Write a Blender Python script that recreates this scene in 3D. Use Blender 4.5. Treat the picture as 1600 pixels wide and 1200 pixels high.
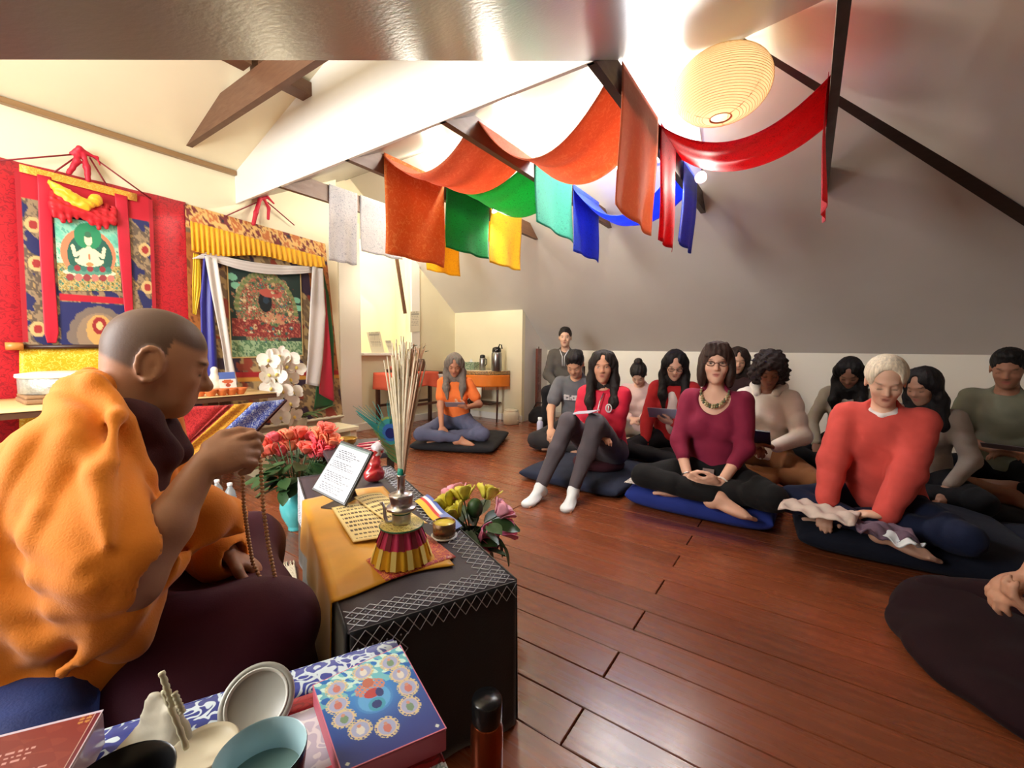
import bpy, bmesh, math, random
import numpy as np
from mathutils import Vector, Matrix
random.seed(7)
for o in list(bpy.data.objects): bpy.data.objects.remove(o, do_unlink=True)
SC = bpy.context.scene
COL = SC.collection
rad = math.radians

# ------------------------------------------------------------------ camera
F = 668.15
YAW, PIT, ROL = rad(55.504), rad(4.583), rad(0.642)
C = np.array([0.0, 0.0, 1.0])
_f = np.array([math.sin(YAW)*math.cos(PIT), math.cos(YAW)*math.cos(PIT), -math.sin(PIT)])
_r = np.array([math.cos(YAW), -math.sin(YAW), 0.0]); _u = np.cross(_r, _f)
_r, _u = _r*math.cos(ROL)+_u*math.sin(ROL), _u*math.cos(ROL)-_r*math.sin(ROL)
cd = bpy.data.cameras.new('camera'); cam = bpy.data.objects.new('camera', cd); COL.objects.link(cam)
cam.matrix_world = Matrix(((_r[0], _u[0], -_f[0], C[0]), (_r[1], _u[1], -_f[1], C[1]), (_r[2], _u[2], -_f[2], C[2]), (0, 0, 0, 1)))
cd.sensor_fit = 'HORIZONTAL'; cd.sensor_width = 36.0; cd.lens = 36.0*F/1600.0; cd.clip_start = 0.01
SC.camera = cam
def ray(x, y): return _f+_r*((x-800)/F)-_u*((y-600)/F)
def at(x, y, ax, v):
    d = ray(x, y); return C+d*((v-C[ax])/d[ax])
def aX(x, y, v): return at(x, y, 0, v)
def aY(x, y, v): return at(x, y, 1, v)
def aZ(x, y, v=0.0): return at(x, y, 2, v)
def aD(x, y, d): return C+ray(x, y)*d

# ------------------------------------------------------------------ world, exposure, big lights
SC.view_settings.view_transform = 'Standard'; SC.view_settings.look = 'None'
SC.view_settings.gamma = 1.0; SC.view_settings.use_curve_mapping = False
SC.view_settings.exposure = 0.68
W = bpy.data.worlds.new('sky'); SC.world = W; W.use_nodes = True
W.node_tree.nodes['Background'].inputs[0].default_value = (0.85, 0.93, 1.0, 1)
W.node_tree.nodes['Background'].inputs[1].default_value = 2.5
def area(name, loc, direction, sx, sy, power, color):
    l = bpy.data.lights.new(name, 'AREA'); l.shape = 'RECTANGLE'; l.size = sx; l.size_y = sy
    l.energy = power; l.color = color
    o = bpy.data.objects.new(name, l); COL.objects.link(o); o.location = loc
    o.rotation_euler = Vector(direction).to_track_quat('-Z', 'Y').to_euler()
    return o
area('daylight_dormer_window', (-1.22, 2.35, 1.62), (1, 0.0, -0.12), 1.1, 2.1, 84, (1.0, 0.97, 0.92))
area('daylight_skylight', (3.50, 0.95, 2.80), (-0.615, 0, -0.788), 0.62, 0.42, 48, (0.88, 0.94, 1.0))
area('daylight_back_room', (3.9, 5.55, 2.1), (-0.2, -1, -0.3), 0.9, 0.9, 26, (1.0, 0.86, 0.62))
def point(name, loc, power, color, r=0.05):
    l = bpy.data.lights.new(name, 'POINT'); l.energy = power; l.color = color; l.shadow_soft_size = r
    o = bpy.data.objects.new(name, l); COL.objects.link(o); o.location = loc
    return o

# ------------------------------------------------------------------ materials
MATS = {}
def _nodes(name):
    m = bpy.data.materials.new(name); m.use_nodes = True
    return m, m.node_tree.nodes, m.node_tree.links, m.node_tree.nodes['Principled BSDF']
def lin(c):
    c = [x/255.0 if max(c) > 1.0 else x for x in c]
    return tuple((x/12.92 if x <= 0.04045 else ((x+0.055)/1.055)**2.4) for x in c)
def mat(name, rgb, rough=0.6, metal=0.0, var=0.0, vscale=8.0, bump=0.0, bscale=60.0, trans=0.0, emit=0.0, spec=0.5, sheen=0.0, sss=0.0, coat=0.0, weave=0.0, attr=None, thin=0.0, stretch=None):
    """rgb 0-255 sRGB.  var: colour noise, bump: fine relief, thin: translucent cloth share."""
    if name in MATS: return MATS[name]
    m, N, L, B = _nodes(name)
    c = lin(rgb); base = None
    B.inputs['Roughness'].default_value = rough; B.inputs['Metallic'].default_value = metal
    B.inputs['Base Color'].default_value = (*c, 1); B.inputs['Specular IOR Level'].default_value = spec
    if trans: B.inputs['Transmission Weight'].default_value = trans
    if sheen: B.inputs['Sheen Weight'].default_value = sheen
    if coat: B.inputs['Coat Weight'].default_value = coat
    if sss:
        B.inputs['Subsurface Weight'].default_value = sss; B.inputs['Subsurface Radius'].default_value = (0.02, 0.008, 0.004)
    if emit:
        B.inputs['Emission Color'].default_value = (*c, 1); B.inputs['Emission Strength'].default_value = emit
    tc = N.new('ShaderNodeTexCoord')
    vec = tc.outputs['Object']
    if stretch:
        mp = N.new('ShaderNodeMapping'); mp.inputs['Scale'].default_value = stretch; L.new(vec, mp.inputs[0]); vec = mp.outputs[0]
    col = None
    if attr:
        a = N.new('ShaderNodeAttribute'); a.attribute_name = attr; col = a.outputs['Color']
        L.new(col, B.inputs['Base Color'])
    if var:
        n = N.new('ShaderNodeTexNoise'); n.inputs['Scale'].default_value = vscale; n.inputs['Detail'].default_value = 4
        L.new(vec, n.inputs['Vector'])
        mr = N.new('ShaderNodeMapRange'); mr.inputs['From Min'].default_value = 0.3; mr.inputs['From Max'].default_value = 0.7
        mr.inputs['To Min'].default_value = 1-var; mr.inputs['To Max'].default_value = 1+var
        L.new(n.outputs['Fac'], mr.inputs['Value'])
        mx = N.new('ShaderNodeVectorMath'); mx.operation = 'SCALE'
        if col: L.new(col, mx.inputs[0])
        else: mx.inputs[0].default_value = c
        L.new(mr.outputs[0], mx.inputs['Scale']); L.new(mx.outputs[0], B.inputs['Base Color']); col = mx.outputs[0]
    if bump:
        n2 = N.new('ShaderNodeTexNoise'); n2.inputs['Scale'].default_value = bscale; n2.inputs['Detail'].default_value = 3
        L.new(vec, n2.inputs['Vector'])
        bp = N.new('ShaderNodeBump'); bp.inputs['Strength'].default_value = bump; bp.inputs['Distance'].default_value = 0.01
        L.new(n2.outputs['Fac'], bp.inputs['Height']); L.new(bp.outputs[0], B.inputs['Normal'])
    if thin:
        tr = N.new('ShaderNodeBsdfTranslucent'); tr.inputs['Color'].default_value = (*c, 1)
        if col: L.new(col, tr.inputs['Color'])
        ms = N.new('ShaderNodeMixShader'); ms.inputs[0].default_value = thin
        L.new(B.outputs[0], ms.inputs[1]); L.new(tr.outputs[0], ms.inputs[2])
        L.new(ms.outputs[0], N['Material Output'].inputs['Surface'])
    MATS[name] = m; return m
def brocade(name, rgb1, rgb2, scale=30.0, width=0.05, rough=0.45, rgb3=None, s3=9.0, metal=0.0, thin=0.0):
    """cloth with curling scroll lines of a second colour (and blotches of a third)"""
    if name in MATS: return MATS[name]
    m, N, L, B = _nodes(name)
    B.inputs['Roughness'].default_value = rough; B.inputs['Sheen Weight'].default_value = 0.2
    tc = N.new('ShaderNodeTexCoord')
    n = N.new('ShaderNodeTexNoise'); n.inputs['Scale'].default_value = scale; n.inputs['Detail'].default_value = 0.6; n.inputs['Distortion'].default_value = 1.6
    L.new(tc.outputs['Object'], n.inputs['Vector'])
    sb = N.new('ShaderNodeMath'); sb.operation = 'SUBTRACT'; sb.inputs[1].default_value = 0.5; L.new(n.outputs['Fac'], sb.inputs[0])
    ab = N.new('ShaderNodeMath'); ab.operation = 'ABSOLUTE'; L.new(sb.outputs[0], ab.inputs[0])
    mr = N.new('ShaderNodeMapRange'); mr.inputs['From Min'].default_value = width*0.7; mr.inputs['From Max'].default_value = width
    mr.inputs['To Min'].default_value = 1; mr.inputs['To Max'].default_value = 0; L.new(ab.outputs[0], mr.inputs['Value'])
    base = N.new('ShaderNodeMix'); base.data_type = 'RGBA'; base.inputs['A'].default_value = (*lin(rgb1), 1); base.inputs['B'].default_value = (*lin(rgb1), 1)
    if rgb3:
        base.inputs['B'].default_value = (*lin(rgb3), 1)
        n3 = N.new('ShaderNodeTexNoise'); n3.inputs['Scale'].default_value = s3; n3.inputs['Detail'].default_value = 2; L.new(tc.outputs['Object'], n3.inputs['Vector'])
        m3 = N.new('ShaderNodeMapRange'); m3.inputs['From Min'].default_value = 0.5; m3.inputs['From Max'].default_value = 0.56; L.new(n3.outputs['Fac'], m3.inputs['Value'])
        L.new(m3.outputs[0], base.inputs['Factor'])
    mx = N.new('ShaderNodeMix'); mx.data_type = 'RGBA'; L.new(mr.outputs[0], mx.inputs['Factor'])
    L.new(base.outputs['Result'], mx.inputs['A']); mx.inputs['B'].default_value = (*lin(rgb2), 1)
    L.new(mx.outputs['Result'], B.inputs['Base Color'])
    MATS[name] = m; return m
def wood(name, rgb1, rgb2, rough=0.3, scale=(14, 1.2, 14), coat=0.0, objvar=0.25):
    if name in MATS: return MATS[name]
    m, N, L, B = _nodes(name)
    B.inputs['Roughness'].default_value = rough; B.inputs['Coat Weight'].default_value = coat; B.inputs['Coat Roughness'].default_value = 0.22
    tc = N.new('ShaderNodeTexCoord'); mp = N.new('ShaderNodeMapping'); mp.inputs['Scale'].default_value = scale
    oi = N.new('ShaderNodeObjectInfo'); cb = N.new('ShaderNodeVectorMath'); cb.operation = 'ADD'
    sc = N.new('ShaderNodeVectorMath'); sc.operation = 'SCALE'; sc.inputs[0].default_value = (17, 31, 5); L.new(oi.outputs['Random'], sc.inputs['Scale'])
    L.new(tc.outputs['Object'], cb.inputs[0]); L.new(sc.outputs[0], cb.inputs[1]); L.new(cb.outputs[0], mp.inputs[0])
    n = N.new('ShaderNodeTexNoise'); n.inputs['Scale'].default_value = 3.0; n.inputs['Detail'].default_value = 6; n.inputs['Distortion'].default_value = 0.6
    L.new(mp.outputs[0], n.inputs['Vector'])
    r = N.new('ShaderNodeMix'); r.data_type = 'RGBA'; r.inputs['A'].default_value = (*lin(rgb1), 1); r.inputs['B'].default_value = (*lin(rgb2), 1)
    L.new(n.outputs['Fac'], r.inputs['Factor'])
    mr = N.new('ShaderNodeMapRange'); mr.inputs['To Min'].default_value = 1-objvar; mr.inputs['To Max'].default_value = 1+objvar; L.new(oi.outputs['Random'], mr.inputs['Value'])
    mu = N.new('ShaderNodeVectorMath'); mu.operation = 'SCALE'; L.new(r.outputs['Result'], mu.inputs[0]); L.new(mr.outputs[0], mu.inputs['Scale'])
    L.new(mu.outputs[0], B.inputs['Base Color'])
    rr = N.new('ShaderNodeMapRange'); rr.inputs['To Min'].default_value = rough*0.75; rr.inputs['To Max'].default_value = rough*1.35; L.new(n.outputs['Fac'], rr.inputs['Value']); L.new(rr.outputs[0], B.inputs['Roughness'])
    bp = N.new('ShaderNodeBump'); bp.inputs['Strength'].default_value = 0.12; bp.inputs['Distance'].default_value = 0.004; L.new(n.outputs['Fac'], bp.inputs['Height']); L.new(bp.outputs[0], B.inputs['Normal'])
    MATS[name] = m; return m

# ------------------------------------------------------------------ object helpers
def tag(o, label=None, cat=None, group=None, kind=None):
    if label: o['label'] = label
    if cat: o['category'] = cat
    if group: o['group'] = group
    if kind: o['kind'] = kind
    return o
def empty(name, loc=(0, 0, 0), rz=0.0):
    o = bpy.data.objects.new(name, None); COL.objects.link(o); o.location = loc; o.rotation_euler = (0, 0, rz); o.empty_display_size = 0.05
    return o
def thing(name, label, cat, loc=(0, 0, 0), rz=0.0, group=None): return tag(empty(name, loc, rz), label, cat, group)
def link(name, me, m=None, parent=None, smooth=False):
    if m is not None and not me.materials: me.materials.append(m)
    if smooth: me.polygons.foreach_set('use_smooth', [True]*len(me.polygons))
    o = bpy.data.objects.new(name, me); COL.objects.link(o)
    if parent: o.parent = parent
    return o
def pyd(name, v, f, m=None, parent=None, smooth=False, mats=None, mi=None):
    me = bpy.data.meshes.new(name); me.from_pydata([tuple(map(float, p)) for p in v], [], [tuple(map(int, q)) for q in f])
    if mats:
        for x in mats: me.materials.append(x)
        if mi is not None: me.polygons.foreach_set('material_index', mi)
    me.update()
    return link(name, me, m, parent, smooth)
class MB:
    """collects shapes into one mesh"""
    def __init__(s): s.v = []; s.f = []
    def add(s, v, f):
        n = len(s.v); s.v += [tuple(map(float, p)) for p in v]; s.f += [tuple(int(i)+n for i in q) for q in f]; return s
    def box(s, x0, x1, y0, y1, z0, z1):
        return s.add([(x0, y0, z0), (x1, y0, z0), (x1, y1, z0), (x0, y1, z0), (x0, y0, z1), (x1, y0, z1), (x1, y1, z1), (x0, y1, z1)],
                     [(3, 2, 1, 0), (4, 5, 6, 7), (0, 1, 5, 4), (1, 2, 6, 5), (2, 3, 7, 6), (3, 0, 4, 7)])
    def bar(s, a, b, w, h, up=(0, 0, 1)):
        a = Vector(a); b = Vector(b); d = (b-a).normalized(); up = Vector(up)
        sd = d.cross(up); sd = sd.normalized() if sd.length > 1e-6 else Vector((1, 0, 0)); up = sd.cross(d)
        v = []
        for p in (a, b):
            for i, j in ((-1, -1), (1, -1), (1, 1), (-1, 1)): v.append(p+sd*(i*w/2)+up*(j*h/2))
        return s.add(v, [(3, 2, 1, 0), (4, 5, 6, 7), (0, 1, 5, 4), (1, 2, 6, 5), (2, 3, 7, 6), (3, 0, 4, 7)])
    def tube(s, pts, r, n=8, cap=True):
        pts = [Vector(p) for p in pts]; k = len(pts); rs = r if hasattr(r, '__len__') else [r]*k
        v = []; f = []; ref = None
        for i, p in enumerate(pts):
            d = (pts[min(i+1, k-1)]-pts[max(i-1, 0)]).normalized()
            if ref is None: ref = Vector((0, 0, 1)) if abs(d.z) < 0.9 else Vector((1, 0, 0))
            sx = d.cross(ref).normalized(); sy = sx.cross(d).normalized(); ref = sy
            for j in range(n):
                a = 2*math.pi*j/n; v.append(p+sx*(math.cos(a)*rs[i])+sy*(math.sin(a)*rs[i]))
        for i in range(k-1):
            for j in range(n): f.append((i*n+j, i*n+(j+1) % n, (i+1)*n+(j+1) % n, (i+1)*n+j))
        if cap: f.append(tuple(range(n-1, -1, -1))); f.append(tuple((k-1)*n+j for j in range(n)))
        return s.add(v, f)
    def lathe(s, prof, n=24, c=(0, 0, 0), cap=True, fn=None):
        v = []; f = []; k = len(prof)
        for r, z in prof:
            for j in range(n):
                a = 2*math.pi*j/n; q = r if fn is None else fn(r, z, a)
                v.append((c[0]+q*math.cos(a), c[1]+q*math.sin(a), c[2]+z))
        for i in range(k-1):
            for j in range(n): f.append((i*n+j, i*n+(j+1) % n, (i+1)*n+(j+1) % n, (i+1)*n+j))
        if cap: f.append(tuple(range(n-1, -1, -1))); f.append(tuple((k-1)*n+j for j in range(n)))
        return s.add(v, f)
    def ball(s, c, r, n=10, m=6):
        r = r if hasattr(r, '__len__') else (r, r, r); v = []; f = []
        v.append((c[0], c[1], c[2]-r[2]))
        for i in range(1, m):
            t = -math.pi/2+math.pi*i/m
            for j in range(n):
                a = 2*math.pi*j/n; v.append((c[0]+r[0]*math.cos(t)*math.cos(a), c[1]+r[1]*math.cos(t)*math.sin(a), c[2]+r[2]*math.sin(t)))
        v.append((c[0], c[1], c[2]+r[2])); e = len(v)-1
        for j in range(n): f.append((0, 1+(j+1) % n, 1+j)); f.append((e, 1+(m-2)*n+j, 1+(m-2)*n+(j+1) % n))
        for i in range(m-2):
            for j in range(n): f.append((1+i*n+j, 1+i*n+(j+1) % n, 1+(i+1)*n+(j+1) % n, 1+(i+1)*n+j))
        return s.add(v, f)
    def prism(s, poly, d):
        """poly: 3D points in a plane, extruded by vector d"""
        n = len(poly); d = Vector(d); p = [Vector(q) for q in poly]
        return s.add(p+[q+d for q in p], [tuple(range(n-1, -1, -1)), tuple(range(n, 2*n))]+[(i, (i+1) % n, n+(i+1) % n, n+i) for i in range(n)])
    def obj(s, name, m=None, parent=None, smooth=False, bevel=0.0, seg=2):
        o = pyd(name, s.v, s.f, m, parent, smooth)
        if bevel:
            b = o.modifiers.new('bevel', 'BEVEL'); b.width = bevel; b.segments = seg; b.limit_method = 'ANGLE'
        return o
def grid(fn, nu, nv, name, m, parent=None, thick=0.003, smooth=True):
    """a cloth: fn(u,v)->point, solidified"""
    v = [fn(i/nu, j/nv) for j in range(nv+1) for i in range(nu+1)]
    f = [(j*(nu+1)+i, j*(nu+1)+i+1, (j+1)*(nu+1)+i+1, (j+1)*(nu+1)+i) for j in range(nv) for i in range(nu)]
    o = pyd(name, v, f, m, parent, smooth)
    if thick:
        s = o.modifiers.new('thickness', 'SOLIDIFY'); s.thickness = thick; s.offset = 0
    return o
def painted(name, fn, pt, nu, nv, parent=None, rough=0.6, emit=0.0, thick=0.002):
    """a flat print: grid of points pt(u,v), per-vertex colours from fn(U,V) (arrays, 0-255) -> (n,3)"""
    u = np.linspace(0, 1, nu+1); v = np.linspace(0, 1, nv+1); U, V = np.meshgrid(u, v)
    col = np.clip(fn(U.ravel(), V.ravel())/255.0, 0, 1); col = np.where(col <= 0.04045, col/12.92, ((col+0.055)/1.055)**2.4)
    P = [pt(a, b) for a, b in zip(U.ravel(), V.ravel())]
    f = [(j*(nu+1)+i, j*(nu+1)+i+1, (j+1)*(nu+1)+i+1, (j+1)*(nu+1)+i) for j in range(nv) for i in range(nu)]
    o = pyd(name, P, f, mat('print_%.2f_%.1f' % (rough, emit), (200, 200, 200), rough=rough, attr='Col'), parent)
    if emit:
        mm = o.data.materials[0]; B = mm.node_tree.nodes['Principled BSDF']; a = [q for q in mm.node_tree.nodes if q.type == 'ATTRIBUTE'][0]
        mm.node_tree.links.new(a.outputs['Color'], B.inputs['Emission Color']); B.inputs['Emission Strength'].default_value = emit
    ca = o.data.color_attributes.new('Col', 'FLOAT_COLOR', 'POINT')
    ca.data.foreach_set('color', np.hstack([col, np.ones((len(col), 1))]).astype(np.float32).ravel())
    if thick:
        s = o.modifiers.new('thickness', 'SOLIDIFY'); s.thickness = thick; s.offset = -1
    return o
def nz(x, y, s=1.0, seed=0.0):
    """cheap smooth noise -1..1"""
    return (np.sin(x*s*1.7+y*s*2.3+seed)+np.sin(x*s*3.1-y*s*1.3+seed*2.1+1.7)+np.sin(-x*s*2.2+y*s*4.1+seed*0.7+4.2))/3.0
def bil(a, b, c, d):
    a, b, c, d = (np.array(q, float) for q in (a, b, c, d))
    return lambda u, v: a*(1-u)*(1-v)+b*u*(1-v)+c*u*v+d*(1-u)*v
def rot2(a):
    c, s = math.cos(a), math.sin(a); return lambda x, y: (x*c-y*s, x*s+y*c)
def copytree(o, parent=None):
    c = o.copy(); COL.objects.link(c); c.parent = parent
    for ch in [q for q in bpy.data.objects if q.parent == o]: copytree(ch, c)
    return c
# ------------------------------------------------------------------ structure
CREAM = mat('cream_paint', (238, 230, 200), rough=0.7, var=0.03, vscale=2.0)
WHITE = mat('white_paint', (236, 234, 228), rough=0.45, var=0.02, vscale=2.0)
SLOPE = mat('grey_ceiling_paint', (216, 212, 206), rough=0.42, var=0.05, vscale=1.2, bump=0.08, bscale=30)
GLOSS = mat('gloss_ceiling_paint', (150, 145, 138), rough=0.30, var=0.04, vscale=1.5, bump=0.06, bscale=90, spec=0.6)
KNEE = mat('knee_wall_paint', (238, 234, 222), rough=0.6)
TIMBER = wood('brown_timber', (112, 78, 56), (92, 60, 42), rough=0.45, scale=(3, 3, 20))
DTIMBER = wood('dark_timber', (62, 48, 42), (44, 34, 30), rough=0.45, scale=(3, 3, 20))
FLOORW = wood('floor_wood', (150, 80, 46), (104, 52, 29), rough=0.26, scale=(16, 1.1, 16), coat=0.35, objvar=0.16)
S = lambda o: tag(o, kind='structure')
def zr(x): return 1.547-0.78*(x-4.92)          # right roof slope
def zl(x): return 2.2+0.53*(x-1.73)            # left roof slope
def zd(y): return 2.45+0.31*((4.03-y) if y > 2.42 else (y-0.8+0.0))   # dormer ceiling
def zh(y): return 2.985-0.63*(0.42-y)          # hip at the near end
# floor
flo = S(MB().box(-1.35, 5.66, -2.78, 5.65, -0.08, -0.022).obj('floor', mat('sub_floor', (26, 15, 10), rough=0.9)))
rnd = random.Random(3)
PW = 0.138
k0 = int(math.floor((-1.3-0.909)/PW)); row = 0
for k in range(k0, k0+51):
    x0 = 0.909+k*PW; x1 = x0+PW
    if x1 > 5.64: break
    ys = [-2.76]
    j = 0.462 if k % 2 == 0 else 0.462+1.3+rnd.uniform(-0.5, 0.6)
    js = sorted([j, j-2.2-rnd.uniform(0, 0.3), j+2.1+rnd.uniform(0, 0.3)])
    ys += [q for q in js if -2.5 < q < 4.2]+[4.45 if x0 > 2.6 else 4.02]
    for a, b in zip(ys[:-1], ys[1:]):
        g = 0.0022; h = rnd.uniform(-0.0012, 0.0012); l = (b-a)/2-g; w = PW/2-g*0.6
        m = MB(); m.add([(-w, -l, -0.02), (w, -l, -0.02), (w, l, -0.02), (-w, l, -0.02), (-w, -l, -0.002), (w, -l, -0.002), (w, l, -0.002), (-w, l, -0.002),
                         (-w+.002, -l+.002, 0), (w-.002, -l+.002, 0), (w-.002, l-.002, 0), (-w+.002, l-.002, 0)],
                        [(3, 2, 1, 0), (0, 1, 5, 4), (1, 2, 6, 5), (2, 3, 7, 6), (3, 0, 4, 7), (4, 5, 9, 8), (5, 6, 10, 9), (6, 7, 11, 10), (7, 4, 8, 11), (8, 9, 10, 11)])
        p = m.obj('plank', FLOORW, flo); p.location = ((x0+x1)/2, (a+b)/2, h)
S(MB().box(2.7, 4.92, 4.52, 5.65, -0.02, 0.0).obj('floor_back_room', FLOORW))
# walls
wl = MB(); wl.prism([(-1.3, 4.03, 0), (2.67, 4.03, 0), (2.67, 4.03, zl(2.67)+.08), (1.73, 4.03, zl(1.73)+.3), (1.73, 4.03, 2.47), (-1.3, 4.03, 2.47)], (0, 0.1, 0))
wl.box(2.57, 2.67, 4.13, 4.45, 0, 2.75)
S(wl.obj('wall_left', CREAM))
wb = MB(); O0, O1, OZ0, OZ1 = 3.21, 4.03, 0.945, 2.32
wb.box(2.6, O0, 4.45, 4.55, 0, 2.95); wb.box(O0, O1, 4.45, 4.55, 0, OZ0); wb.box(O1, 5.0, 4.45, 4.55, 0, 2.6); wb.box(O0, O1, 4.45, 4.55, OZ1, 3.0)
S(wb.obj('wall_back', CREAM))
S(MB().box(O0+.003, O1+.01, 4.36, 4.56, OZ0-0.035, OZ0-0.005).obj('trim_1', WHITE, bevel=0.004))                       # sill
S(MB().box(O1+.002, O1+.15, 4.425, 4.452, OZ0, 2.35).obj('trim_2', WHITE, bevel=0.004))              # casing post
S(MB().box(2.93, O0, 4.40, 4.452, 0, 2.45).obj('trim_3', WHITE, bevel=0.004))                                   # white column
nb = MB(); nb.box(2.6, 5.0, 5.6, 5.7, 0, 3.1); nb.box(4.75, 4.85, 4.55, 5.6, 0, 3.1); nb.box(2.6, 2.7, 4.55, 5.6, 0, 3.1)
S(nb.obj('wall_back_room', CREAM))
wa = MB(); wa.box(4.92, 4.99, 3.22, 4.46, 0, 1.552); S(wa.obj('wall_alcove', CREAM))
wr = MB(); wr.prism([(4.99, 3.22, 0), (5.62, 3.22, 0), (5.62, 3.22, 1.005), (4.99, 3.22, 1.50)], (0, 0.07, 0)); S(wr.obj('wall_alcove_return', SLOPE))
S(MB().box(5.62, 5.70, -2.76, 3.3, -.02, 1.01).obj('wall_right', KNEE))
S(MB().box(-0.62, 5.7, -2.84, -2.76, 0, 1.02).obj('wall_front', KNEE))
ws = MB(); ws.box(-0.65, -0.57, -2.76, 0.72, 0, 1.02)
ws.prism([(-1.4, 0.72, 0), (-0.57, 0.72, 0), (-0.57, 0.72, 1.02), (1.73, 0.72, 2.24), (1.73, 0.72, 2.5), (-1.4, 0.72, 2.5)], (0, 0.06, 0))
S(ws.obj('wall_near', CREAM))
wd = MB(); wd.box(-1.4, -1.3, 0.78, 4.13, 0, 1.05); wd.box(-1.4, -1.3, 0.78, 4.13, 2.22, 2.98); wd.box(-1.4, -1.3, 0.78, 1.25, 1.05, 2.22); wd.box(-1.4, -1.3, 3.45, 4.13, 1.05, 2.22)
S(wd.obj('wall_dormer', CREAM))
wf = S(MB().box(-1.36, -1.3, 1.25, 3.45, 1.05, 1.1).box(-1.36, -1.3, 1.25, 3.45, 2.17, 2.22).box(-1.36, -1.3, 1.25, 1.3, 1.1, 2.17).box(-1.36, -1.3, 3.4, 3.45, 1.1, 2.17).obj('window_1', WHITE))
for y in (1.98, 2.7): MB().box(-1.35, -1.31, y-.02, y+.02, 1.1, 2.17).obj('mullion', WHITE, wf)
# ceiling
def quad(mb, pts): mb.add(pts, [tuple(range(len(pts)))])
SX0, SX1, SY0, SY1 = 3.20, 3.64, 0.76, 1.14     # skylight opening
def rq(y0, y1, x0, x1): return [(x0, y0, zr(x0)), (x0, y1, zr(x0)), (x1, y1, zr(x1)), (x1, y0, zr(x1))]
ce = MB()
for a in ((SY1, 4.5, 3.07, 5.64), (SY0, SY1, 3.07, SX0), (SY0, SY1, SX1, 5.64), (0.42, SY0, 3.07, 5.64)): quad(ce, rq(*a))
quad(ce, [(3.07, 0.42, zr(3.07)), (5.64, 0.42, zr(5.64)), (5.64, -2.755, zr(5.64))])
CE = S(ce.obj('ceiling', SLOPE))
nb = Vector((0.615, 0, 0.788))*0.12
sky = MB()
qs = [Vector((x, y, zr(x))) for x, y in ((SX0, SY0), (SX1, SY0), (SX1, SY1), (SX0, SY1))]
for i in range(4): sky.add([qs[i], qs[(i+1) % 4], qs[(i+1) % 4]+nb, qs[i]+nb], [(0, 1, 2, 3)])
sw = S(sky.obj('window_2', WHITE))
fr = MB()
for i in range(4): fr.bar(qs[i], qs[(i+1) % 4], 0.03, 0.02, up=nb)
fr.obj('window_frame', WHITE, sw)
lc = MB(); quad(lc, [(1.73, 0.8, zl(1.73)), (3.07, 0.8, zl(3.07)), (3.07, 4.5, zl(3.07)), (1.73, 4.5, zl(1.73))])
quad(lc, [(-0.6, 0.8, zl(-0.6)), (-0.6, -2.76, zl(-.6)), (3.07, 0.42, zl(3.07)), (3.07, 0.8, zl(3.07))])
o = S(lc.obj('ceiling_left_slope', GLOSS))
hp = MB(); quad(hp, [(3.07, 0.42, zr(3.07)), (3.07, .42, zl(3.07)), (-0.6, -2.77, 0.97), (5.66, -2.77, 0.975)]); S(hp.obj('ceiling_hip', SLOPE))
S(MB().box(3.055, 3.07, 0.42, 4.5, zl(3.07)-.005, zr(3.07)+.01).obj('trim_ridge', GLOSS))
# header gable above the dormer opening and dormer ceiling
hd = MB(); hd.prism([(1.73, 0.8, 2.2), (1.73, 4.03, 2.2), (1.73, 4.03, 2.46), (1.73, 2.42, 2.96), (1.73, 0.8, 2.46)], (0.02, 0, 0)); S(hd.obj('wall_header', WHITE))
dc = MB(); quad(dc, [(-1.35, 4.03, 2.45), (1.73, 4.03, 2.45), (1.73, 2.42, 2.95), (-1.35, 2.42, 2.95)]); quad(dc, [(-1.35, 0.78, 2.45), (1.73, 0.78, 2.45), (1.73, 2.42, 2.95), (-1.35, 2.42, 2.95)])
S(dc.obj('ceiling_dormer', CREAM))
S(MB().box(-1.3, 1.728, 3.985, 4.03, 2.42, 2.455).obj('trim_4', wood('trim_wood', (150, 118, 82), (120, 92, 60), scale=(1, 14, 14)), bevel=.004))
# timbers of the ceiling
MB().box(3.045, 3.085, 0.2, 4.45, 2.955, 2.985).obj('ridge_strip', TIMBER, CE)
ZF0, ZF1 = 2.2, 2.335
FINY = [3.34, 2.5, 1.66, 0.81, -0.04]
for i, y in enumerate(FINY):
    x0 = 1.735 if y > 0.5 else 1.40
    xt = 4.92+(1.547-ZF0)/0.78; xu = 4.92+(1.547-ZF1)/0.78
    xb0 = x0; xb1 = 1.73+(ZF1-2.2)/0.53 if y > 0.9 else x0+0.2
    if y < 0: xb0 = 1.75; xb1 = 2.0
    MB().prism([(xb0, y-0.02, ZF0), (xt, y-0.02, ZF0), (xu, y-0.02, ZF1), (max(xb1, 1.98), y-0.02, ZF1)], (0, 0.04, 0)).obj('collar_tie', TIMBER if i < 3 else DTIMBER, CE)
MB().bar((3.08, 0.43, zr(3.08)-0.03), (5.58, -2.62, zr(5.58)-0.03), 0.075, 0.07, up=(0.3, 0.3, 1)).obj('hip_rafter', DTIMBER, CE)
MB().prism([(1.347, 3.9, 2.49), (1.347, 3.3, 2.675), (1.347, 1.55, 2.675), (1.347, 0.95, 2.49)], (0.04, 0, 0)).obj('dormer_collar_tie', TIMBER, CE)
MB().box(-1.2, 1.347, 2.86, 2.97, 2.70, 2.785).obj('purlin', TIMBER, CE)
MB().box(1.387, 1.728, 2.86, 2.97, 2.70, 2.785).obj('purlin', TIMBER, CE)
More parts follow.
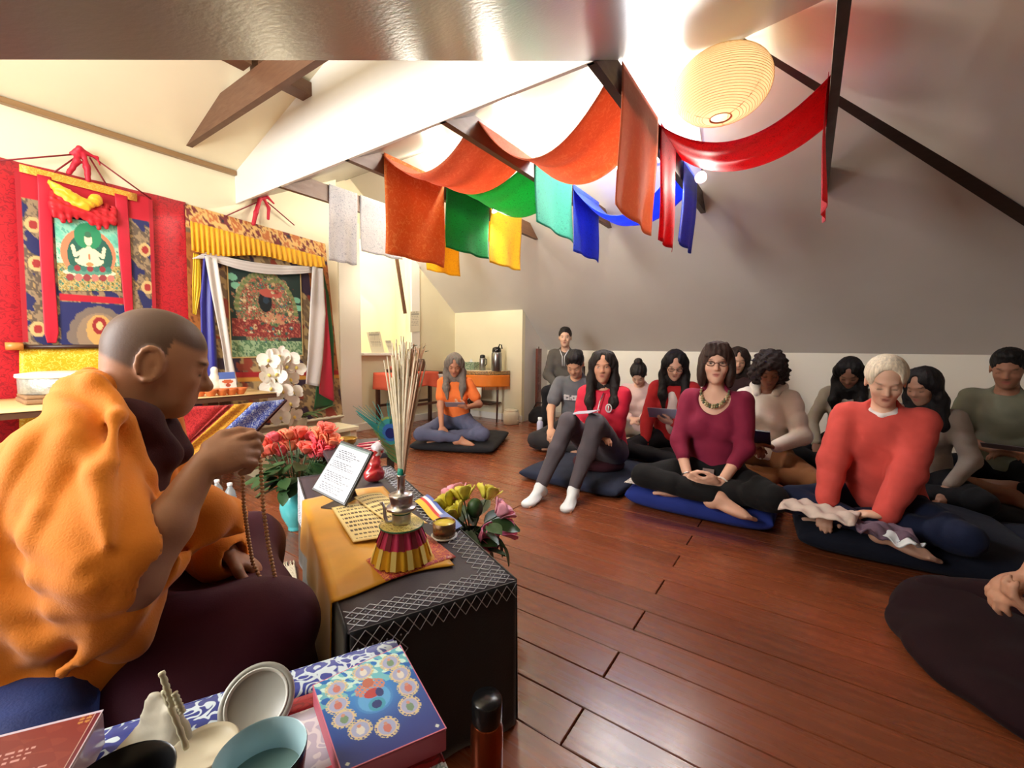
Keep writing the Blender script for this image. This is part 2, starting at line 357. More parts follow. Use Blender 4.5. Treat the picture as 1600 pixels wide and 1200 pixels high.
# baseboards
S(MB().box(4.905, 4.925, 3.2, 4.45, 0, 0.09).obj('baseboard_alcove', WHITE, bevel=.004))
S(MB().box(2.67, 4.92, 4.385, 4.45, 0, 0.09).obj('baseboard_back', WHITE, bevel=.004))
S(MB().box(-1.3, 2.69, 4.01, 4.03, 0, 0.09).obj('baseboard_left', WHITE, bevel=.004))
S(MB().box(5.6, 5.62, -2.76, 3.22, 0, 0.09).obj('baseboard_right', WHITE, bevel=.004))
# wood lath hanging in the pass-through
a = aY(618, 392, 4.40); b = aY(633, 490, 4.40)
tag(MB().bar(a, b, 0.045, 0.02, up=(0, 1, 0)).obj('wooden_lath', TIMBER), 'thin brown wooden lath slanting across the bright pass-through opening', 'lath')
# ------------------------------------------------------------------ signed-distance modelling for bodies and clothes
def nrm(v):
    v = np.asarray(v, float); n = np.linalg.norm(v); return v/n if n > 1e-9 else v
def Rx(a): c, s = math.cos(a), math.sin(a); return np.array([[1, 0, 0], [0, c, -s], [0, s, c]])
def Ry(a): c, s = math.cos(a), math.sin(a); return np.array([[c, 0, s], [0, 1, 0], [-s, 0, c]])
def Rz(a): c, s = math.cos(a), math.sin(a); return np.array([[c, -s, 0], [s, c, 0], [0, 0, 1]])
class Sdf:
    def __init__(s): s.p = []
    def cone(s, a, b, ra, rb=None, k=0.02, op='+', n=None, flat=1.0):
        """tapered capsule; flat<1 squashes it along direction n"""
        s.p.append(('c', np.array(a, float), np.array(b, float), float(ra), float(ra if rb is None else rb), k, op, None if n is None else nrm(n), flat)); return s
    def path(s, pts, r, k=0.02, op='+'):
        rs = r if hasattr(r, '__len__') else [r]*len(pts)
        for i in range(len(pts)-1): s.cone(pts[i], pts[i+1], rs[i], rs[i+1], k, op)
        return s
    def ell(s, c, r, R=None, k=0.02, op='+'):
        r = r if hasattr(r, '__len__') else (r, r, r)
        s.p.append(('e', np.array(c, float), np.array(r, float), np.eye(3) if R is None else R, 0, k, op, None, 1)); return s
    def box(s, c, h, R=None, rd=0.02, k=0.02, op='+'):
        s.p.append(('b', np.array(c, float), np.array(h, float), np.eye(3) if R is None else R, rd, k, op, None, 1)); return s
    def half(s, c, n, k=0.005):
        """cut away everything on the side n points to"""
        s.p.append(('h', np.array(c, float), nrm(n), 0, 0, k, 'x', None, 1)); return s
    def mesh(s, vox, disp=None):
        lo = np.full(3, 1e9); hi = -lo; bb = []
        for q in s.p:
            if q[0] == 'c': l = np.minimum(q[1]-q[3], q[2]-q[4]); h = np.maximum(q[1]+q[3], q[2]+q[4])
            elif q[0] in 'eb':
                e = np.sqrt(((q[3]*q[2][None, :])**2).sum(1)) if q[0] == 'e' else (np.abs(q[3])@q[2])
                l = q[1]-e; h = q[1]+e
            else: l = h = None
            bb.append((l, h))
            if q[6] == '+': lo = np.minimum(lo, l); hi = np.maximum(hi, h)
        lo = lo-4*vox; hi = hi+4*vox; n = np.ceil((hi-lo)/vox).astype(int)+1
        ax = [lo[i]+np.arange(n[i])*vox for i in range(3)]
        G = np.full(n, 0.15, np.float32)
        for q, (l, h) in zip(s.p, bb):
            k = q[5]
            if q[0] == 'h':
                d = ((ax[0][:, None, None]-q[1][0])*q[2][0]+(ax[1][None, :, None]-q[1][1])*q[2][1]+(ax[2][None, None, :]-q[1][2])*q[2][2]).astype(np.float32)
                G = np.maximum(G, d); continue
            pad = k+3*vox
            i0 = np.clip(np.floor((l-pad-lo)/vox).astype(int), 0, n); i1 = np.clip(np.ceil((h+pad-lo)/vox).astype(int)+1, 0, n)
            if np.any(i1 <= i0): continue
            sl = tuple(slice(a, b) for a, b in zip(i0, i1))
            X = ax[0][sl[0]][:, None, None].astype(np.float32); Y = ax[1][sl[1]][None, :, None].astype(np.float32); Z = ax[2][sl[2]][None, None, :].astype(np.float32)
            if q[0] == 'c':
                a, b = q[1], q[2]; ba = b-a; L2 = max(float(ba@ba), 1e-12)
                px, py, pz = X-np.float32(a[0]), Y-np.float32(a[1]), Z-np.float32(a[2])
                t = np.clip((px*np.float32(ba[0])+py*np.float32(ba[1])+pz*np.float32(ba[2]))/np.float32(L2), 0, 1)
                dx, dy, dz = px-t*np.float32(ba[0]), py-t*np.float32(ba[1]), pz-t*np.float32(ba[2])
                d2 = dx*dx+dy*dy+dz*dz
                if q[7] is not None:
                    w = dx*np.float32(q[7][0])+dy*np.float32(q[7][1])+dz*np.float32(q[7][2]); d2 = d2+w*w*np.float32(1/q[8]**2-1)
                d = np.sqrt(d2)-(np.float32(q[3])+t*np.float32(q[4]-q[3]))
                if q[7] is not None: d = d*np.float32(q[8]**0.5)
            else:
                R = q[3].astype(np.float32); px, py, pz = X-np.float32(q[1][0]), Y-np.float32(q[1][1]), Z-np.float32(q[1][2])
                u = px*R[0, 0]+py*R[1, 0]+pz*R[2, 0]; v = px*R[0, 1]+py*R[1, 1]+pz*R[2, 1]; w = px*R[0, 2]+py*R[1, 2]+pz*R[2, 2]
                r = q[2].astype(np.float32)
                if q[0] == 'e':
                    k0 = np.sqrt((u/r[0])**2+(v/r[1])**2+(w/r[2])**2); k1 = np.sqrt((u/r[0]**2)**2+(v/r[1]**2)**2+(w/r[2]**2)**2)
                    d = k0*(k0-1)/np.maximum(k1, 1e-6)
                else:
                    rd = np.float32(q[4]); a1, a2, a3 = np.abs(u)-r[0]+rd, np.abs(v)-r[1]+rd, np.abs(w)-r[2]+rd
                    d = np.sqrt(np.maximum(a1, 0)**2+np.maximum(a2, 0)**2+np.maximum(a3, 0)**2)+np.minimum(np.maximum(np.maximum(a1, a2), a3), 0)-rd
            g = G[sl]
            if q[6] == '+':
                hh = np.clip(0.5+0.5*(d-g)/k, 0, 1); G[sl] = d*(1-hh)+g*hh-k*hh*(1-hh)
            elif q[6] == '-':
                hh = np.clip(0.5-0.5*(g+d)/k, 0, 1); G[sl] = g*(1-hh)-d*hh+k*hh*(1-hh)
        if disp is not None:
            G = G+disp(ax[0][:, None, None].astype(np.float32), ax[1][None, :, None].astype(np.float32), ax[2][None, None, :].astype(np.float32)).astype(np.float32)
        return nets(G, lo, vox)
def nets(G, lo, vox):
    I = G < 0; nx, ny, nz_ = G.shape
    c = np.zeros((nx-1, ny-1, nz_-1), np.int8)
    for a in (0, 1):
        for b in (0, 1):
            for d in (0, 1): c += I[a:nx-1+a, b:ny-1+b, d:nz_-1+d]
    ci = np.argwhere((c > 0) & (c < 8))
    idx = np.full(c.shape, -1, np.int32); idx[tuple(ci.T)] = np.arange(len(ci))
    acc = np.zeros((len(ci), 3)); cnt = np.zeros(len(ci))
    for ax in range(3):
        o1, o2 = [q for q in range(3) if q != ax]
        for a in (0, 1):
            for b in (0, 1):
                p = ci.copy(); p[:, o1] += a; p[:, o2] += b; q = p.copy(); q[:, ax] += 1
                g0 = G[tuple(p.T)]; g1 = G[tuple(q.T)]; m = (g0 < 0) != (g1 < 0)
                t = np.where(m, g0/np.where(m, g0-g1, 1), 0)
                pt = p.astype(float); pt[:, ax] += t
                acc[m] += pt[m]; cnt[m] += 1
    V = acc/np.maximum(cnt, 1)[:, None]*vox+lo
    faces = []
    for ax in range(3):
        o1, o2 = (ax+1) % 3, (ax+2) % 3
        s0 = [slice(None)]*3; s1 = [slice(None)]*3; s0[ax] = slice(0, -1); s1[ax] = slice(1, None)
        A = I[tuple(s0)]; B = I[tuple(s1)]; e = np.argwhere(A != B)
        e = e[(e[:, o1] > 0) & (e[:, o2] > 0) & (e[:, o1] < G.shape[o1]-1) & (e[:, o2] < G.shape[o2]-1)]
        ins = A[tuple(e.T)]
        def g(d1, d2):
            p = e.copy(); p[:, o1] += d1; p[:, o2] += d2; return idx[tuple(p.T)]
        q = np.stack([g(-1, -1), g(0, -1), g(0, 0), g(-1, 0)], 1)
        q[~ins] = q[~ins][:, ::-1]; faces.append(q)
    Fq = np.concatenate(faces); Fq = Fq[(Fq >= 0).all(1)]
    return V, Fq
def sobj(name, sdf, vox, m, parent=None, disp=None, color=None, smooth=1):
    V, Fq = sdf.mesh(vox, disp)
    if smooth:   # light Laplacian relaxation
        for _ in range(smooth):
            a = np.zeros_like(V); n = np.zeros(len(V))
            for i in range(4):
                j = Fq[:, (i+1) % 4]; np.add.at(a, Fq[:, i], V[j]); np.add.at(n, Fq[:, i], 1)
            V = 0.5*V+0.5*a/np.maximum(n, 1)[:, None]
    me = bpy.data.meshes.new(name)
    me.vertices.add(len(V)); me.vertices.foreach_set('co', V.astype(np.float32).ravel())
    me.loops.add(Fq.size); me.loops.foreach_set('vertex_index', Fq.astype(np.int32).ravel())
    me.polygons.add(len(Fq)); me.polygons.foreach_set('loop_start', np.arange(0, Fq.size, 4, dtype=np.int32))
    try: me.polygons.foreach_set('loop_total', np.full(len(Fq), 4, np.int32))
    except Exception: pass
    me.update(calc_edges=True); me.validate()
    if color is not None:
        col = color(V); ca = me.color_attributes.new('Col', 'FLOAT_COLOR', 'POINT')
        ca.data.foreach_set('color', np.hstack([col, np.ones((len(col), 1))]).astype(np.float32).ravel())
    return link(name, me, m, parent, True)
def wrap(amp, n, tw, seed, c=(0, 0)):
    """long folds running round and down a hanging garment"""
    def fn(X, Y, Z):
        th = np.arctan2(Y-c[1], X-c[0]); w = 0.9*np.sin(Z*11+seed)+0.7*np.sin(Z*5.3+2*th+seed*1.7)
        m_ = 0.5+0.5*np.sin(th*2.0+Z*9+seed)
        r1 = 0.5+0.5*np.sin(n*th+tw*Z+w+seed); r2 = np.abs(np.sin(0.83*n*th-0.6*tw*Z+1.3*w))
        return -amp*(r1*(0.4+0.6*m_)+0.5*r2*(1-m_))+amp*0.5
    return fn
def folds(amp, freq, seed=0.0, dirv=(0.3, 0.5, 1.0)):
    d = nrm(dirv)
    def fn(X, Y, Z):
        t = (X*d[0]+Y*d[1]+Z*d[2])*freq
        w = np.sin(X*freq*0.55+seed+1.3*np.sin(Z*freq*0.4+seed))+np.sin(Y*freq*0.6+seed*1.7+1.1*np.sin(X*freq*0.45))
        return amp*(np.sin(t+1.6*w+seed)*0.6+0.4*np.sin(1.9*t-1.2*w+2*seed))
    return fn
def drape(amp, freq, seed=0.0, perp=(1, 0, 0), flow=(0, 0, 1), k2=0.5):
    p_ = nrm(perp); f_ = nrm(flow)
    def fn(X, Y, Z):
        a = (X*p_[0]+Y*p_[1]+Z*p_[2])*freq; b = (X*f_[0]+Y*f_[1]+Z*f_[2])*freq
        w = 1.5*np.sin(b*0.28+seed)+0.8*np.sin(b*0.61+a*0.22+seed*1.7)
        m_ = 0.55+0.45*np.sin(b*0.35+a*0.4+seed*2.3)
        r1 = np.abs(np.sin(0.5*a+w)); r2 = np.abs(np.sin(1.05*a-0.7*w+seed))
        return -amp*(r1*m_+k2*r2*(1-m_))+amp*0.55
    return fn
SKIN = mat('skin', (200, 160, 130), rough=0.5, attr='Col', sss=0.06, spec=0.35, bump=0.05, bscale=220)
CLOTHS = {}
def cloth(name, rgb, rough=0.85, var=0.08): return mat('cloth_'+name, rgb, rough=rough, var=var, vscale=10, bump=0.12, bscale=350, sheen=0.03, spec=0.2)
def ik(a, t, l1, l2, hint):
    a = np.array(a, float); t = np.array(t, float); d = t-a; D = np.linalg.norm(d); D2 = min(D, (l1+l2)*0.995); u = d/max(D, 1e-6)
    x = (D2*D2+l1*l1-l2*l2)/(2*D2); h = math.sqrt(max(l1*l1-x*x, 0)); p = np.array(hint, float); p = p-u*(p@u); p = nrm(p)
    return a+u*x+p*h, a+u*D2
def hand(s, w, fwd, nv, thumb, curl=0.5, sc=1.0, k=0.008, spread=1.0):
    """palm, four unequal bent fingers and a thumb leaving the side of the palm"""
    fwd = nrm(fwd); nv = np.asarray(nv, float); nv = nrm(nv-fwd*(nv@fwd)); lat = np.cross(nv, fwd)*thumb
    w = np.asarray(w, float); R = np.stack([fwd, lat, nv], 1)
    s.ell(w+fwd*0.05*sc, (0.05*sc, 0.04*sc, 0.017*sc), R, k=0.012)
    for i, (L, o) in enumerate(((0.072, 0.028), (0.08, 0.0095), (0.074, -0.009), (0.058, -0.0265))):
        a = w+fwd*(0.083-0.004*abs(i-1))*sc+lat*o*sc*spread; c1, c2, c3 = curl*0.6, curl*1.5, curl*2.2
        d1, d2, d3 = (fwd*math.cos(q)+nv*math.sin(q) for q in (c1, c2, c3))
        d1 = nrm(d1+lat*o*3*(spread-0.8)); r = 0.0092*sc*(0.88 if i == 3 else 1)
        p = [a, a+d1*L*0.48*sc]; p.append(p[-1]+d2*L*0.32*sc); p.append(p[-1]+d3*L*0.24*sc)
        s.path(p, [r*1.05, r, r*0.92, r*0.8], k=0.005)
    a = w+fwd*0.022*sc+lat*0.027*sc; b = a+(fwd*0.62+lat*0.62+nv*0.25)*0.045*sc; c = b+(fwd*0.88+lat*0.2+nv*0.35)*0.032*sc; e = c+(fwd*0.9+nv*0.4*max(curl, .3)-lat*0.05)*0.024*sc
    s.path([a, b, c, e], [0.0145*sc, 0.0115*sc, 0.0105*sc, 0.0085*sc], k=0.008)
def foot(s, ank, fwd, up, sc=1.0):
    fwd = nrm(fwd); up = np.asarray(up, float); up = nrm(up-fwd*(up@fwd)); lat = np.cross(up, fwd); ank = np.asarray(ank, float)
    heel = ank-fwd*0.035*sc-up*0.045*sc; ball = ank+fwd*0.12*sc-up*0.052*sc
    s.ell(heel, (0.04*sc, 0.033*sc, 0.03*sc), np.stack([fwd, lat, up], 1), k=0.02)
    s.cone(ank-up*0.015*sc, ball+up*0.008*sc, 0.036*sc, 0.024*sc, k=0.025)
    s.ell(ball-fwd*0.03*sc, (0.085*sc, 0.042*sc, 0.021*sc), np.stack([fwd, lat, up], 1), k=0.02)
    for i in range(5): s.cone(ball+lat*(0.03-0.0145*i)*sc, ball+fwd*(0.058-0.007*i)*sc+lat*(0.031-0.0155*i)*sc-up*0.004*sc, (0.013-0.001*i)*sc, (0.0115-0.001*i)*sc, k=0.006)
def head_sdf(s, hc, R, sc=1.0, fem=0.0, nose=1.0):
    P = lambda x, y, z: hc+R@(np.array([x, y, z])*sc)
    e = lambda c, r, k=0.02, op='+': s.ell(P(*c), tuple(q*sc for q in r), R, k, op)
    e((-0.012, 0, 0.035), (0.097, 0.076, 0.087), 0.02)
    e((0.022, 0, -0.03), (0.068, 0.06-0.004*fem, 0.078), 0.03)
    e((0.038, 0, -0.075), (0.045, 0.042-0.005*fem, 0.038), 0.03)
    e((0.068, 0, -0.098), (0.018, 0.02, 0.016), 0.02)
    for y in (-1, 1):
        e((0.058, y*0.036, -0.025), (0.028, 0.022, 0.026), 0.02)          # cheeks
        e((0.093, y*0.032, 0.006), (0.017, 0.02, 0.0125), 0.012, '-')      # eye sockets
        e((0.0735, y*0.031, 0.004), (0.0135, 0.0145, 0.0115), 0.004)       # eyeballs with lids
        e((-0.008, y*0.077, -0.008), (0.018, 0.009, 0.031), 0.006)         # ears
        e((-0.003, y*0.088, -0.008), (0.010, 0.008, 0.018), 0.006, '-')
    e((0.079, 0, 0.026), (0.014, 0.045, 0.009), 0.012)                      # brow
    s.cone(P(0.084, 0, 0.012), P(0.103*nose, 0, -0.026), 0.0075*sc, 0.011*sc, 0.012)
    for y in (-1, 1): s.cone(P(0.093, y*0.010, -0.031), P(0.098, y*0.007, -0.03), 0.0078*sc, 0.007*sc, 0.008)
    e((0.079, 0, -0.0565), (0.0125, 0.023, 0.0055), 0.006)                  # lips
    e((0.077, 0, -0.0665), (0.0125, 0.020, 0.0065), 0.006)
    e((0.094, 0, -0.0615), (0.012, 0.024, 0.0016), 0.003, '-')
    return P
def face_color(hc, R, sc, skin, lips=(170, 95, 85), brow=(45, 35, 30), eyes='down', extra=None, blush=1.0):
    sk = np.array(lin(skin)); lp = np.array(lin(lips)); br = np.array(lin(brow))
    def fn(V):
        L = ((V-hc)@R)/sc; x, y, z = L.T; ay = np.abs(y); C_ = np.tile(sk, (len(V), 1))
        def blend(m, c): C_[:] = C_*(1-m[:, None])+np.asarray(c)*m[:, None]
        near = (np.linalg.norm(L, axis=1) < 0.16) & (x > 0.03)
        g = lambda cx, cy, cz, rx, ry, rz, soft=0.5: np.clip((1-np.sqrt(((x-cx)/rx)**2+((ay-cy)/ry)**2+((z-cz)/rz)**2))/soft, 0, 1)*near
        blend(g(0.06, 0.04, -0.03, .04, .03, .03, 1)*0.25*blush, sk*np.array([1.25, 0.8, 0.75]))
        blend(g(0.1, 0, -0.03, .02, .02, .02, 1)*0.25*blush, sk*np.array([1.2, 0.8, 0.75]))
        blend(g(0.085, 0, -0.057, .03, .025, .0075, .4)*0.8, lp); blend(g(0.085, 0, -0.0665, .03, .021, .0085, .4)*0.8, lp)
        blend(g(0.09, 0, -0.0615, .03, .024, .0022, .5)*0.8, lp*0.25)
        blend(g(0.075, 0.033, 0.0255, .03, .021, .0062, .5)*0.85, br)
        if eyes == 'open':
            blend(g(0.082, 0.0315, 0.003, .02, .0155, .0052, .3)*.8, np.array(lin((196, 186, 176))))
            blend(g(0.086, 0.0315, 0.003, .02, .0072, .0062, .3), np.array(lin((38, 26, 22))))
            blend(g(0.083, 0.0315, 0.0098, .02, .018, .0028, .4)*0.9, br*0.5)
        else:
            blend(g(0.083, 0.0315, -0.0035, .02, .018, .0034, .4)*0.9, br*0.5)
            blend(g(0.083, 0.0315, 0.004, .02, .017, .008, .8)*0.35, sk*0.55)
        if extra: extra(V, L, C_, blend)
        return C_
    return fn
def hair_sdf(s, P, R, hc, style, sc=1.0):
    e = lambda c, r, k=0.02, op='+', RR=None: s.ell(P(*c), tuple(q*sc for q in r), R if RR is None else RR, k, op)
    dn = np.array([0, 0, -1.0]); lt = R[:, 1]; bk = -R[:, 0]; bk = nrm(np.array([bk[0], bk[1], 0]))
    if style in ('short', 'shaved'):
        e((-0.016, 0, 0.043), (0.102, 0.083, 0.09)); e((-0.045, 0, 0.0), (0.07, 0.075, 0.06))
        e((0.02, 0, 0.105), (0.06, 0.06, 0.03), 0.02)
        e((0.115, 0, 0.0), (0.075, 0.085, 0.075), 0.01, '-'); s.half(P(0, 0, -0.045), R@np.array([0.25, 0, -1.0]))
        for y in (-1, 1): e((0.0, y*0.088, -0.01), (0.03, 0.02, 0.035), 0.01, '-')
        return
    big = 0.02 if style == 'curly' else 0.0
    e((-0.014, 0, 0.042), (0.106+big, 0.088+big, 0.093+big))
    if style == 'curly':
        for y in (-1, 1):
            e((-0.02, y*0.075, -0.03), (0.075, 0.055, 0.075), 0.03); e((-0.05, y*0.05, -0.08), (0.06, 0.055, 0.06), 0.03)
        e((-0.07, 0, -0.03), (0.06, 0.09, 0.1), 0.03)
    elif style == 'bob':
        for y in (-1, 1): e((-0.008, y*0.074, -0.045), (0.07, 0.03, 0.095), 0.03)
        e((-0.065, 0, -0.05), (0.045, 0.08, 0.1), 0.03)
        for y in (-0.055, -0.035, -0.012, 0.012, 0.035, 0.055): s.cone(P(0.05, y*0.8, 0.105), P(0.086-abs(y)*0.35, y, 0.05), 0.02*sc, 0.010*sc, 0.01)
    elif style in ('long', 'longfront'):
        for y in (-1, 1):
            a = P(0.01, y*0.075, 0.03); b = P(0.0, y*0.09, -0.09)
            s.cone(P(0.02, y*0.05, 0.085), a, 0.035*sc, 0.03*sc, 0.03); s.cone(a, b, 0.03*sc, 0.032*sc, 0.03)
            f = 0.05 if style == 'longfront' else -0.03
            s.cone(b, b+dn*0.17*sc-bk*f, 0.034*sc, 0.036*sc, 0.03); s.cone(b+dn*0.17*sc-bk*f, b+dn*0.29*sc-bk*f*1.25-lt*y*0.012, 0.036*sc, 0.014*sc, 0.03)
        c = P(-0.06, 0, 0.0); s.cone(c, c+dn*0.15*sc+bk*0.02, 0.07*sc, 0.08*sc, 0.04); s.cone(c+dn*0.15*sc+bk*0.02, c+dn*0.30*sc+bk*0.03, 0.075*sc, 0.05*sc, 0.04)
    elif style == 'bun':
        e((-0.055, 0, 0.135), (0.045, 0.045, 0.038), 0.012)
    elif style == 'tied':
        e((-0.06, 0, -0.01), (0.055, 0.07, 0.07), 0.03); e((-0.115, 0, -0.02), (0.035, 0.035, 0.04), 0.02)
    front = {'curly': 0.0, 'bob': -0.012, 'long': 0.004, 'longfront': 0.006}.get(style, 0.008)
    e((0.108, 0, (-0.02 if style != 'tied' else 0.0)+front), (0.072 if style != 'tied' else 0.08, 0.064 if style != 'bob' else 0.058, 0.088 if style != 'tied' else 0.10), 0.012, '-')
    if style in ('long', 'longfront'): e((0.1, 0, 0.085), (0.05, 0.02, 0.03), 0.01, '-')
    if style in ('bun', 'tied'):
        s.half(P(0, 0, -0.055), R@np.array([0.35, 0, -1.0]))
        for y in (-1, 1): e((0.01, y*0.088, -0.03), (0.04, 0.022, 0.045), 0.01, '-')
def person(name, label, loc, face, seat=0.2, mat_top=0.09, sc=1.0, lean=6, head=(0, 10, 0), skin=(205, 160, 130), lips=(170, 95, 85), brow=(45, 35, 30), eyes='down',
           hair='short', hair_rgb=(30, 24, 22), top=(120, 120, 120), sleeve='long', bottom=(30, 30, 36), pleg=1.0, legs='cross', hr=None, hl=None, hrd=None, hld=None, hrn=(0, 0, -1), hln=(0, 0, -1),
           curl=0.6, fem=0.0, vneck=0.0, loose=0.0, vox=0.0075, socks=None, feet=None, inner=None, top_mat=None, bot_mat=None, extra=None, hint=None, kx=1.0):
    """a seated figure: one continuous body with clothes and hair as its children.  local +x is forward, +y is the figure's left."""
    root = thing(name, label, 'person', loc, rad(face))
    sd = abs(hash_str(label)) % 97*0.13
    L = rad(lean); RS = Ry(L)
    sp = lambda x, y, z: np.array([0, 0, seat+0.08*sc])+RS@np.array([x, y, z-0.08])*sc
    pel = np.array([0, 0, seat+0.1*sc])
    neck = sp(-0.01, 0, 0.60); HR = Rz(rad(head[0]))@Ry(rad(head[1]))@Rx(rad(head[2]))
    hc = sp(0.025, 0, 0.665)+HR@np.array([0.005, 0, 0.085])*sc
    shw = 0.158-0.014*fem
    sh = {s_: sp(0.0, s_*shw, 0.535) for s_ in (-1, 1)}
    inv = lambda p: np.array([(p[0]-loc[0])*math.cos(rad(face))+(p[1]-loc[1])*math.sin(rad(face)), -(p[0]-loc[0])*math.sin(rad(face))+(p[1]-loc[1])*math.cos(rad(face)), p[2]-loc[2]])
    tg = {-1: hr if hr is not None else (0.30, -0.17, seat+0.12), 1: hl if hl is not None else (0.30, 0.17, seat+0.12)}
    arm = {}
    for s_ in (-1, 1):
        h_ = (hint or {}).get(s_, (-0.35, s_*0.7, -0.75))
        el, wr = ik(sh[s_], tg[s_], 0.275*sc, 0.25*sc, h_); arm[s_] = (el, wr)
    # legs
    hip = {s_: np.array([0.02, s_*0.095*sc, seat+0.085*sc]) for s_ in (-1, 1)}
    if legs == 'cross':
        kn = {s_: np.array([(0.36*kx)*sc, s_*0.33*sc, mat_top+0.085*sc]) for s_ in (-1, 1)}
        an = {-1: np.array([0.40*kx*sc, 0.09*sc, mat_top+0.05*sc]), 1: np.array([0.27*kx*sc, -0.10*sc, mat_top+0.055*sc])}
        fd = {-1: np.array([0.15, 1, -0.1]), 1: np.array([0.15, -1, -0.1])}; fu = {-1: np.array([-0.3, 0, 1.0]), 1: np.array([-0.3, 0, 1.0])}
    else:
        kn = {s_: np.array(feet['knee'][s_]) for s_ in (-1, 1)}; an = {s_: np.array(feet['ankle'][s_]) for s_ in (-1, 1)}
        fd = {s_: np.array(feet['dir'][s_]) for s_ in (-1, 1)}; fu = {s_: np.array((0, 0, 1.0)) for s_ in (-1, 1)}
    # body
    B = Sdf()
    B.ell(sp(0, 0, 0.10), np.array((0.10, 0.15, 0.10))*sc, RS); B.ell(sp(0.0, 0, 0.25), np.array((0.085, 0.125, 0.13))*sc, RS, 0.05)
    B.ell(sp(0.0, 0, 0.43), np.array((0.092, 0.145, 0.15))*sc, RS, 0.05); B.cone(sh[-1]*0.85+sh[1]*0.15, sh[1]*0.85+sh[-1]*0.15, 0.05*sc, k=0.04)
    B.cone(sp(-0.012, 0, 0.56), hc+HR@np.array([-0.025, 0, -0.05])*sc, (0.055-0.006*fem)*sc, (0.05-0.005*fem)*sc, 0.03)
    P = head_sdf(B, hc, HR, sc, fem)
    for s_ in (-1, 1):
        el, wr = arm[s_]
        B.cone(sh[s_], el, 0.047*sc, 0.038*sc, 0.02); B.cone(el, wr, 0.037*sc, 0.025*sc, 0.02)
        d = (hrd if s_ < 0 else hld); d = nrm(wr-el) if d is None else nrm(d)
        hand(B, wr, d, hrn if s_ < 0 else hln, 1.0 if s_ > 0 else -1.0, curl, sc)
        B.cone(hip[s_], kn[s_], 0.07*sc, 0.05*sc, 0.03); B.cone(kn[s_], an[s_]*0.6+kn[s_]*0.4, 0.05*sc, 0.045*sc, 0.02); B.cone(an[s_]*0.6+kn[s_]*0.4, an[s_], 0.045*sc, 0.032*sc, 0.02)
        foot(B, an[s_], fd[s_], fu[s_], sc)
    sobj('body', B, vox, SKIN, root, color=face_color(hc, HR, sc, skin, lips, brow, eyes, extra))
    # top
    T = Sdf(); lo = loose
    T.ell(sp(0.0, 0, 0.12), np.array((0.122+lo, 0.165+lo, 0.10))*sc, RS, 0.04); T.ell(sp(0.005, 0, 0.25), np.array((0.108+lo, 0.145+lo, 0.15))*sc, RS, 0.06)
    T.ell(sp(0.0, 0, 0.43), np.array((0.108+lo*0.6, 0.16+lo*0.6, 0.155))*sc, RS, 0.05)
    T.cone(sh[-1]*0.9+sh[1]*0.1, sh[1]*0.9+sh[-1]*0.1, (0.056+lo*0.3)*sc, k=0.05)
    T.cone(sp(-0.015, 0, 0.53), sp(-0.012, 0, 0.605), 0.085*sc, 0.064*sc, 0.04)
    if fem > 0:
        for s_ in (-1, 1): T.ell(sp(0.085+lo*0.5, s_*0.07, 0.385), np.array((0.05, 0.062, 0.062))*sc*min(fem, 1.1), RS, 0.05)
    for s_ in (-1, 1):
        el, wr = arm[s_]
        if sleeve == 'short':
            m_ = sh[s_]*0.35+el*0.65; T.cone(sh[s_], m_, (0.06+lo*0.5)*sc, (0.062+lo*0.6)*sc, 0.03)
        else:
            T.cone(sh[s_], el, (0.06+lo*0.5)*sc, (0.052+lo*0.6)*sc, 0.03)
            e_ = {'long': 0.93, 'mid': 0.42}[sleeve]; w_ = el*(1-e_)+wr*e_
            T.cone(el, w_, (0.052+lo*0.6)*sc, (0.04+lo*0.35)*sc, 0.02)
            if sleeve == 'long': T.cone(el*0.13+wr*0.87, el*0.05+wr*0.95, (0.039+lo*.2)*sc, (0.037+lo*.15)*sc, 0.008)
    if vneck:
        T.ell(sp(0.09, 0, 0.60), np.array((0.085, 0.085*vneck+0.025, 0.035+0.11*vneck))*sc, RS, 0.008, '-')
    else:
        T.ell(sp(0.06, 0, 0.625), np.array((0.085, 0.075, 0.055))*sc, RS, 0.01, '-')
    tm = top_mat or cloth('%d_%d_%d' % tuple(top), top)
    tobj = sobj('top', T, max(vox*1.15, 0.008), tm, root, drape(0.010+lo*0.10, 40/sc, sd, (0.25, 0.45, 0.85), (0.5, 0.8, -0.4)))
    # trousers
    Q = Sdf()
    Q.ell((0, 0, seat+0.09*sc), np.array((0.135, 0.18, 0.10))*sc, None, 0.04); Q.ell(sp(0, 0, 0.15), np.array((0.115, 0.155, 0.08))*sc, RS, 0.04)
    for s_ in (-1, 1):
        Q.cone(hip[s_], kn[s_], 0.098*sc, 0.07*sc, 0.05)
        e_ = pleg; m2_ = kn[s_]*0.55+an[s_]*0.45; Q.cone(kn[s_], m2_, 0.068*sc, 0.06*sc, 0.025)
        if e_ > .5: Q.cone(m2_, kn[s_]*(1-e_)+an[s_]*e_, 0.06*sc, (0.05 if legs == 'cross' else 0.045)*sc, 0.025)
    sobj('trousers', Q, max(vox*1.25, 0.009), bot_mat or cloth('%d_%d_%d' % tuple(bottom), bottom), root, drape(0.012, 44/sc, sd+2, (0.7, 0.3, 0.5), (0.3, 1, 0.1)))
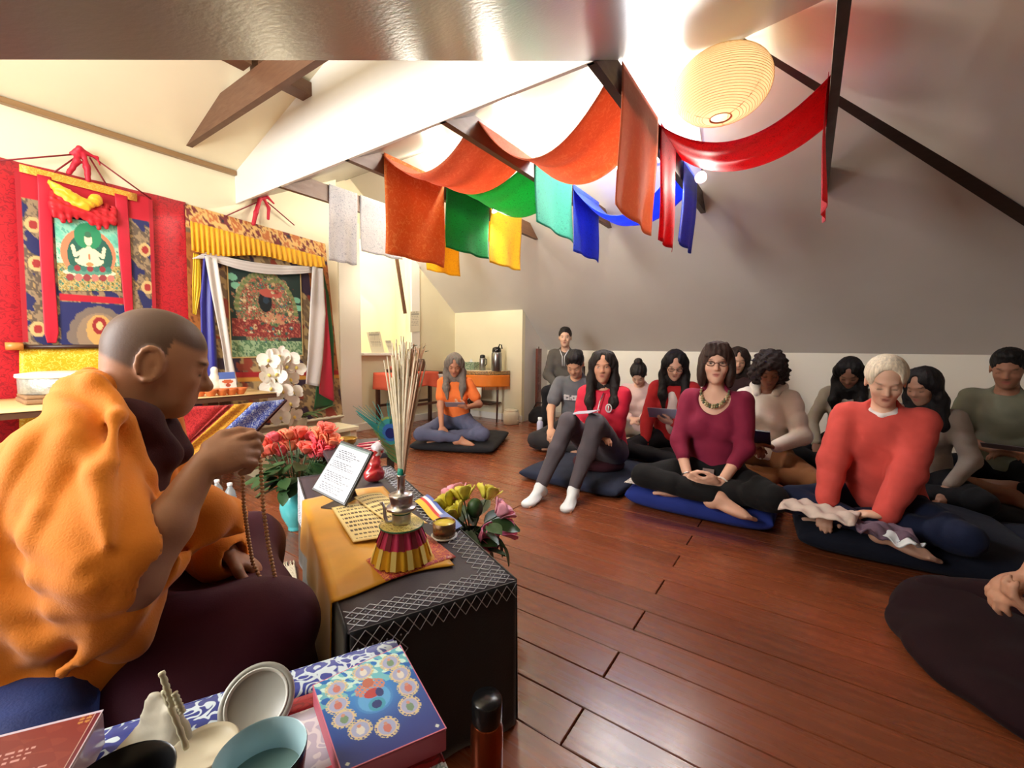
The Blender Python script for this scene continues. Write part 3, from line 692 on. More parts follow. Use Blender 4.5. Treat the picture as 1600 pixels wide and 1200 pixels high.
    if socks is not None:
        for s_ in (-1, 1):
            K = Sdf(); foot(K, an[s_], fd[s_], fu[s_], sc*1.03); K.p = K.p[:3]
            f_ = nrm(fd[s_]); K.ell(an[s_]+f_*0.15*sc-nrm(fu[s_])*0.05*sc, (0.045*sc, 0.04*sc, 0.022*sc), np.stack([f_, np.cross((0, 0, 1), f_), np.array((0, 0, 1.0))], 1), 0.03)
            K.cone(an[s_], an[s_]*0.85+kn[s_]*0.15, 0.038*sc, 0.037*sc, 0.02)
            sobj('sock', K, 0.006, cloth('sock_%d' % socks[0], socks), root)
    if hair:
        H = Sdf(); hair_sdf(H, P, HR, hc, hair, sc)
        amp = {'curly': 0.011, 'short': 0.003, 'bob': 0.0022, 'tied': 0.0009}.get(hair, 0.0028)
        if hair == 'curly': dsp = lambda X, Y, Z: amp*np.sin(X*95+sd+np.sin(Z*70))*np.sin(Y*105+2*np.sin(X*60))*np.sin(Z*90+1.2)*1.6
        else:
            h0 = hc
            dsp = lambda X, Y, Z: amp*np.sin(20*np.arctan2(Y-h0[1], X-h0[0]+0.001)+2.0*np.sin(Z*22+sd)+0*Z)*0.8+amp*0.5*np.sin((X*1.3+Y)*170+6*np.sin(Z*14))
        hm = mat('hair_%d_%d_%d' % tuple(hair_rgb), hair_rgb, rough=0.55, spec=0.3, var=0.25, vscale=30, bump=0.35, bscale=90, stretch=(4, 4, 0.5))
        sobj('hair', H, max(vox*0.9, 0.006), hm, root, dsp)
    root['_'] = 0; del root['_']
    return dict(root=root, P=P, HR=HR, hc=hc, sp=sp, arm=arm, kn=kn, an=an, inv=inv, sc=sc, top=tobj, RS=RS)
def hash_str(s): return sum((i+3)*ord(c) for i, c in enumerate(s))
# ------------------------------------------------------------------ cushions
def pillow(name, label, cat, loc, rz, w, d, h, m, group=None, puff=0.35, power=6, seam=True, seed=0.0):
    """sewn cushion: body and the piping round its edge"""
    root = thing(name, label, cat, loc, rz, group); n = 26; v = []; f = []
    for side in (1, -1):
        for j in range(n+1):
            for i in range(n+1):
                u = math.sin((i/n-0.5)*math.pi); q = math.sin((j/n-0.5)*math.pi)
                e = max(0.0, (1-abs(u)**power)*(1-abs(q)**power))**puff
                x = u*w/2*(1-0.02*abs(q)**2); y = q*d/2*(1-0.02*abs(u)**2)
                z = h/2+side*h/2*e if side > 0 else h/2-h/2*min(1, e*1.15)
                if side > 0: z += 0.006*e*float(nz(x, y, 14, seed))
                v.append((x, y, z))
    N2 = (n+1)**2
    for s_ in (0, 1):
        for j in range(n):
            for i in range(n):
                q = (s_*N2+j*(n+1)+i, s_*N2+j*(n+1)+i+1, s_*N2+(j+1)*(n+1)+i+1, s_*N2+(j+1)*(n+1)+i); f.append(q if s_ == 0 else q[::-1])
    me = bpy.data.meshes.new('cushion_body'); bm = bmesh.new()
    bv = [bm.verts.new(p) for p in v]
    for q in f: bm.faces.new([bv[i] for i in q])
    bmesh.ops.remove_doubles(bm, verts=bm.verts, dist=0.0005); bm.to_mesh(me); bm.free(); link('cushion_body', me, m, root, True)
    if seam:
        pts = []; k = 40
        for i in range(k):
            a = 2*math.pi*i/k; c, s_ = math.cos(a), math.sin(a); r = (abs(c)**8+abs(s_)**8)**(-1/8); pts.append((c*r*w/2*0.985, s_*r*d/2*0.985, h/2))
        pts.append(pts[0]); MB().tube(pts, 0.005, 6, False).obj('piping', m, root, True)
    return root
def zafu(name, label, loc, r, h, m, group=None):
    root = thing(name, label, 'cushion', loc, 0, group)
    prof = [(0.02, 0), (r*0.8, 0.004), (r*0.96, h*0.2), (r, h*0.5), (r*0.96, h*0.8), (r*0.8, h*0.97), (r*0.3, h), (0.02, h)]
    MB().lathe(prof, 48, fn=lambda q, z, a: q*(1+0.018*math.sin(24*a)*(1 if q > r*.7 else 0))).obj('cushion_body', m, root, True)
    return root
BLACKC = cloth('black_cushion', (34, 34, 38)); NAVYC = cloth('navy_cushion', (40, 46, 66)); BLUEC = cloth('blue_cushion', (42, 58, 140)); DNAVY = cloth('dark_navy_cushion', (24, 28, 42)); PLUMC = cloth('plum_cushion', (70, 34, 44))
G1 = 'flat floor cushions of the seated listeners'
pillow('floor_cushion', 'black flat floor cushion under the woman in the orange shirt', 'cushion', (3.42, 2.98, 0), rad(25), 0.92, 0.86, 0.085, BLACKC, G1)
pillow('floor_cushion', 'faded navy floor cushion under the woman in the red jacket', 'cushion', (3.12, 1.375, 0), rad(-2), 0.86, 0.82, 0.10, NAVYC, G1)
pillow('floor_cushion', 'bright blue floor cushion under the woman in the maroon sweater', 'cushion', (3.10, 0.51, 0), rad(0), 0.94, 0.84, 0.15, BLUEC, G1)
pillow('floor_cushion', 'dark navy floor cushion under the white-haired woman', 'cushion', (3.07, -0.45, 0), rad(4), 0.98, 0.96, 0.14, DNAVY, G1)
pillow('floor_cushion', 'black floor cushion under the long-haired woman in the red cardigan', 'cushion', (3.98, 0.98, 0), rad(0), 0.80, 0.76, 0.09, BLACKC, G1)
pillow('floor_cushion', 'black floor cushion under the woman in the white hooded sweater', 'cushion', (3.95, 0.17, 0), rad(0), 0.80, 0.74, 0.09, DNAVY, G1)
pillow('floor_cushion', 'dark floor cushion under the man in the grey printed T-shirt', 'cushion', (3.95, 1.84, 0), rad(-4), 0.80, 0.78, 0.09, BLACKC, G1)
pillow('floor_cushion', 'black floor cushion under the person with the long dark ponytail', 'cushion', (4.02, -0.76, 0), rad(0), 0.82, 0.76, 0.09, BLACKC, G1)
pillow('floor_cushion', 'dark blue floor cushion at the right in front of the man in the olive T-shirt', 'cushion', (3.05, -1.34, 0), rad(4), 0.86, 0.86, 0.11, DNAVY, G1)
zafu('round_cushion', 'plum round sitting cushion beneath the woman in the red jacket', (3.10, 1.30, 0.09), 0.2, 0.08, PLUMC, 'round sitting cushions')
zafu('round_cushion', 'black round sitting cushion beneath the woman in the maroon sweater', (3.0, 0.47, 0.14), 0.17, 0.03, BLACKC, 'round sitting cushions')
zafu('round_cushion', 'dark round sitting cushion beneath the white-haired woman', (2.98, -0.36, 0.13), 0.17, 0.03, BLACKC, 'round sitting cushions')
# ------------------------------------------------------------------ the listeners
def XY(px, X): p = aX(px, 560, X); return (p[0], p[1], 0.0)
def papers(name, label, cat, loc, R, w, h, m, t=0.002):
    o = MB().box(-w/2, w/2, -h/2, h/2, 0, t).obj(name, m); o.location = loc
    o.rotation_euler = Matrix(R).to_euler() if not isinstance(R, tuple) else R
    return tag(o, label, cat)
def glasses(r, rim, sc=1.0, w=0.022, h=0.015):
    P = r['P']; mb = MB()
    for y in (-1, 1):
        pts = []
        for i in range(13):
            a = 2*math.pi*i/12; pts.append(P(0.098, y*0.033+w*math.cos(a), 0.003+h*math.sin(a)))
        mb.tube(pts, 0.0022, 6, False); mb.tube([P(0.097, y*0.055, 0.008), P(0.06, y*0.074, 0.008), P(-0.005, y*0.082, 0.004)], 0.0018, 6)
    mb.tube([P(0.1, -0.011, 0.006), P(0.103, 0, 0.008), P(0.1, 0.011, 0.006)], 0.0018, 6)
    return mb.obj('glasses', rim, r['root'], True)
PAPER = mat('paper', (214, 212, 214), rough=0.7); GREYP = mat('grey_sheet', (176, 174, 190), rough=0.6); DARKP = mat('dark_folder', (52, 46, 52), rough=0.4)
FACE_BLACK = mat('black_rim', (24, 22, 24), rough=0.3)
gold = mat('brass', (196, 160, 84), rough=0.3, metal=1.0); silver = mat('silver', (200, 200, 204), rough=0.28, metal=1.0, bump=0.15, bscale=70)

# 1 orange shirt
L1 = XY(712, 3.36)
r = person('person', 'long grey-haired woman in an orange shirt sitting cross-legged, reading a sheet', L1, 216, seat=0.16, mat_top=0.085, lean=8, head=(4, 26, 0), sc=0.93,
           skin=(186, 132, 104), hair='longfront', hair_rgb=(120, 112, 104), top=(236, 122, 62), sleeve='short', bottom=(88, 92, 118), hr=(0.36, -0.10, 0.17), hl=(0.31, 0.14, 0.43), hld=(0.3, -0.9, 0.3), hln=(-0.6, 0, 0.8), fem=1.2, vox=0.008, loose=0.0, pleg=0.95)
def loc2w(r, L, p): a = r['root'].rotation_euler.z; return (L[0]+p[0]*math.cos(a)-p[1]*math.sin(a), L[1]+p[0]*math.sin(a)+p[1]*math.cos(a), p[2])
papers('sheet', 'pale lilac sheet held up by the woman in orange', 'paper', loc2w(r, L1, (0.35, 0.03, 0.46)), (rad(28), 0, rad(216-90)), 0.19, 0.12, GREYP)
# 2 man in hooded sweater on a chair
L2 = XY(884, 4.75)
chair2 = dict(knee={-1: (0.44, -0.12, 0.52), 1: (0.44, 0.13, 0.52)}, ankle={-1: (0.42, -0.13, 0.09), 1: (0.42, 0.14, 0.09)}, dir={-1: (1, -0.15, -.1), 1: (1, 0.15, -.1)})
r = person('person', 'short-haired man in a dark grey hooded sweater sitting on a chair by the wall', L2, 196, seat=0.43, sc=0.97, lean=4, head=(8, 2, 0), skin=(214, 172, 146), hair='short', hair_rgb=(32, 26, 24), eyes='open',
           top=(84, 80, 76), sleeve='long', bottom=(26, 26, 30), legs='chair', feet=chair2, hr=(0.28, -0.06, 0.60), hl=(0.28, 0.06, 0.58), loose=0.02, vox=0.009, socks=(40, 40, 44))
dr = MB(); sp = r['sp']
for y in (-1, 1): dr.tube([sp(0.07, y*0.055, 0.60), sp(0.10, y*0.035, 0.56), sp(0.118, y*0.014, 0.52), sp(0.124, y*0.012, 0.40)], 0.006, 6)
dr.obj('drawstring', PAPER, r['root'], True)
ch = thing('wooden_chair', 'plain dark chair under the man in the hooded sweater', 'chair', L2, rad(196))
cw = wood('chair_wood', (70, 46, 34), (48, 30, 22), rough=0.4)
MB().box(-0.2, 0.24, -0.21, 0.21, 0.385, 0.425).obj('seat', cw, ch, bevel=0.01); MB().box(-0.235, -0.205, -0.2, 0.2, 0.62, 0.80).obj('backrest', cw, ch, bevel=0.008)
for x in (-0.22, 0.2):
    for y in (-0.19, 0.19): MB().box(x-.018, x+.018, y-.018, y+.018, 0, 0.39 if x > 0 else 0.80).obj('leg', cw, ch)
# 3 grey T-shirt
L3 = XY(905, 3.78)
r = person('person', 'dark-haired man in a grey T-shirt with white lettering, head bowed', L3, 196, seat=0.17, mat_top=0.09, lean=14, head=(0, 38, 0), sc=1.0, skin=(206, 158, 128), hair='short', hair_rgb=(30, 28, 30),
           top=(104, 106, 112), sleeve='short', bottom=(48, 46, 48), hr=(0.42, -0.17, 0.30), hl=(0.36, 0.14, 0.24), vox=0.0085, loose=0.012)
sp = r['sp']; gl = MB(); q = 0
for i, wdt in enumerate((0.026, 0.024, 0.03, 0.03, 0.024, 0.026, 0.024)):      # blurred block lettering across the chest
    y0 = 0.095-i*0.029
    bow = lambda y: 0.125-0.9*y*y
    for (a0, a1, b0, b1) in ([(0, .3, 0, 1), (.3, 1, .75, 1), (.3, 1, .38, .6)], [(0, .3, 0, 1), (.7, 1, 0, 1), (.3, .7, 0, .3)], [(0, 1, .7, 1), (0, 1, 0, .3), (0, .3, .3, .7), (.7, 1, .3, .7)], [(0, 1, .7, 1), (0, 1, 0, .3), (0, .3, .3, .7), (.7, 1, .3, .7)], [(0, .3, 0, 1), (.3, 1, .4, .65), (.7, 1, 0, .4)], [(0, 1, 0, .28), (0, .3, .28, 1), (.3, 1, .7, 1)], [(0, 1, 0, .28), (0, 1, .38, .62), (0, 1, .72, 1)])[i]:
        ya, yb = y0-a0*wdt, y0-a1*wdt; za, zb = 0.405+b0*0.045, 0.405+b1*0.045
        gl.add([sp(bow(ya), ya, za), sp(bow(yb), yb, za), sp(bow(yb), yb, zb), sp(bow(ya), ya, zb), sp(bow(ya)-.03, ya, za), sp(bow(yb)-.03, yb, za), sp(bow(yb)-.03, yb, zb), sp(bow(ya)-.03, ya, zb)],
               [(0, 1, 2, 3), (7, 6, 5, 4), (0, 4, 5, 1), (1, 5, 6, 2), (2, 6, 7, 3), (3, 7, 4, 0)])
gl.obj('lettering', PAPER, r['root'])
# 4 red jacket, knees drawn up
L4 = XY(948, 3.08)
kn4 = dict(knee={-1: (0.40, -0.13, 0.50), 1: (0.37, 0.06, 0.50)}, ankle={-1: (0.655, -0.22, 0.085), 1: (0.60, -0.005, 0.085)}, dir={-1: (1, -0.1, -0.15), 1: (1, 0.12, -0.15)})
RED = cloth('red_jacket', (206, 38, 66), rough=0.6)
r = person('person', 'woman in a red zip jacket and grey leggings with knees drawn up and white socks', L4, 184, seat=0.155, lean=5, head=(14, 2, 0), sc=0.97, skin=(202, 150, 122), hair='longfront', hair_rgb=(34, 27, 26), eyes='open', lips=(176, 92, 88),
           top_mat=RED, sleeve='long', bottom=(84, 78, 84), legs='up', feet=kn4, hr=(0.30, 0.02, 0.40), hl=(0.24, -0.08, 0.37), hrd=(0.2, 1, 0), hld=(0.1, -1, 0), loose=0.022, vox=0.007, fem=0.8, socks=(226, 232, 236), pleg=0.93)
sp = r['sp']; z = MB(); z.tube([sp(0.095, 0.03, 0.565), sp(0.137, 0.012, 0.5), sp(0.158, 0.0, 0.42), sp(0.163, 0, 0.34), sp(0.158, 0, 0.24)], 0.0045, 6); z.obj('zipper', silver, r['root'], True)
bd = MB(); cc = sp(0.148, 0.085, 0.475)
pts = [sp(0.1535-0.16*abs(0.085+0.02*math.cos(a)-0.05), 0.085+0.020*math.cos(a), 0.46+0.03*math.sin(a)) for a in np.linspace(0, 2*math.pi, 17)]; bd.tube(pts, 0.005, 6, False)
bd.tube([sp(0.152, 0.085, 0.44), sp(0.152, 0.085, 0.48)], 0.0055, 6); bd.obj('crest_badge', PAPER, r['root'], True)
papers('folded_sheet', 'lavender folded sheet resting on the knees of the woman in the red jacket', 'paper', loc2w(r, L4, (0.40, -0.02, 0.575)), (rad(-8), rad(10), rad(70)), 0.21, 0.10, GREYP, 0.004)
# 5 bun
L5 = XY(1003, 4.45)
r = person('person', 'woman with a dark hair bun in a pale pink top bowing over her lap', L5, 190, seat=0.11, mat_top=0.03, lean=12, head=(0, 46, 0), sc=0.94, skin=(222, 176, 150), hair='bun', hair_rgb=(34, 28, 28), top=(226, 196, 190), sleeve='long', bottom=(198, 186, 168), fem=0.6, hr=(0.30, -0.05, 0.34), hl=(0.30, 0.06, 0.34), vox=0.009, loose=0.015)
# 6 red cardigan
L6 = XY(1056, 3.88)
r = person('person', 'woman with long black hair and glasses in a red cardigan over white reading a sheet', L6, 188, seat=0.15, mat_top=0.09, lean=6, head=(10, 24, 0), sc=1.0, skin=(218, 172, 146), hair='longfront', hair_rgb=(26, 24, 26), top=(184, 46, 50), sleeve='long', bottom=(26, 26, 30), fem=0.7, hr=(0.24, -0.20, 0.20), hl=(0.30, 0.03, 0.42), hld=(0.2, -1, 0.2), hln=(-.5, 0, .8), vox=0.0085, loose=0.012)
glasses(r, FACE_BLACK)
sp = r['sp']; sh = Sdf(); sh.ell(sp(0.035, 0, 0.30), (0.115, 0.075, 0.27), r['RS']); sh.half(sp(0, 0, 0.52), (0, 0, 1)); sobj('white_shirt', sh, 0.009, cloth('white_shirt', (232, 226, 222)), r['root'], folds(0.003, 40))
papers('sheet', 'grey sheet held by the woman in the red cardigan', 'paper', loc2w(r, L6, (0.36, -0.05, 0.50)), (rad(38), 0, rad(188-90)), 0.22, 0.15, GREYP)
# 7 maroon sweater
L7 = XY(1122, 2.90)
MAR = cloth('maroon_knit', (128, 34, 62), rough=0.8)
r = person('person', 'woman with a brown bob and glasses in a maroon scoop-neck sweater, hands joined in lap', L7, 180, seat=0.15, mat_top=0.14, kx=0.76, lean=2, head=(10, 0, 0), sc=1.04, skin=(220, 174, 150), hair='bob', hair_rgb=(56, 38, 32), eyes='open', brow=(80, 60, 50), lips=(186, 104, 96),
           top_mat=MAR, sleeve='mid', bottom=(22, 22, 24), hr=(0.27, -0.085, 0.25), hl=(0.27, 0.085, 0.25), hrd=(0.35, 0.9, 0.1), hld=(0.35, -0.9, 0.1), hrn=(-0.7, 0, 0.7), hln=(-0.7, 0, 0.7), curl=0.35, fem=1.0, vneck=0.95, vox=0.0065, pleg=0.9, hint={-1: (-0.25, -0.85, -0.5), 1: (-0.25, 0.85, -0.5)})
glasses(r, mat('brown_rim', (70, 40, 34), rough=0.3), w=0.021, h=0.0135)
sp = r['sp']
nk = thing('bead_necklace', 'pale green and brown bead necklace on the woman in the maroon sweater', 'necklace')
for ring in range(2):
    for i in range(17):
        t = (i/16-0.5)*2; y = 0.075*math.sin(t*1.45); x = 0.028+0.068*math.cos(t*1.45)+0.012*ring; zz = 0.60-0.085*math.cos(t*1.5)-0.012*ring
        b = MB().ball((0, 0, 0), 0.0075, 8, 6).obj('bead', mat('bead_%d' % (i % 3), [(150, 140, 96), (86, 96, 70), (196, 182, 140)][i % 3], rough=0.35), nk, True)
        w_ = loc2w(r, L7, sp(x, y, zz)); b.location = w_
el, wr = r['arm'][1]; d = nrm(wr-el)
def ring_obj(name, c, d, rr, t, m, parent):
    d = nrm(d); a = nrm(np.cross(d, (0, 0, 1.0))); b = np.cross(d, a)
    pts = [c+a*rr*math.cos(q)+b*rr*math.sin(q) for q in np.linspace(0, 2*math.pi, 19)]
    return MB().tube(pts, t, 6, False).obj(name, m, parent, True)
ring_obj('bracelet', wr-d*0.03, d, 0.031, 0.005, mat('white_bangle', (235, 226, 215), rough=0.4), r['root'])
el, wr = r['arm'][-1]; ring_obj('bracelet', wr-nrm(wr-el)*0.03, wr-el, 0.031, 0.004, silver, r['root'])
bl = Sdf(); bl.ell(sp(0, 0, 0.135), (0.135, 0.178, 0.022), r['RS']); sobj('belt', bl, 0.008, mat('black_leather', (16, 15, 16), rough=0.35), r['root'])
MB().bar(sp(0.139, -0.03, 0.135), sp(0.139, 0.03, 0.135), 0.006, 0.028).obj('buckle', silver, r['root'])
# 8 face hidden behind the maroon sweater
L8 = XY(1152, 4.75)
person('person', 'dark-haired person almost hidden behind the woman in the maroon sweater', L8, 186, seat=0.18, mat_top=0.06, lean=6, head=(8, 14, 0), sc=1.0, skin=(214, 170, 142), hair='long', hair_rgb=(48, 36, 32), top=(70, 50, 52), bottom=(30, 30, 34), vox=0.0095, fem=0.5)
# 9 white hooded sweater
L9 = XY(1204, 3.70)
r = person('person', 'woman with curly dark hair in a white hooded sweater reading a dark tablet', L9, 176, seat=0.135, mat_top=0.09, lean=4, head=(14, 28, 0), sc=1.0, skin=(142, 92, 68), lips=(120, 66, 60), hair='curly', hair_rgb=(44, 34, 34), top=(230, 222, 212), sleeve='long', bottom=(128, 84, 50), fem=0.9, hr=(0.30, -0.05, 0.36), hl=(0.32, 0.10, 0.36), hld=(0.4, -0.8, 0.2), vox=0.0085, loose=0.018)
sp = r['sp']; hd_ = Sdf(); hd_.path([sp(0.06, -0.06, 0.575), sp(-0.03, -0.085, 0.61), sp(-0.085, 0, 0.60), sp(-0.03, 0.085, 0.61), sp(0.06, 0.06, 0.575)], [0.028, 0.036, 0.05, 0.036, 0.028], 0.03); sobj('hood', hd_, 0.009, cloth('230_222_212', (230, 222, 212)), r['root'], folds(0.003, 40))
t9 = papers('tablet_case', 'dark tablet in a folding case held by the woman in the white hooded sweater', 'tablet', loc2w(r, L9, (0.40, -0.02, 0.42)), (rad(50), 0, rad(176-90)), 0.2, 0.15, DARKP, 0.012)
# 10 dark-haired woman behind white hair
L10 = XY(1332, 4.5)
r = person('person', 'woman with long black hair bowed forward in a beige top beside the white-haired woman', L10, 172, seat=0.15, mat_top=0.09, lean=8, head=(0, 40, 0), sc=0.97, skin=(150, 108, 88), hair='longfront', hair_rgb=(20, 17, 18), top=(172, 164, 146), sleeve='long', bottom=(26, 26, 30), fem=0.7, vox=0.009)
# 11 white-haired woman
L11 = XY(1388, 2.93)
SAL = cloth('salmon_sweatshirt', (206, 82, 74), rough=0.85)
r = person('person', 'white-haired woman in a salmon red sweatshirt looking down at her lap', L11, 168, seat=0.145, mat_top=0.13, kx=0.85, lean=6, head=(12, 24, 0), sc=0.98, skin=(220, 176, 150), hair='tied', hair_rgb=(222, 210, 186), brow=(150, 130, 110), top_mat=SAL, sleeve='long', bottom=(22, 30, 56), hr=(0.34, -0.16, 0.235), hl=(0.34, 0.06, 0.215), hld=(0.4, -0.9, 0.0), fem=0.7, vox=0.0065, loose=0.034, pleg=0.86)
sp = r['sp']; cl = Sdf(); cl.path([sp(0.045, -0.05, 0.572), sp(-0.03, -0.062, 0.60), sp(-0.06, 0, 0.61), sp(-0.03, 0.062, 0.60), sp(0.045, 0.05, 0.572), sp(0.066, 0, 0.558), sp(0.045, -0.05, 0.572)], 0.017, 0.01); sobj('white_collar', cl, 0.006, cloth('white_shirt', (232, 226, 222)), r['root'])
sc_ = loc2w(r, L11, (0.40, -0.06, 0.235)); rr = rot2(rad(168))
def lapcloth(name, label, c, w, d, m, seed, amp=0.02, rz=0.0):
    rr = rot2(rz)
    def fn(u, v):
        x, y = (u-0.5)*w, (v-0.5)*d; a, b = rr(x, y)
        return (c[0]+a, c[1]+b, c[2]+amp*float(nz(x, y, 22, seed))-0.5*abs(x)**1.5-0.25*y*y)
    return tag(grid(fn, 22, 18, name, m, None, 0.006), label, 'cloth')
lapcloth('folded_scarf', 'pale pinkish scarf spread on the white-haired woman\'s lap', loc2w(r, L11, (0.43, -0.17, 0.25)), 0.22, 0.30, cloth('pale_scarf', (206, 190, 180)), 1.0, 0.016, rad(168))
lapcloth('crumpled_shawl', 'crumpled mauve shawl between the white-haired woman\'s knees', loc2w(r, L11, (0.46, 0.07, 0.225)), 0.16, 0.2, cloth('mauve_shawl', (104, 84, 100)), 2.0, 0.03, rad(190))
lapcloth('white_tissue', 'crumpled white tissue on the white-haired woman\'s foot', loc2w(r, L11, (0.50, 0.14, 0.215)), 0.09, 0.12, cloth('tissue', (220, 226, 230)), 3.0, 0.025, rad(150))
# 12 behind the white-haired woman
L12 = XY(1458, 3.85)
person('person', 'person with a long dark ponytail and grey top behind the white-haired woman', L12, 160, seat=0.10, mat_top=0.09, lean=8, head=(-18, 22, 0), sc=0.95, skin=(160, 118, 96), hair='long', hair_rgb=(22, 18, 20), top=(150, 140, 132), sleeve='long', bottom=(24, 24, 28), fem=0.5, vox=0.009)
# 13 man in olive T-shirt
L13 = XY(1580, 4.3)
r = person('person', 'dark-haired man in an olive grey T-shirt and black shorts near the right edge', L13, 162, seat=0.15, mat_top=0.09, lean=8, head=(0, 20, 0), sc=1.04, skin=(158, 112, 88), hair='short', hair_rgb=(16, 14, 15), top=(126, 130, 112), sleeve='short', bottom=(22, 22, 24), pleg=0.05, hr=(0.26, -0.02, 0.38), hl=(0.26, 0.10, 0.37), hrd=(0.2, 1, 0), hld=(0.2, -1, 0), vox=0.0085, loose=0.015)
papers('sheet', 'pale sheet in the hands of the man in the olive T-shirt', 'paper', loc2w(r, L13, (0.36, 0.03, 0.42)), (rad(20), 0, rad(162-90)), 0.2, 0.14, GREYP)
# 14 near person at the right edge: only the hands and the robe over the lap show
L14 = (2.06, -0.95, 0.0)
def w2l(L, face, p): c_, s_ = math.cos(rad(face)), math.sin(rad(face)); x, y = p[0]-L[0], p[1]-L[1]; return np.array([x*c_+y*s_, -x*s_+y*c_, p[2]])
h14 = [w2l(L14, 118, aD(*q)) for q in ((1612, 900, 1.26), (1548, 925, 1.27), (1618, 985, 1.2), (1545, 955, 1.24))]
r = person('person', 'person in a dark maroon robe at the right edge, hands together over the lap', L14, 118, seat=0.09, mat_top=0.0, lean=4, head=(0, 15, 0), sc=1.05, skin=(190, 142, 116), hair='short', hair_rgb=(30, 24, 22), top=(30, 8, 14), sleeve='short', bottom=(30, 7, 14), hr=h14[0], hl=h14[2], hrd=h14[1]-h14[0], hld=h14[3]-h14[2], hrn=(0, 0, -1), hln=(-0.3, 0, 0.9), curl=0.8, vox=0.007, loose=0.03)
lap = Sdf(); lap.ell((0.27, -0.04, 0.03), (0.38, 0.46, 0.11), None, 0.05); lap.ell((0.34, -0.30, 0.06), (0.16, 0.18, 0.10), None, 0.06); lap.ell((0.34, 0.30, 0.06), (0.16, 0.18, 0.10), None, 0.06); lap.half((0, 0, 0.0), (0, 0, -1))
sobj('robe_skirt', lap, 0.011, cloth('30_7_14', (30, 7, 14)), r['root'], folds(0.008, 26, 1.0))
# ------------------------------------------------------------------ the teacher and his seat
A26 = rad(-25.5)
pillow('seat_cushion', 'thick dark blue seat cushion under the teacher in the orange robe', 'cushion', (0.15-0.25*math.cos(rad(20)), 1.345+0.25*math.sin(rad(20)), 0.0), rad(-20), 0.78, 0.88, 0.40, mat('blue_velvet', (14, 46, 112), rough=0.6, var=0.15, vscale=14, sheen=0.08, bump=0.1, bscale=200), None, puff=0.22, power=9)
rug = thing('fringed_rug', 'cream fringed rug on the floor between the blue cushion and the low table', 'rug', (0.42, 1.32, 0), A26)
MB().box(-0.07, 0.28, -0.55, 0.75, 0.0, 0.012).obj('rug_body', mat('cream_rug', (206, 194, 172), rough=0.95, bump=0.5, bscale=90), rug, bevel=.004)
rn = random.Random(5)
for side in (-1, 1):
    fr = MB()
    for i in range(40):
        x = -0.065+0.34*i/39; y0 = -0.55 if side < 0 else 0.75; fr.tube([(x, y0, 0.007), (x+rn.uniform(-.008, .008), y0+side*0.03, 0.006), (x+rn.uniform(-.014, .014), y0+side*0.06, 0.003)], 0.0026, 4)
    tag(fr.obj('fringe', mat('cream_rug', (206, 194, 172)), rug), kind='stuff')
ML = (0.15, 1.345, 0.0); MF = -20; MS = 1.03; SEAT = 0.285
ca, sa = math.cos(rad(MF)), math.sin(rad(MF))
def m2l(p): x, y = p[0]-ML[0], p[1]-ML[1]; return np.array([x*ca+y*sa, -x*sa+y*ca, p[2]])
def l2m(p): return (ML[0]+p[0]*ca-p[1]*sa, ML[1]+p[0]*sa+p[1]*ca, p[2])
mk = thing('person', 'shaven-headed man in an orange robe over maroon, seated and counting prayer beads', 'person', ML, rad(MF))
RS = Ry(rad(19)); sp = lambda x, y, z: np.array([0, 0, SEAT+0.08])+RS@np.array([x, y, z-0.08])*MS
HR = Rz(rad(3))@Ry(rad(20)); hc = m2l(aD(247, 566, 1.035))
shR = m2l(aD(112, 716, 0.87)); elR = m2l(aD(205, 912, 0.80)); wrR = m2l(aD(318, 727, 0.93)); tipR = m2l(aD(404, 690, 1.0))
shL = sp(0.02, 0.17, 0.52); wrL = m2l(aD(352, 862, 1.13)); tipL = m2l(aD(412, 893, 1.16)); elL, wrL2 = ik(shL, wrL, 0.29, 0.27, (-0.2, 0.8, -0.6))
MSK = (164, 118, 92)
B = Sdf()
B.ell(sp(0, 0, 0.10), (0.11, 0.16, 0.11), RS); B.ell(sp(0, 0, 0.26), (0.09, 0.13, 0.14), RS, 0.05); B.ell(sp(0, 0, 0.42), (0.1, 0.15, 0.15), RS, 0.05)
B.cone(shR, shL, 0.055, k=0.04); nb_ = sp(0.0, 0, 0.55); B.cone(nb_, hc+HR@np.array([-0.03, 0, -0.04])*1.02, 0.066, 0.060, 0.03)
P = head_sdf(B, hc, HR, 1.03, 0.0, 1.05); B.ell(P(0.106, 0, -0.026), (0.012, 0.016, 0.012), HR, 0.012)
B.ell(P(-0.012, 0, 0.0), (0.085, 0.078, 0.08), HR, 0.03); B.ell(P(0.05, 0, -0.07), (0.042, 0.05, 0.036), HR, 0.03)
for y in (-1, 1):
    B.path([P(-0.012+0.021*math.cos(a_)-0.004*math.sin(a_), y*(0.083+0.006*(1-math.cos(a_))/2), -0.006+0.036*math.sin(a_)) for a_ in np.linspace(-1.7, 3.9-5.6*0, 12)][::1], [0.0055]*12, 0.005)
    B.ell(P(-0.008, y*0.074, -0.036), (0.010, 0.010, 0.012), HR, 0.008)
B.cone(shR, elR, 0.055, 0.046, 0.02); B.cone(elR, elR*0.55+wrR*0.45, 0.048, 0.044, 0.02); B.cone(elR*0.55+wrR*0.45, wrR, 0.044, 0.029, 0.02)
fdR = nrm(tipR-wrR); nR = np.cross(fdR, (0, 0, 1.0)); nR = -nR if nR[1] < 0 else nR
nR = nrm(nR*0.8+np.array([0, 0, -0.55]))
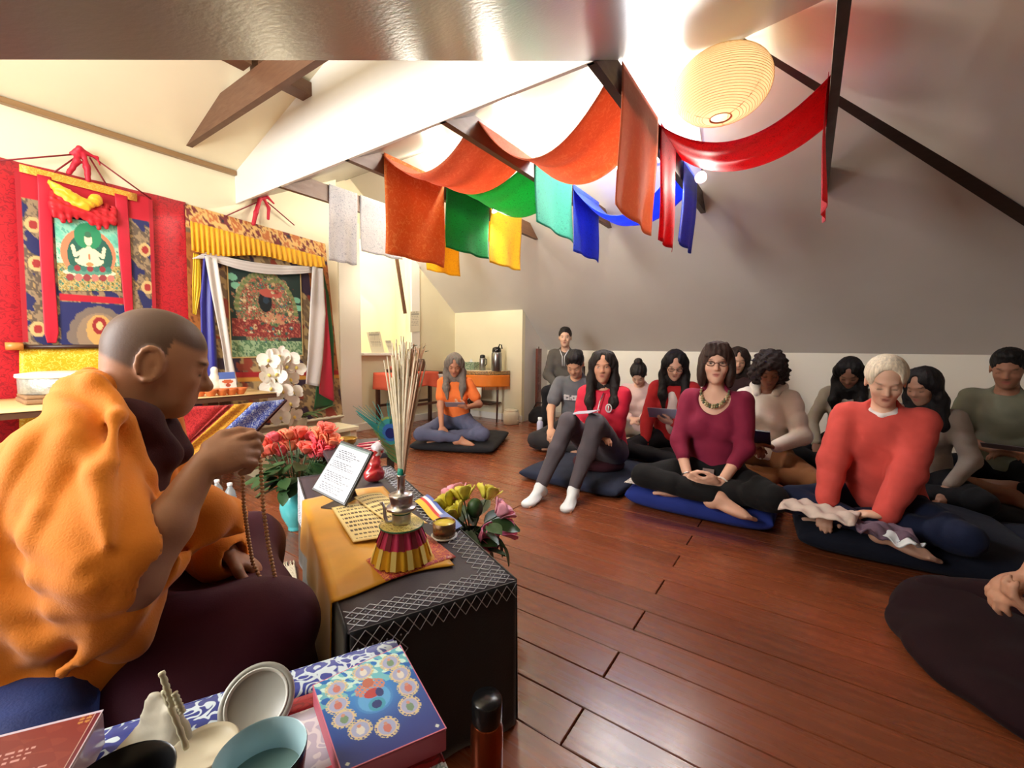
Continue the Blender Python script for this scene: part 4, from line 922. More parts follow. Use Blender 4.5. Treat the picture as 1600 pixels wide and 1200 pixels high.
# raised hand: palm, thumb on top pinching the beads against the bent forefinger
lt = nrm(np.cross(nR, fdR)); lt = lt if lt[2] > 0 else -lt
RR = np.stack([fdR, lt, nR], 1)
B.ell(wrR+fdR*0.045, (0.052, 0.044, 0.022), RR, 0.015)
for i, (Lf, o) in enumerate(((0.070, 0.026), (0.078, 0.006), (0.072, -0.014), (0.056, -0.032))):
    a = wrR+fdR*(0.080-0.004*i)+lt*o; c1, c2, c3 = (0.25+0.18*i, 0.9+0.45*i, 1.7+0.5*i)
    p = [a]
    for cc_, fr_ in zip((c1, c2, c3), (0.5, 0.34, 0.26)): p.append(p[-1]+(fdR*math.cos(cc_)+nR*math.sin(cc_)*0.8-lt*0.35*math.sin(cc_))*Lf*fr_)
    B.path(p, [0.0105, 0.010, 0.0092, 0.008], 0.005)
a = wrR+fdR*0.025+lt*0.034; B.path([a, a+fdR*0.035+lt*0.016+nR*0.008, a+fdR*0.068+lt*0.014+nR*0.016, a+fdR*0.095+lt*0.004+nR*0.022], [0.017, 0.0135, 0.012, 0.009], 0.008)
pinch = a+fdR*0.088+lt*-0.004+nR*0.024
B.cone(shL, elL, 0.05, 0.042, 0.02); B.cone(elL, wrL2, 0.042, 0.027, 0.02)
hand(B, wrL2, nrm(tipL-wrL2), (0.1, -0.25, -1.0), 1.0, 1.0, 1.06)
def stub(V, L_, C_, blend):
    x, y, z = L_.T; d = np.linalg.norm(L_-np.array([-0.02, 0, 0.035]), axis=1)
    line = (z-0.062)+0.55*np.clip(-(x-0.045), 0, 1)*1.15+0.9*np.clip(np.abs(y)-0.055, 0, 1)
    line = np.where(x > 0.01, z-0.058-0.30*np.clip(0.075-x, 0, 1)+0.35*np.abs(y), z+0.035+0.2*np.clip(0.02+x, -1, 0)-0.7*np.clip(x+0.04, 0, 1))
    m_ = np.clip(line/0.012, 0, 1)*(np.linalg.norm(L_, axis=1) < 0.17)*(np.abs(y) < 0.0835)*(z > -0.06)
    blend(m_*0.8, np.array(lin((52, 44, 46))))
    blend((np.clip((0.05-np.linalg.norm((L_-np.array([0.06, 0, -0.085]))/np.array([1.0, 1.2, .8]), axis=1))/0.03, 0, 1))*0.18, np.array(lin((110, 80, 66))))
sobj('body', B, 0.005, SKIN, mk, color=face_color(hc, HR, 1.03, MSK, (150, 92, 80), (34, 26, 24), 'down', stub, 0.8), smooth=1)
# maroon vest
VS = Sdf(); VS.ell(sp(0.0, 0, 0.26), (0.112, 0.15, 0.16), RS, 0.05); VS.ell(sp(0.005, 0, 0.42), (0.118, 0.165, 0.16), RS, 0.05)
VS.path([sp(0.0, -0.07, 0.585), sp(0.03, -0.075, 0.575), sp(0.10, -0.045, 0.50)], [0.03, 0.03, 0.03], 0.03); VS.path([sp(0.0, 0.07, 0.595), sp(0.03, 0.075, 0.585), sp(0.115, 0.03, 0.50)], [0.03, 0.034, 0.032], 0.03)
sobj('maroon_vest', VS, 0.0075, cloth('deep_maroon', (58, 22, 30), rough=0.8), mk, folds(0.003, 50))
# orange robe
ORG = mat('orange_cotton', (226, 132, 36), rough=0.8, var=0.05, vscale=9, bump=0.15, bscale=260, sheen=0.2, spec=0.25)
RB = Sdf()
RB.ell(sp(-0.015, 0, 0.14), (0.15, 0.20, 0.14), RS, 0.05); RB.ell(sp(-0.02, 0, 0.28), (0.135, 0.18, 0.17), RS, 0.06); RB.ell(sp(-0.03, 0, 0.41), (0.12, 0.175, 0.15), RS, 0.06)
RB.cone(shR, shL, 0.066, k=0.05); RB.path([sp(-0.05, -0.11, 0.545), sp(-0.07, -0.03, 0.585), sp(-0.06, 0.06, 0.585)], [0.045, 0.045, 0.042], 0.05)
sh_el = shR*0.12+elR*0.88+np.array([0.0, 0, 0.012])
RB.cone(shR, sh_el, 0.083, 0.088, 0.05)                                     # loose short sleeve over the right arm
RB.cone(shR*0.4+elR*0.6, sh_el+np.array([-0.03, 0.03, -0.07]), 0.07, 0.05, 0.05)
RB.path([shR*0.8+elR*0.2+np.array([-0.07, 0.05, 0.0]), sp(-0.12, -0.11, 0.30), sp(-0.14, -0.12, 0.12)], [0.075, 0.075, 0.06], 0.06)   # drape down the back
RB.path([sp(-0.10, 0.0, 0.30), np.array([-0.16, 0.02, SEAT+0.09])], [0.11, 0.10], 0.06)
RB.ell((-0.12, 0.0, SEAT+0.055), (0.22, 0.24, 0.07), None, 0.05)          # spread on the cushion
RB.ell((0.06, -0.17, SEAT+0.06), (0.12, 0.08, 0.06), None, 0.05)

for q_, r_ in (((90, 920, .83), .085), ((30, 945, .83), .075), ((150, 950, .83), .06), ((205, 955, .85), .05), ((60, 985, .84), .045), ((190, 1005, .83), .03)): RB.ell(m2l(aD(*q_)), r_, None, 0.06)
RB.path([sp(0.10, -0.08, 0.22), m2l(aD(300, 800, 1.0)), m2l(aD(352, 806, 1.07))], [0.075, 0.06, 0.05], 0.05)     # across the belly to the lap
RB.cone(shL, elL, 0.085, 0.095, 0.05); RB.cone(elL, elL*0.1+wrL2*0.9, 0.095, 0.066, 0.04); RB.cone(elL*0.4+wrL2*0.6+np.array((0, 0, -.02)), elL*0.05+wrL2*0.95+np.array((0, 0, -.03)), 0.06, 0.055, 0.04)
# collar fold from the nape to the chest
RB.path([sp(-0.085, 0.02, 0.63), sp(-0.06, -0.075, 0.625), sp(0.0, -0.105, 0.56), sp(0.06, -0.115, 0.46), sp(0.10, -0.095, 0.34), sp(0.12, -0.03, 0.24)], [0.018, 0.022, 0.026, 0.028, 0.03, 0.035], 0.015)
RB.path([sp(-0.085, 0.03, 0.63), sp(-0.05, 0.095, 0.61), sp(0.03, 0.13, 0.53), sp(0.09, 0.12, 0.42), sp(0.125, 0.06, 0.30)], [0.018, 0.022, 0.03, 0.032, 0.035], 0.015)
def ridge(pts, r=0.013, k=0.028): RB.path([np.asarray(p) for p in pts], [r*0.5]+[r]*(len(pts)-2)+[r*0.5], k)
sk = lambda px, py, d: m2l(aD(px, py, d))
# explicit drapery folds on the side turned to the camera
for f_ in ([(150, 610, .93), (110, 690, .82), (80, 800, .77), (60, 900, .74)], [(120, 640, .89), (150, 740, .79), (170, 850, .74)],
           [(75, 680, .86), (30, 790, .8), (10, 890, .77)], [(160, 600, .93), (180, 650, .86), (175, 720, .81)],
           [(0, 780, .83), (60, 840, .76), (130, 880, .73)], [(0, 850, .8), (70, 900, .75), (150, 915, .73)], [(0, 915, .8), (90, 950, .75), (190, 940, .76)],
           [(180, 930, .77), (90, 1000, .77), (20, 1040, .78)], [(230, 900, .83), (150, 1000, .77), (100, 1050, .76)], [(290, 870, .92), (210, 950, .8), (130, 1040, .76)], [(0, 960, .8), (60, 990, .77), (150, 980, .76)],
           [(300, 780, 1.0), (330, 830, 1.0), (270, 890, .9)], [(330, 760, 1.08), (350, 810, 1.07), (380, 830, 1.06)]):
    ridge([sk(*q) for q in f_])
RB.ell(sp(0.155, 0.035, 0.51), (0.085, 0.085, 0.16), RS, 0.012, '-')                    # front opening
RB.cone(elR+np.array([0.035, 0, 0.025]), elR*0.4+wrR*0.6, 0.052, 0.05, 0.012, '-')
RB.cone(elL*0.2+wrL2*0.8, wrL2*1.35-elL*0.35, 0.034, 0.034, 0.01, '-')
sobj('orange_robe', RB, 0.0068, ORG, mk, wrap(0.012, 14, 20, 0.6, (0.02, 0.0)), smooth=1)
# maroon skirt over the crossed legs
SKT = Sdf(); zk = SEAT-0.02
SKT.ell((0.08, 0.02, SEAT+0.07), (0.16, 0.17, 0.085), None, 0.05)
kR = m2l(aD(424, 978, 0.99)); kL = np.array([0.42, 0.36, zk+0.06])
SKT.cone((0.17, -0.10, SEAT+0.07), kR, 0.08, 0.095, 0.06); SKT.cone((0.05, 0.14, SEAT+0.08), kL, 0.115, 0.095, 0.06)
SKT.cone(kR, (0.36, 0.12, zk+0.03), 0.085, 0.08, 0.06); SKT.cone(kL, (0.34, -0.10, zk+0.02), 0.085, 0.08, 0.06)
SKT.ell((0.28, -0.02, zk+0.02), (0.24, 0.34, 0.10), None, 0.06); SKT.ell((0.27, -0.22, zk-0.03), (0.18, 0.12, 0.07), None, 0.05)
SKT.ell((kR[0]-0.02, kR[1]+0.03, 0.15), (0.13, 0.12, 0.15), None, 0.08); SKT.ell((kL[0]-0.03, kL[1]-0.03, 0.15), (0.12, 0.12, 0.15), None, 0.08); SKT.ell((0.36, 0.06, 0.15), (0.13, 0.3, 0.14), None, 0.08)
SKT.half((0, 0, 0.014), (0, 0, -1))
for f_ in [] and ([(180, 1010, .77), (270, 960, .82), (360, 915, .88)], [(240, 1030, .78), (330, 985, .82), (430, 930, .9)], [(330, 1040, .82), (410, 1000, .86), (470, 960, .9)]): SKT.path([sk(*q) for q in f_], [0.006, 0.012, 0.006], 0.05)
sobj('maroon_skirt', SKT, 0.0085, cloth('robe_maroon', (66, 22, 40), rough=0.75), mk, wrap(0.007, 8, 10, 2.0, (0.05, 0.0)), smooth=1)
ring_obj('wristband', wrL2-nrm(wrL2-elL)*0.035, wrL2-elL, 0.034, 0.009, mat('dark_strap', (52, 36, 26), rough=0.5), mk)
# prayer beads: a hanging loop of separate beads
beads = thing('prayer_beads', 'long loop of small pale brown prayer beads hanging from the teacher\'s raised hand', 'prayer beads')
pin = np.array(l2m(pinch)); e1 = aD(405, 735, 1.0)
loop = [pin, aD(407, 720, 1.0), aD(411, 790, 1.0), aD(419, 850, 1.01), aD(431, 908, 1.02)]; loop2 = [aD(379, 735, 1.01), aD(381, 790, 1.02), aD(388, 840, 1.05), aD(395, 880, 1.07), aD(409, 908, 1.06)]
def along(pts, step):
    out = []; pts = [np.array(p, float) for p in pts]; carry = 0.0
    for a, b in zip(pts[:-1], pts[1:]):
        l_ = np.linalg.norm(b-a); t = carry
        while t < l_: out.append(a+(b-a)*t/l_); t += step
        carry = t-l_
    return out
bm_ = mat('wood_bead', (176, 128, 84), rough=0.45, var=0.1); me0 = None
for p in along(loop, 0.0088)+along(loop2, 0.0088)+along([loop2[-1], aD(420, 914, 1.04), loop[-1]], 0.0088):
    if me0 is None: o = MB().ball((0, 0, 0), (0.0052, 0.0052, 0.0042), 8, 6).obj('bead', bm_, beads, True); me0 = o.data
    else: o = link('bead', me0, None, beads)
    o.location = p

# ------------------------------------------------------------------ the low table in front of him
TU = np.array([0.42, 0.9075]); TW = np.array([0.9075, -0.42]); TO = np.array([0.52, 0.77]); TLn, TWd, TZ = 1.25, 0.41, 0.40
def tb(u, w, z=TZ): p = TO+TU*u+TW*w; return np.array([p[0], p[1], z])
def tpx(px, py, z=TZ): return aZ(px, py, z)
AT = math.atan2(TW[1], TW[0])
tbl = thing('low_table', 'low wooden table hidden under the black embroidered cloth', 'table', tb(TLn/2, TWd/2, 0), AT)
MB().box(-TWd/2+.01, TWd/2-.01, -TLn/2+.01, TLn/2-.01, TZ-0.035, TZ-0.008).obj('tabletop', DTIMBER, tbl)
for sx in (-1, 1):
    for sy in (-1, 1): MB().box(sx*(TWd/2-.04)-.02, sx*(TWd/2-.04)+.02, sy*(TLn/2-.05)-.02, sy*(TLn/2-.05)+.02, 0, TZ-0.03).obj('leg', DTIMBER, tbl)
tc_ = thing('black_tablecloth', 'black cloth with silver embroidered lattice border hanging to the floor over the low table', 'tablecloth')
BLK = mat('black_velvet', (22, 22, 27), rough=0.75, var=0.1, bump=0.1, bscale=200, sheen=0.25); TOPC = mat('plum_black_cloth', (62, 54, 62), rough=0.6, var=0.1, bump=0.1, bscale=220)
def side(p0, p1, n, seed, drop=0.395, amp=0.006):
    p0 = np.array(p0); p1 = np.array(p1); d = nrm(p1-p0); nn = np.array([d[1], -d[0], 0])
    return lambda u, v: p0+(p1-p0)*u+np.array([0, 0, -drop*v])+nn*(0.006+amp*v*(0.6+math.sin(u*n*6.28+seed)))
grid(lambda u, v: tb(-0.004+(TLn+.008)*u, -0.004+(TWd+.008)*v, TZ-0.004), 24, 8, 'cloth_top', TOPC, tc_, 0.004)
for a_, b_, n_, nm in (((0, 0), (0, 1), 2, 'a'), ((0, 1), (1, 1), 6, 'b'), ((1, 1), (1, 0), 2, 'c'), ((1, 0), (0, 0), 6, 'd')):
    grid(side(tb(a_[0]*TLn, a_[1]*TWd), tb(b_[0]*TLn, b_[1]*TWd), n_, 1.0+n_), 40, 14, 'cloth_side', BLK, tc_, 0.004)
SILV = mat('silver_thread', (188, 190, 198), rough=0.45, metal=0.4)
lat = MB()
def embroid(fn, nu, nv, r=0.0011):
    for i in range(nu):
        for j in range(nv):
            u0, u1, v0, v1 = i/nu, (i+1)/nu, j/nv, (j+1)/nv
            lat.tube([fn(u0, v0), fn(u1, v1)], r, 4, False); lat.tube([fn(u1, v0), fn(u0, v1)], r, 4, False)
            c = fn((u0+u1)/2, (v0+v1)/2+0.5/nv if j < nv-1 else (v0+v1)/2); lat.ball(c, 0.0022, 5, 4)
nearside = side(tb(0, 0), tb(0, TWd), 2, 3.0); leftside = side(tb(TLn, 0), tb(0, 0), 6, 7.0)
up = np.array([0, 0, 0.0012])
embroid(lambda u, v: tb(0.002+0.075*v, TWd*u, TZ-0.001)+up, 14, 3); embroid(lambda u, v: tb(0.08+(TLn-.1)*u, TWd-0.07*v, TZ-0.001)+up, 34, 2)
embroid(lambda u, v: nearside(u*0.30, v*0.55)+np.array([0, 0, -.004])-np.append(TU, 0)*0.003, 4, 6); embroid(lambda u, v: nearside(0.3+u*.7, v*0.10)+np.array([0, 0, -.004])-np.append(TU, 0)*0.003, 10, 1)
embroid(lambda u, v: leftside(u*0.86, v*0.5)-np.append(TW, 0)*0.003, 40, 6)
lat.obj('silver_embroidery', SILV, tc_)
# yellow cloth hanging over the left edge
YEL = mat('yellow_silk', (232, 168, 30), rough=0.42, var=0.08, vscale=12, sheen=0.3, thin=0.15)
y0, y1 = 0.14, 0.92
def ycl(u, v):
    uu = y0+(y1-y0)*u; w = 0.30-0.62*v
    if w >= -0.012: p = tb(uu+0.02*math.sin(v*9), w, TZ+0.004+0.003*math.sin(u*16)*math.sin(v*11))
    else:
        dz = -(w+0.012)*(0.55+0.75*math.exp(-((u-0.16)/0.16)**2)); p = tb(uu-0.06*dz*(u < .3), -0.016-0.05*dz+0.008*math.sin(u*19)*min(1, dz*8), TZ+0.002-dz)
    return p
tag(grid(ycl, 44, 40, 'yellow_cloth', YEL, None, 0.003), 'golden yellow silk cloth draped over the left edge of the low table', 'cloth')
# loose text leaves
def leaf(U, V):
    col = np.tile(np.array([236, 214, 150.0]), (len(U), 1)); ln = np.floor(V*9); fr = V*9-ln
    ink = (fr > 0.35) & (fr < 0.8) & (U > 0.07) & (U < 0.94) & (V > 0.06) & (V < 0.95) & (np.sin(U*150+ln*7)+np.sin(U*83+ln*3.1) > -0.55)
    col[ink] = (84, 62, 44); ed = (U < .02) | (U > .98) | (V < .03) | (V > .97); col[ed] = (214, 180, 110); return col
def flat4(pxs, z, lift=0.0):
    q = [aZ(x, y, z) for x, y in pxs]; b_ = bil(*q)
    return lambda u, v: b_(u, v)+np.array([0, 0, lift*math.sin(u*3.14)])
tag(painted('text_leaf', leaf, flat4([(518, 794), (588, 784), (640, 838), (552, 848)], TZ+0.012, 0.004), 130, 60), 'nearer loose yellow text leaf printed with rows of black script', 'text leaf', 'loose text leaves on the low table')
tag(painted('text_leaf', leaf, flat4([(553, 778), (594, 770), (668, 818), (618, 826)], TZ+0.02, 0.006), 130, 60), 'farther loose yellow text leaf leaning under the silver vase', 'text leaf', 'loose text leaves on the low table')
# tablet standing on a small easel at the far-left edge
tq = [aD(490, 762, 1.62), aD(538, 786, 1.55), aD(578, 708, 1.62), aD(533, 692, 1.69)]
tab = thing('tablet', 'dark-framed tablet standing tilted on the low table, showing a page of text', 'tablet')
tn = nrm(np.cross(tq[1]-tq[0], tq[3]-tq[0])); tn = tn if tn@(C-tq[0]) > 0 else -tn
tcn = sum(tq)/4
fr = MB(); fr.prism([tcn+(q-tcn)*1.10-tn*0.001 for q in tq], -tn*0.012); fr.obj('tablet_frame', mat('tablet_black', (34, 34, 38), rough=0.3), tab, bevel=0.003)
def page(U, V):
    col = np.tile(np.array([196, 204, 220.0]), (len(U), 1)); ln = np.floor(V*26); fr = V*26-ln
    ind = 0.10+0.04*np.sin(ln*2.3); end = 0.72+0.16*np.sin(ln*1.9+1)
    ink = (fr > 0.3) & (fr < 0.75) & (U > ind) & (U < end) & (np.sin(U*110+ln*5)+np.sin(U*61+ln*2.7) > -0.7) & (V > 0.05) & (V < 0.93) & (np.mod(ln, 6) != 5)
    col[ink] = (70, 72, 90); col[V > 0.955] = (120, 140, 140); return col
b_ = bil(*tq); painted('screen', page, lambda u, v: b_(u, v)+tn*0.0015, 70, 110, tab, rough=0.25, emit=0.02, thick=0.001)
st = MB(); bot = (tq[0]+tq[1])/2; st.bar(tcn-tn*0.013, np.array([*(bot-tn*0.16)[:2], TZ+0.01]), 0.03, 0.004); st.bar(np.array([*(bot+tn*0.01)[:2], TZ+0.006]), np.array([*(bot-tn*0.17)[:2], TZ+0.006]), 0.06, 0.008); st.obj('stand', DTIMBER, tab)
# patterned square mat, ribbon and ritual vase
bmq = [aZ(572, 878, TZ), aZ(603, 911, TZ), aZ(712, 873, TZ), aZ(668, 838, TZ)]
b2 = bil(*bmq); mt = tag(grid(lambda u, v: b2(u, v)+np.array([0, 0, 0.005]), 8, 8, 'brocade_mat', brocade('mat_brocade', (190, 44, 62), (236, 150, 70), 60, 0.06), None, 0.004), 'red and orange brocade mat under the silver ritual vase', 'mat')
rb2 = bil(*[aZ(648, 786, TZ), aZ(700, 838, TZ), aZ(722, 826, TZ), aZ(668, 775, TZ)])
def rib(U, V):
    c = np.tile(np.array([232, 236, 244.0]), (len(U), 1)); c[V < .36] = (236, 196, 60); c[(V > .36) & (V < .6)] = (214, 52, 56); c[(V > .78)] = (86, 110, 190); c[(U > .55) & (V > .45)] = (120, 140, 205); return c
tag(painted('ribbon', rib, lambda u, v: rb2(u, v)+np.array([0, 0, 0.008+0.004*math.sin(u*9)]), 20, 20), 'folded ribbon striped yellow, red, white and blue beside the vase', 'ribbon')
VC = aZ(628, 872, TZ+0.01); VC[2] = TZ+0.011
vs = thing('ritual_vase', 'silver ritual vase with a lid, thin spout and pleated pink and yellow skirt', 'vase', VC)
def pleat(r_, z, a): return r_*(1+0.055*math.sin(22*a)*(1 if z < 0.085 else 0.2))
ys = MB().lathe([(0.0785, 0.0), (0.071, 0.03), (0.064, 0.052)], 132, cap=False, fn=pleat).obj('yellow_pleats', mat('pleat_yellow', (250, 196, 44), rough=0.6, thin=0.1), vs, True)
MB().lathe([(0.0655, 0.048), (0.056, 0.075), (0.046, 0.094)], 132, cap=False, fn=pleat).obj('pink_pleats', mat('pleat_pink', (232, 70, 124), rough=0.6), vs, True)
MPL = mat('pleat_maroon', (130, 22, 44), rough=0.6); PPL = mat('pleat_pale', (252, 232, 140), rough=0.6)
for i in range(11):
    a = 2*math.pi*i/11; b = a+math.pi/11
    MB().prism([(q_*math.cos(a+d_), q_*math.sin(a+d_), z_) for d_, q_, z_ in ((-.12, .0685, .05), (.12, .0685, .05), (.12, .0515, .092), (-.12, .0515, .092))], (0.002*math.cos(a), 0.002*math.sin(a), 0.001)).obj('maroon_pleat', MPL, vs)
    MB().prism([(q_*math.cos(b+d_), q_*math.sin(b+d_), z_) for d_, q_, z_ in ((-.09, .0835, .002), (.09, .0835, .002), (.10, .0690, .050), (-.10, .0690, .050))], (0.0015*math.cos(b), 0.0015*math.sin(b), 0.001)).obj('pale_pleat', PPL, vs)
coll = MB().lathe([(0.020, 0.092), (0.058, 0.094), (0.060, 0.097), (0.058, 0.100), (0.02, 0.103)], 36).obj('brocade_collar', brocade('collar_brocade', (226, 206, 110), (150, 120, 40), 110, 0.06), vs, True)
MB().lathe([(0.059, 0.0955), (0.0615, 0.0975), (0.059, 0.0995)], 36, cap=False).obj('green_rim', mat('green_trim', (30, 110, 84), rough=0.5), vs, True)
MB().lathe([(0.026, 0.10), (0.0255, 0.112), (0.0265, 0.135), (0.028, 0.139), (0.040, 0.142), (0.042, 0.147), (0.040, 0.151), (0.030, 0.152), (0.031, 0.166), (0.033, 0.178), (0.034, 0.184), (0.027, 0.187), (0.012, 0.19), (0.0105, 0.205), (0.010, 0.232), (0.0125, 0.235), (0.012, 0.24), (0.004, 0.24)], 32).obj('silver_body', silver, vs, True)
MB().lathe([(0.0262, 0.131), (0.0272, 0.133), (0.0262, 0.135)], 32, cap=False).obj('green_band', mat('green_trim', (30, 110, 84)), vs, True)
sd_ = -_r*1.0; sd_ = nrm(np.array([sd_[0], sd_[1], 0]))
MB().tube([sd_*0.028+np.array([0, 0, 0.104]), sd_*0.041+np.array([0, 0, 0.103]), sd_*0.046+np.array([0, 0, 0.118]), sd_*0.048+np.array([0, 0, 0.145]), sd_*0.054+np.array([0, 0, 0.16]), sd_*0.060+np.array([0, 0, 0.158])], [0.005, 0.0055, 0.005, 0.004, 0.0035, 0.0025], 10).obj('spout', silver, vs, True)
MB().lathe([(0.010, 0.236), (0.011, 0.240), (0.0095, 0.256), (0.006, 0.258)], 16).obj('turquoise_finial', mat('turquoise', (40, 170, 150), rough=0.3), vs, True)
# feather and grasses standing in the vase
gr = thing('grass_bundle', 'tall bundle of pale dried grass stalks standing in the silver vase', 'dried grass', VC)
gt = mat('straw', (238, 226, 200), rough=0.8, var=0.15, vscale=40); gt2 = mat('brown_straw', (196, 158, 130), rough=0.8)
rr_ = np.array([_r[0], _r[1], 0.0])
for i in range(104):
    sx = rn.uniform(-.022, .048) if i < 96 else rn.uniform(-.05, .08); sy = rn.gauss(0, 0.012); hgt = 0.50+rn.uniform(0.0, 0.13)*(1-abs(sx-0.012)*7)
    p0 = np.array([0, 0, 0.225])+rr_*sx*0.09+np.append(TU, 0)*sy*0.2; p2 = np.array([0, 0, hgt])+rr_*sx+np.append(TU, 0)*sy; p1 = (p0+p2)/2+rr_*(-sx*0.12)
    k_ = rn.random(); MB().tube([p0, p1, p2], [0.0018, 0.0036+0.0022*k_, 0.0016], 5, False).obj('stalk', gt if (k_ < .85 if sx < .012 else k_ < .45) else gt2, gr)
pf = thing('peacock_feather', 'peacock feather with a blue eye standing in the silver vase', 'feather', VC)
tipc = aD(608, 670, 1.22)-VC; base = np.array([0.004, 0, 0.225]); nF = nrm((C-VC)-np.array([0, 0, C[2]-VC[2]])*0.6)
axf = nrm(tipc-base); latf = nrm(np.cross(axf, nF))
MB().tube([base, base*0.55+tipc*0.45+rr_*0.008, tipc], [0.0016, 0.0012, 0.0006], 5).obj('quill', gt, pf, True)
BT = [mat('barb_teal', (70, 170, 170), rough=0.5), mat('barb_green', (96, 150, 96), rough=0.5), mat('barb_bronze', (150, 134, 84), rough=0.5)]
bms = [MB(), MB(), MB()]
for i in range(150):
    t = i/149; a_ = base+(tipc-base)*(0.30+0.72*t) if t < 0.97 else tipc; sgn = -1 if i % 2 else 1; ln = 1.9*(0.010+0.030*t+rn.uniform(0, .008))
    if t > 0.72: ln *= 1.35
    d_ = axf*0.75+latf*sgn*(0.7 if t < .9 else rn.uniform(0.1, 0.7))+nF*rn.uniform(-.2, .2)
    bms[0 if t > .62 else (1 if rn.random() < .6 else 2)].tube([a_, a_+d_*ln*0.6, a_+d_*ln+axf*0.006], [0.0013, 0.0011, 0.0006], 3, False)
for m_, q in zip(bms, BT): tag(m_.obj('barbs', q, pf), kind='stuff')
for nm, rx_, ry_, off, colr in (('eye_rim', 0.0215, 0.026, 0.0, (150, 176, 96)), ('eye_bronze', 0.0195, 0.0235, 0.0012, (64, 160, 170)), ('eye_turquoise', 0.0135, 0.016, 0.0024, (56, 110, 200)), ('eye_blue', 0.0085, 0.0095, 0.0036, (26, 34, 116))):
    cen = tipc-axf*0.006-axf*off*2; pts = [cen+nF*(0.002+off)+latf*rx_*1.55*math.cos(a)+axf*ry_*1.6*math.sin(a) for a in np.linspace(0, 2*math.pi, 25)[:-1]]
    MB().prism(pts, -nF*0.001).obj(nm, mat(nm, colr, rough=0.4), pf)
# candle tin
cp = aZ(694, 838, TZ); cp[2] = TZ+0.003
ct = thing('candle_tin', 'small glass tealight candle with yellow wax at the table edge', 'candle', cp); ct.scale = (1.35, 1.35, 1.35)
MB().lathe([(0.0245, 0), (0.027, 0.002), (0.027, 0.034), (0.0255, 0.034), (0.0255, 0.028), (0.004, 0.028)], 28).obj('holder', mat('bronze_tin', (134, 108, 84), rough=0.25, metal=0.7, bump=0.2, bscale=60), ct, True)
MB().lathe([(0.0255, 0.0285), (0.0255, 0.031), (0.001, 0.0305)], 24).obj('wax', mat('yellow_wax', (232, 206, 70), rough=0.4, sss=0.2), ct, True)
MB().lathe([(0.024, -0.002), (0.031, -0.0015), (0.0315, 0.001), (0.024, 0.0015)], 28).obj('glass_base', mat('clear_rim', (225, 225, 225), rough=0.1, spec=0.8), ct, True)
# ------------------------------------------------------------------ the altar wall
YW = 4.03
def wp(x, y, off=0.02): return aY(x, y, YW-off)
def pq(pxs, off): b_ = bil(*[wp(x, y, off) for x, y in pxs]); return b_
def strip(name, rows, m, parent=None, off=0.04, wav=0.006, n=3.0, nu=10, nv=24, thick=0.003, ypl=None):
    """cloth strip from pixel rows (xl,yl,xr,yr) on the altar wall"""
    rows = [tuple(map(float, r_)) for r_ in rows]; k = len(rows)-1
    def fn(u, v):
        t = min(v*k, k-1e-6); i = int(t); f_ = t-i; a, b = rows[i], rows[i+1]; q = [a[j]*(1-f_)+b[j]*f_ for j in range(4)]
        p = aY(q[0]*(1-u)+q[2]*u, q[1]*(1-u)+q[3]*u, YW-off if ypl is None else ypl); p[1] -= wav*math.sin(u*n*6.283+v*2.0); return p
    return grid(fn, nu, nv, name, m, parent, thick)
def E_(U, V, cx, cy, rx, ry): return ((U-cx)/rx)**2+((V-cy)/ry)**2 < 1
def noisecol(U, V, cols, s, seed=0):
    n_ = (nz(U, V, s, seed)+0.6*nz(U, V, s*2.3, seed+3)+0.4*nz(U, V, s*4.7, seed+7)); n_ = (n_-n_.min())/(n_.max()-n_.min()+1e-9)
    k = np.clip((n_*len(cols)).astype(int), 0, len(cols)-1); return np.array(cols, float)[k]
REDB = brocade('red_brocade', (196, 22, 40), (158, 12, 32), 26, 0.05); CRIM = mat('crimson_ribbon', (196, 26, 54), rough=0.55, var=0.08); YBR = brocade('yellow_brocade', (236, 184, 28), (250, 222, 96), 34, 0.055)
hang = thing('red_hanging', 'large red brocade cloth hanging on the wall behind the left scroll painting', 'wall hanging')
grid(lambda u, v: pq([(-170, 205), (290, 316), (318, 720), (-170, 720)], 0.012)(u, v)+np.array([0, -0.006*math.sin(u*31), 0]), 60, 12, 'cloth', REDB, hang, 0.004)
yl = tag(grid(lambda u, v: pq([(30, 541), (262, 541), (262, 720), (30, 720)], 0.03)(u, v)+np.array([0, -0.004*math.sin(u*18), 0]), 30, 8, 'yellow_hanging', YBR, None, 0.004), 'golden yellow brocade cloth hanging below the left scroll painting', 'wall hanging')
t1 = thing('scroll_painting', 'scroll painting of a white seated figure with red ribbons and navy brocade frame', 'scroll painting')
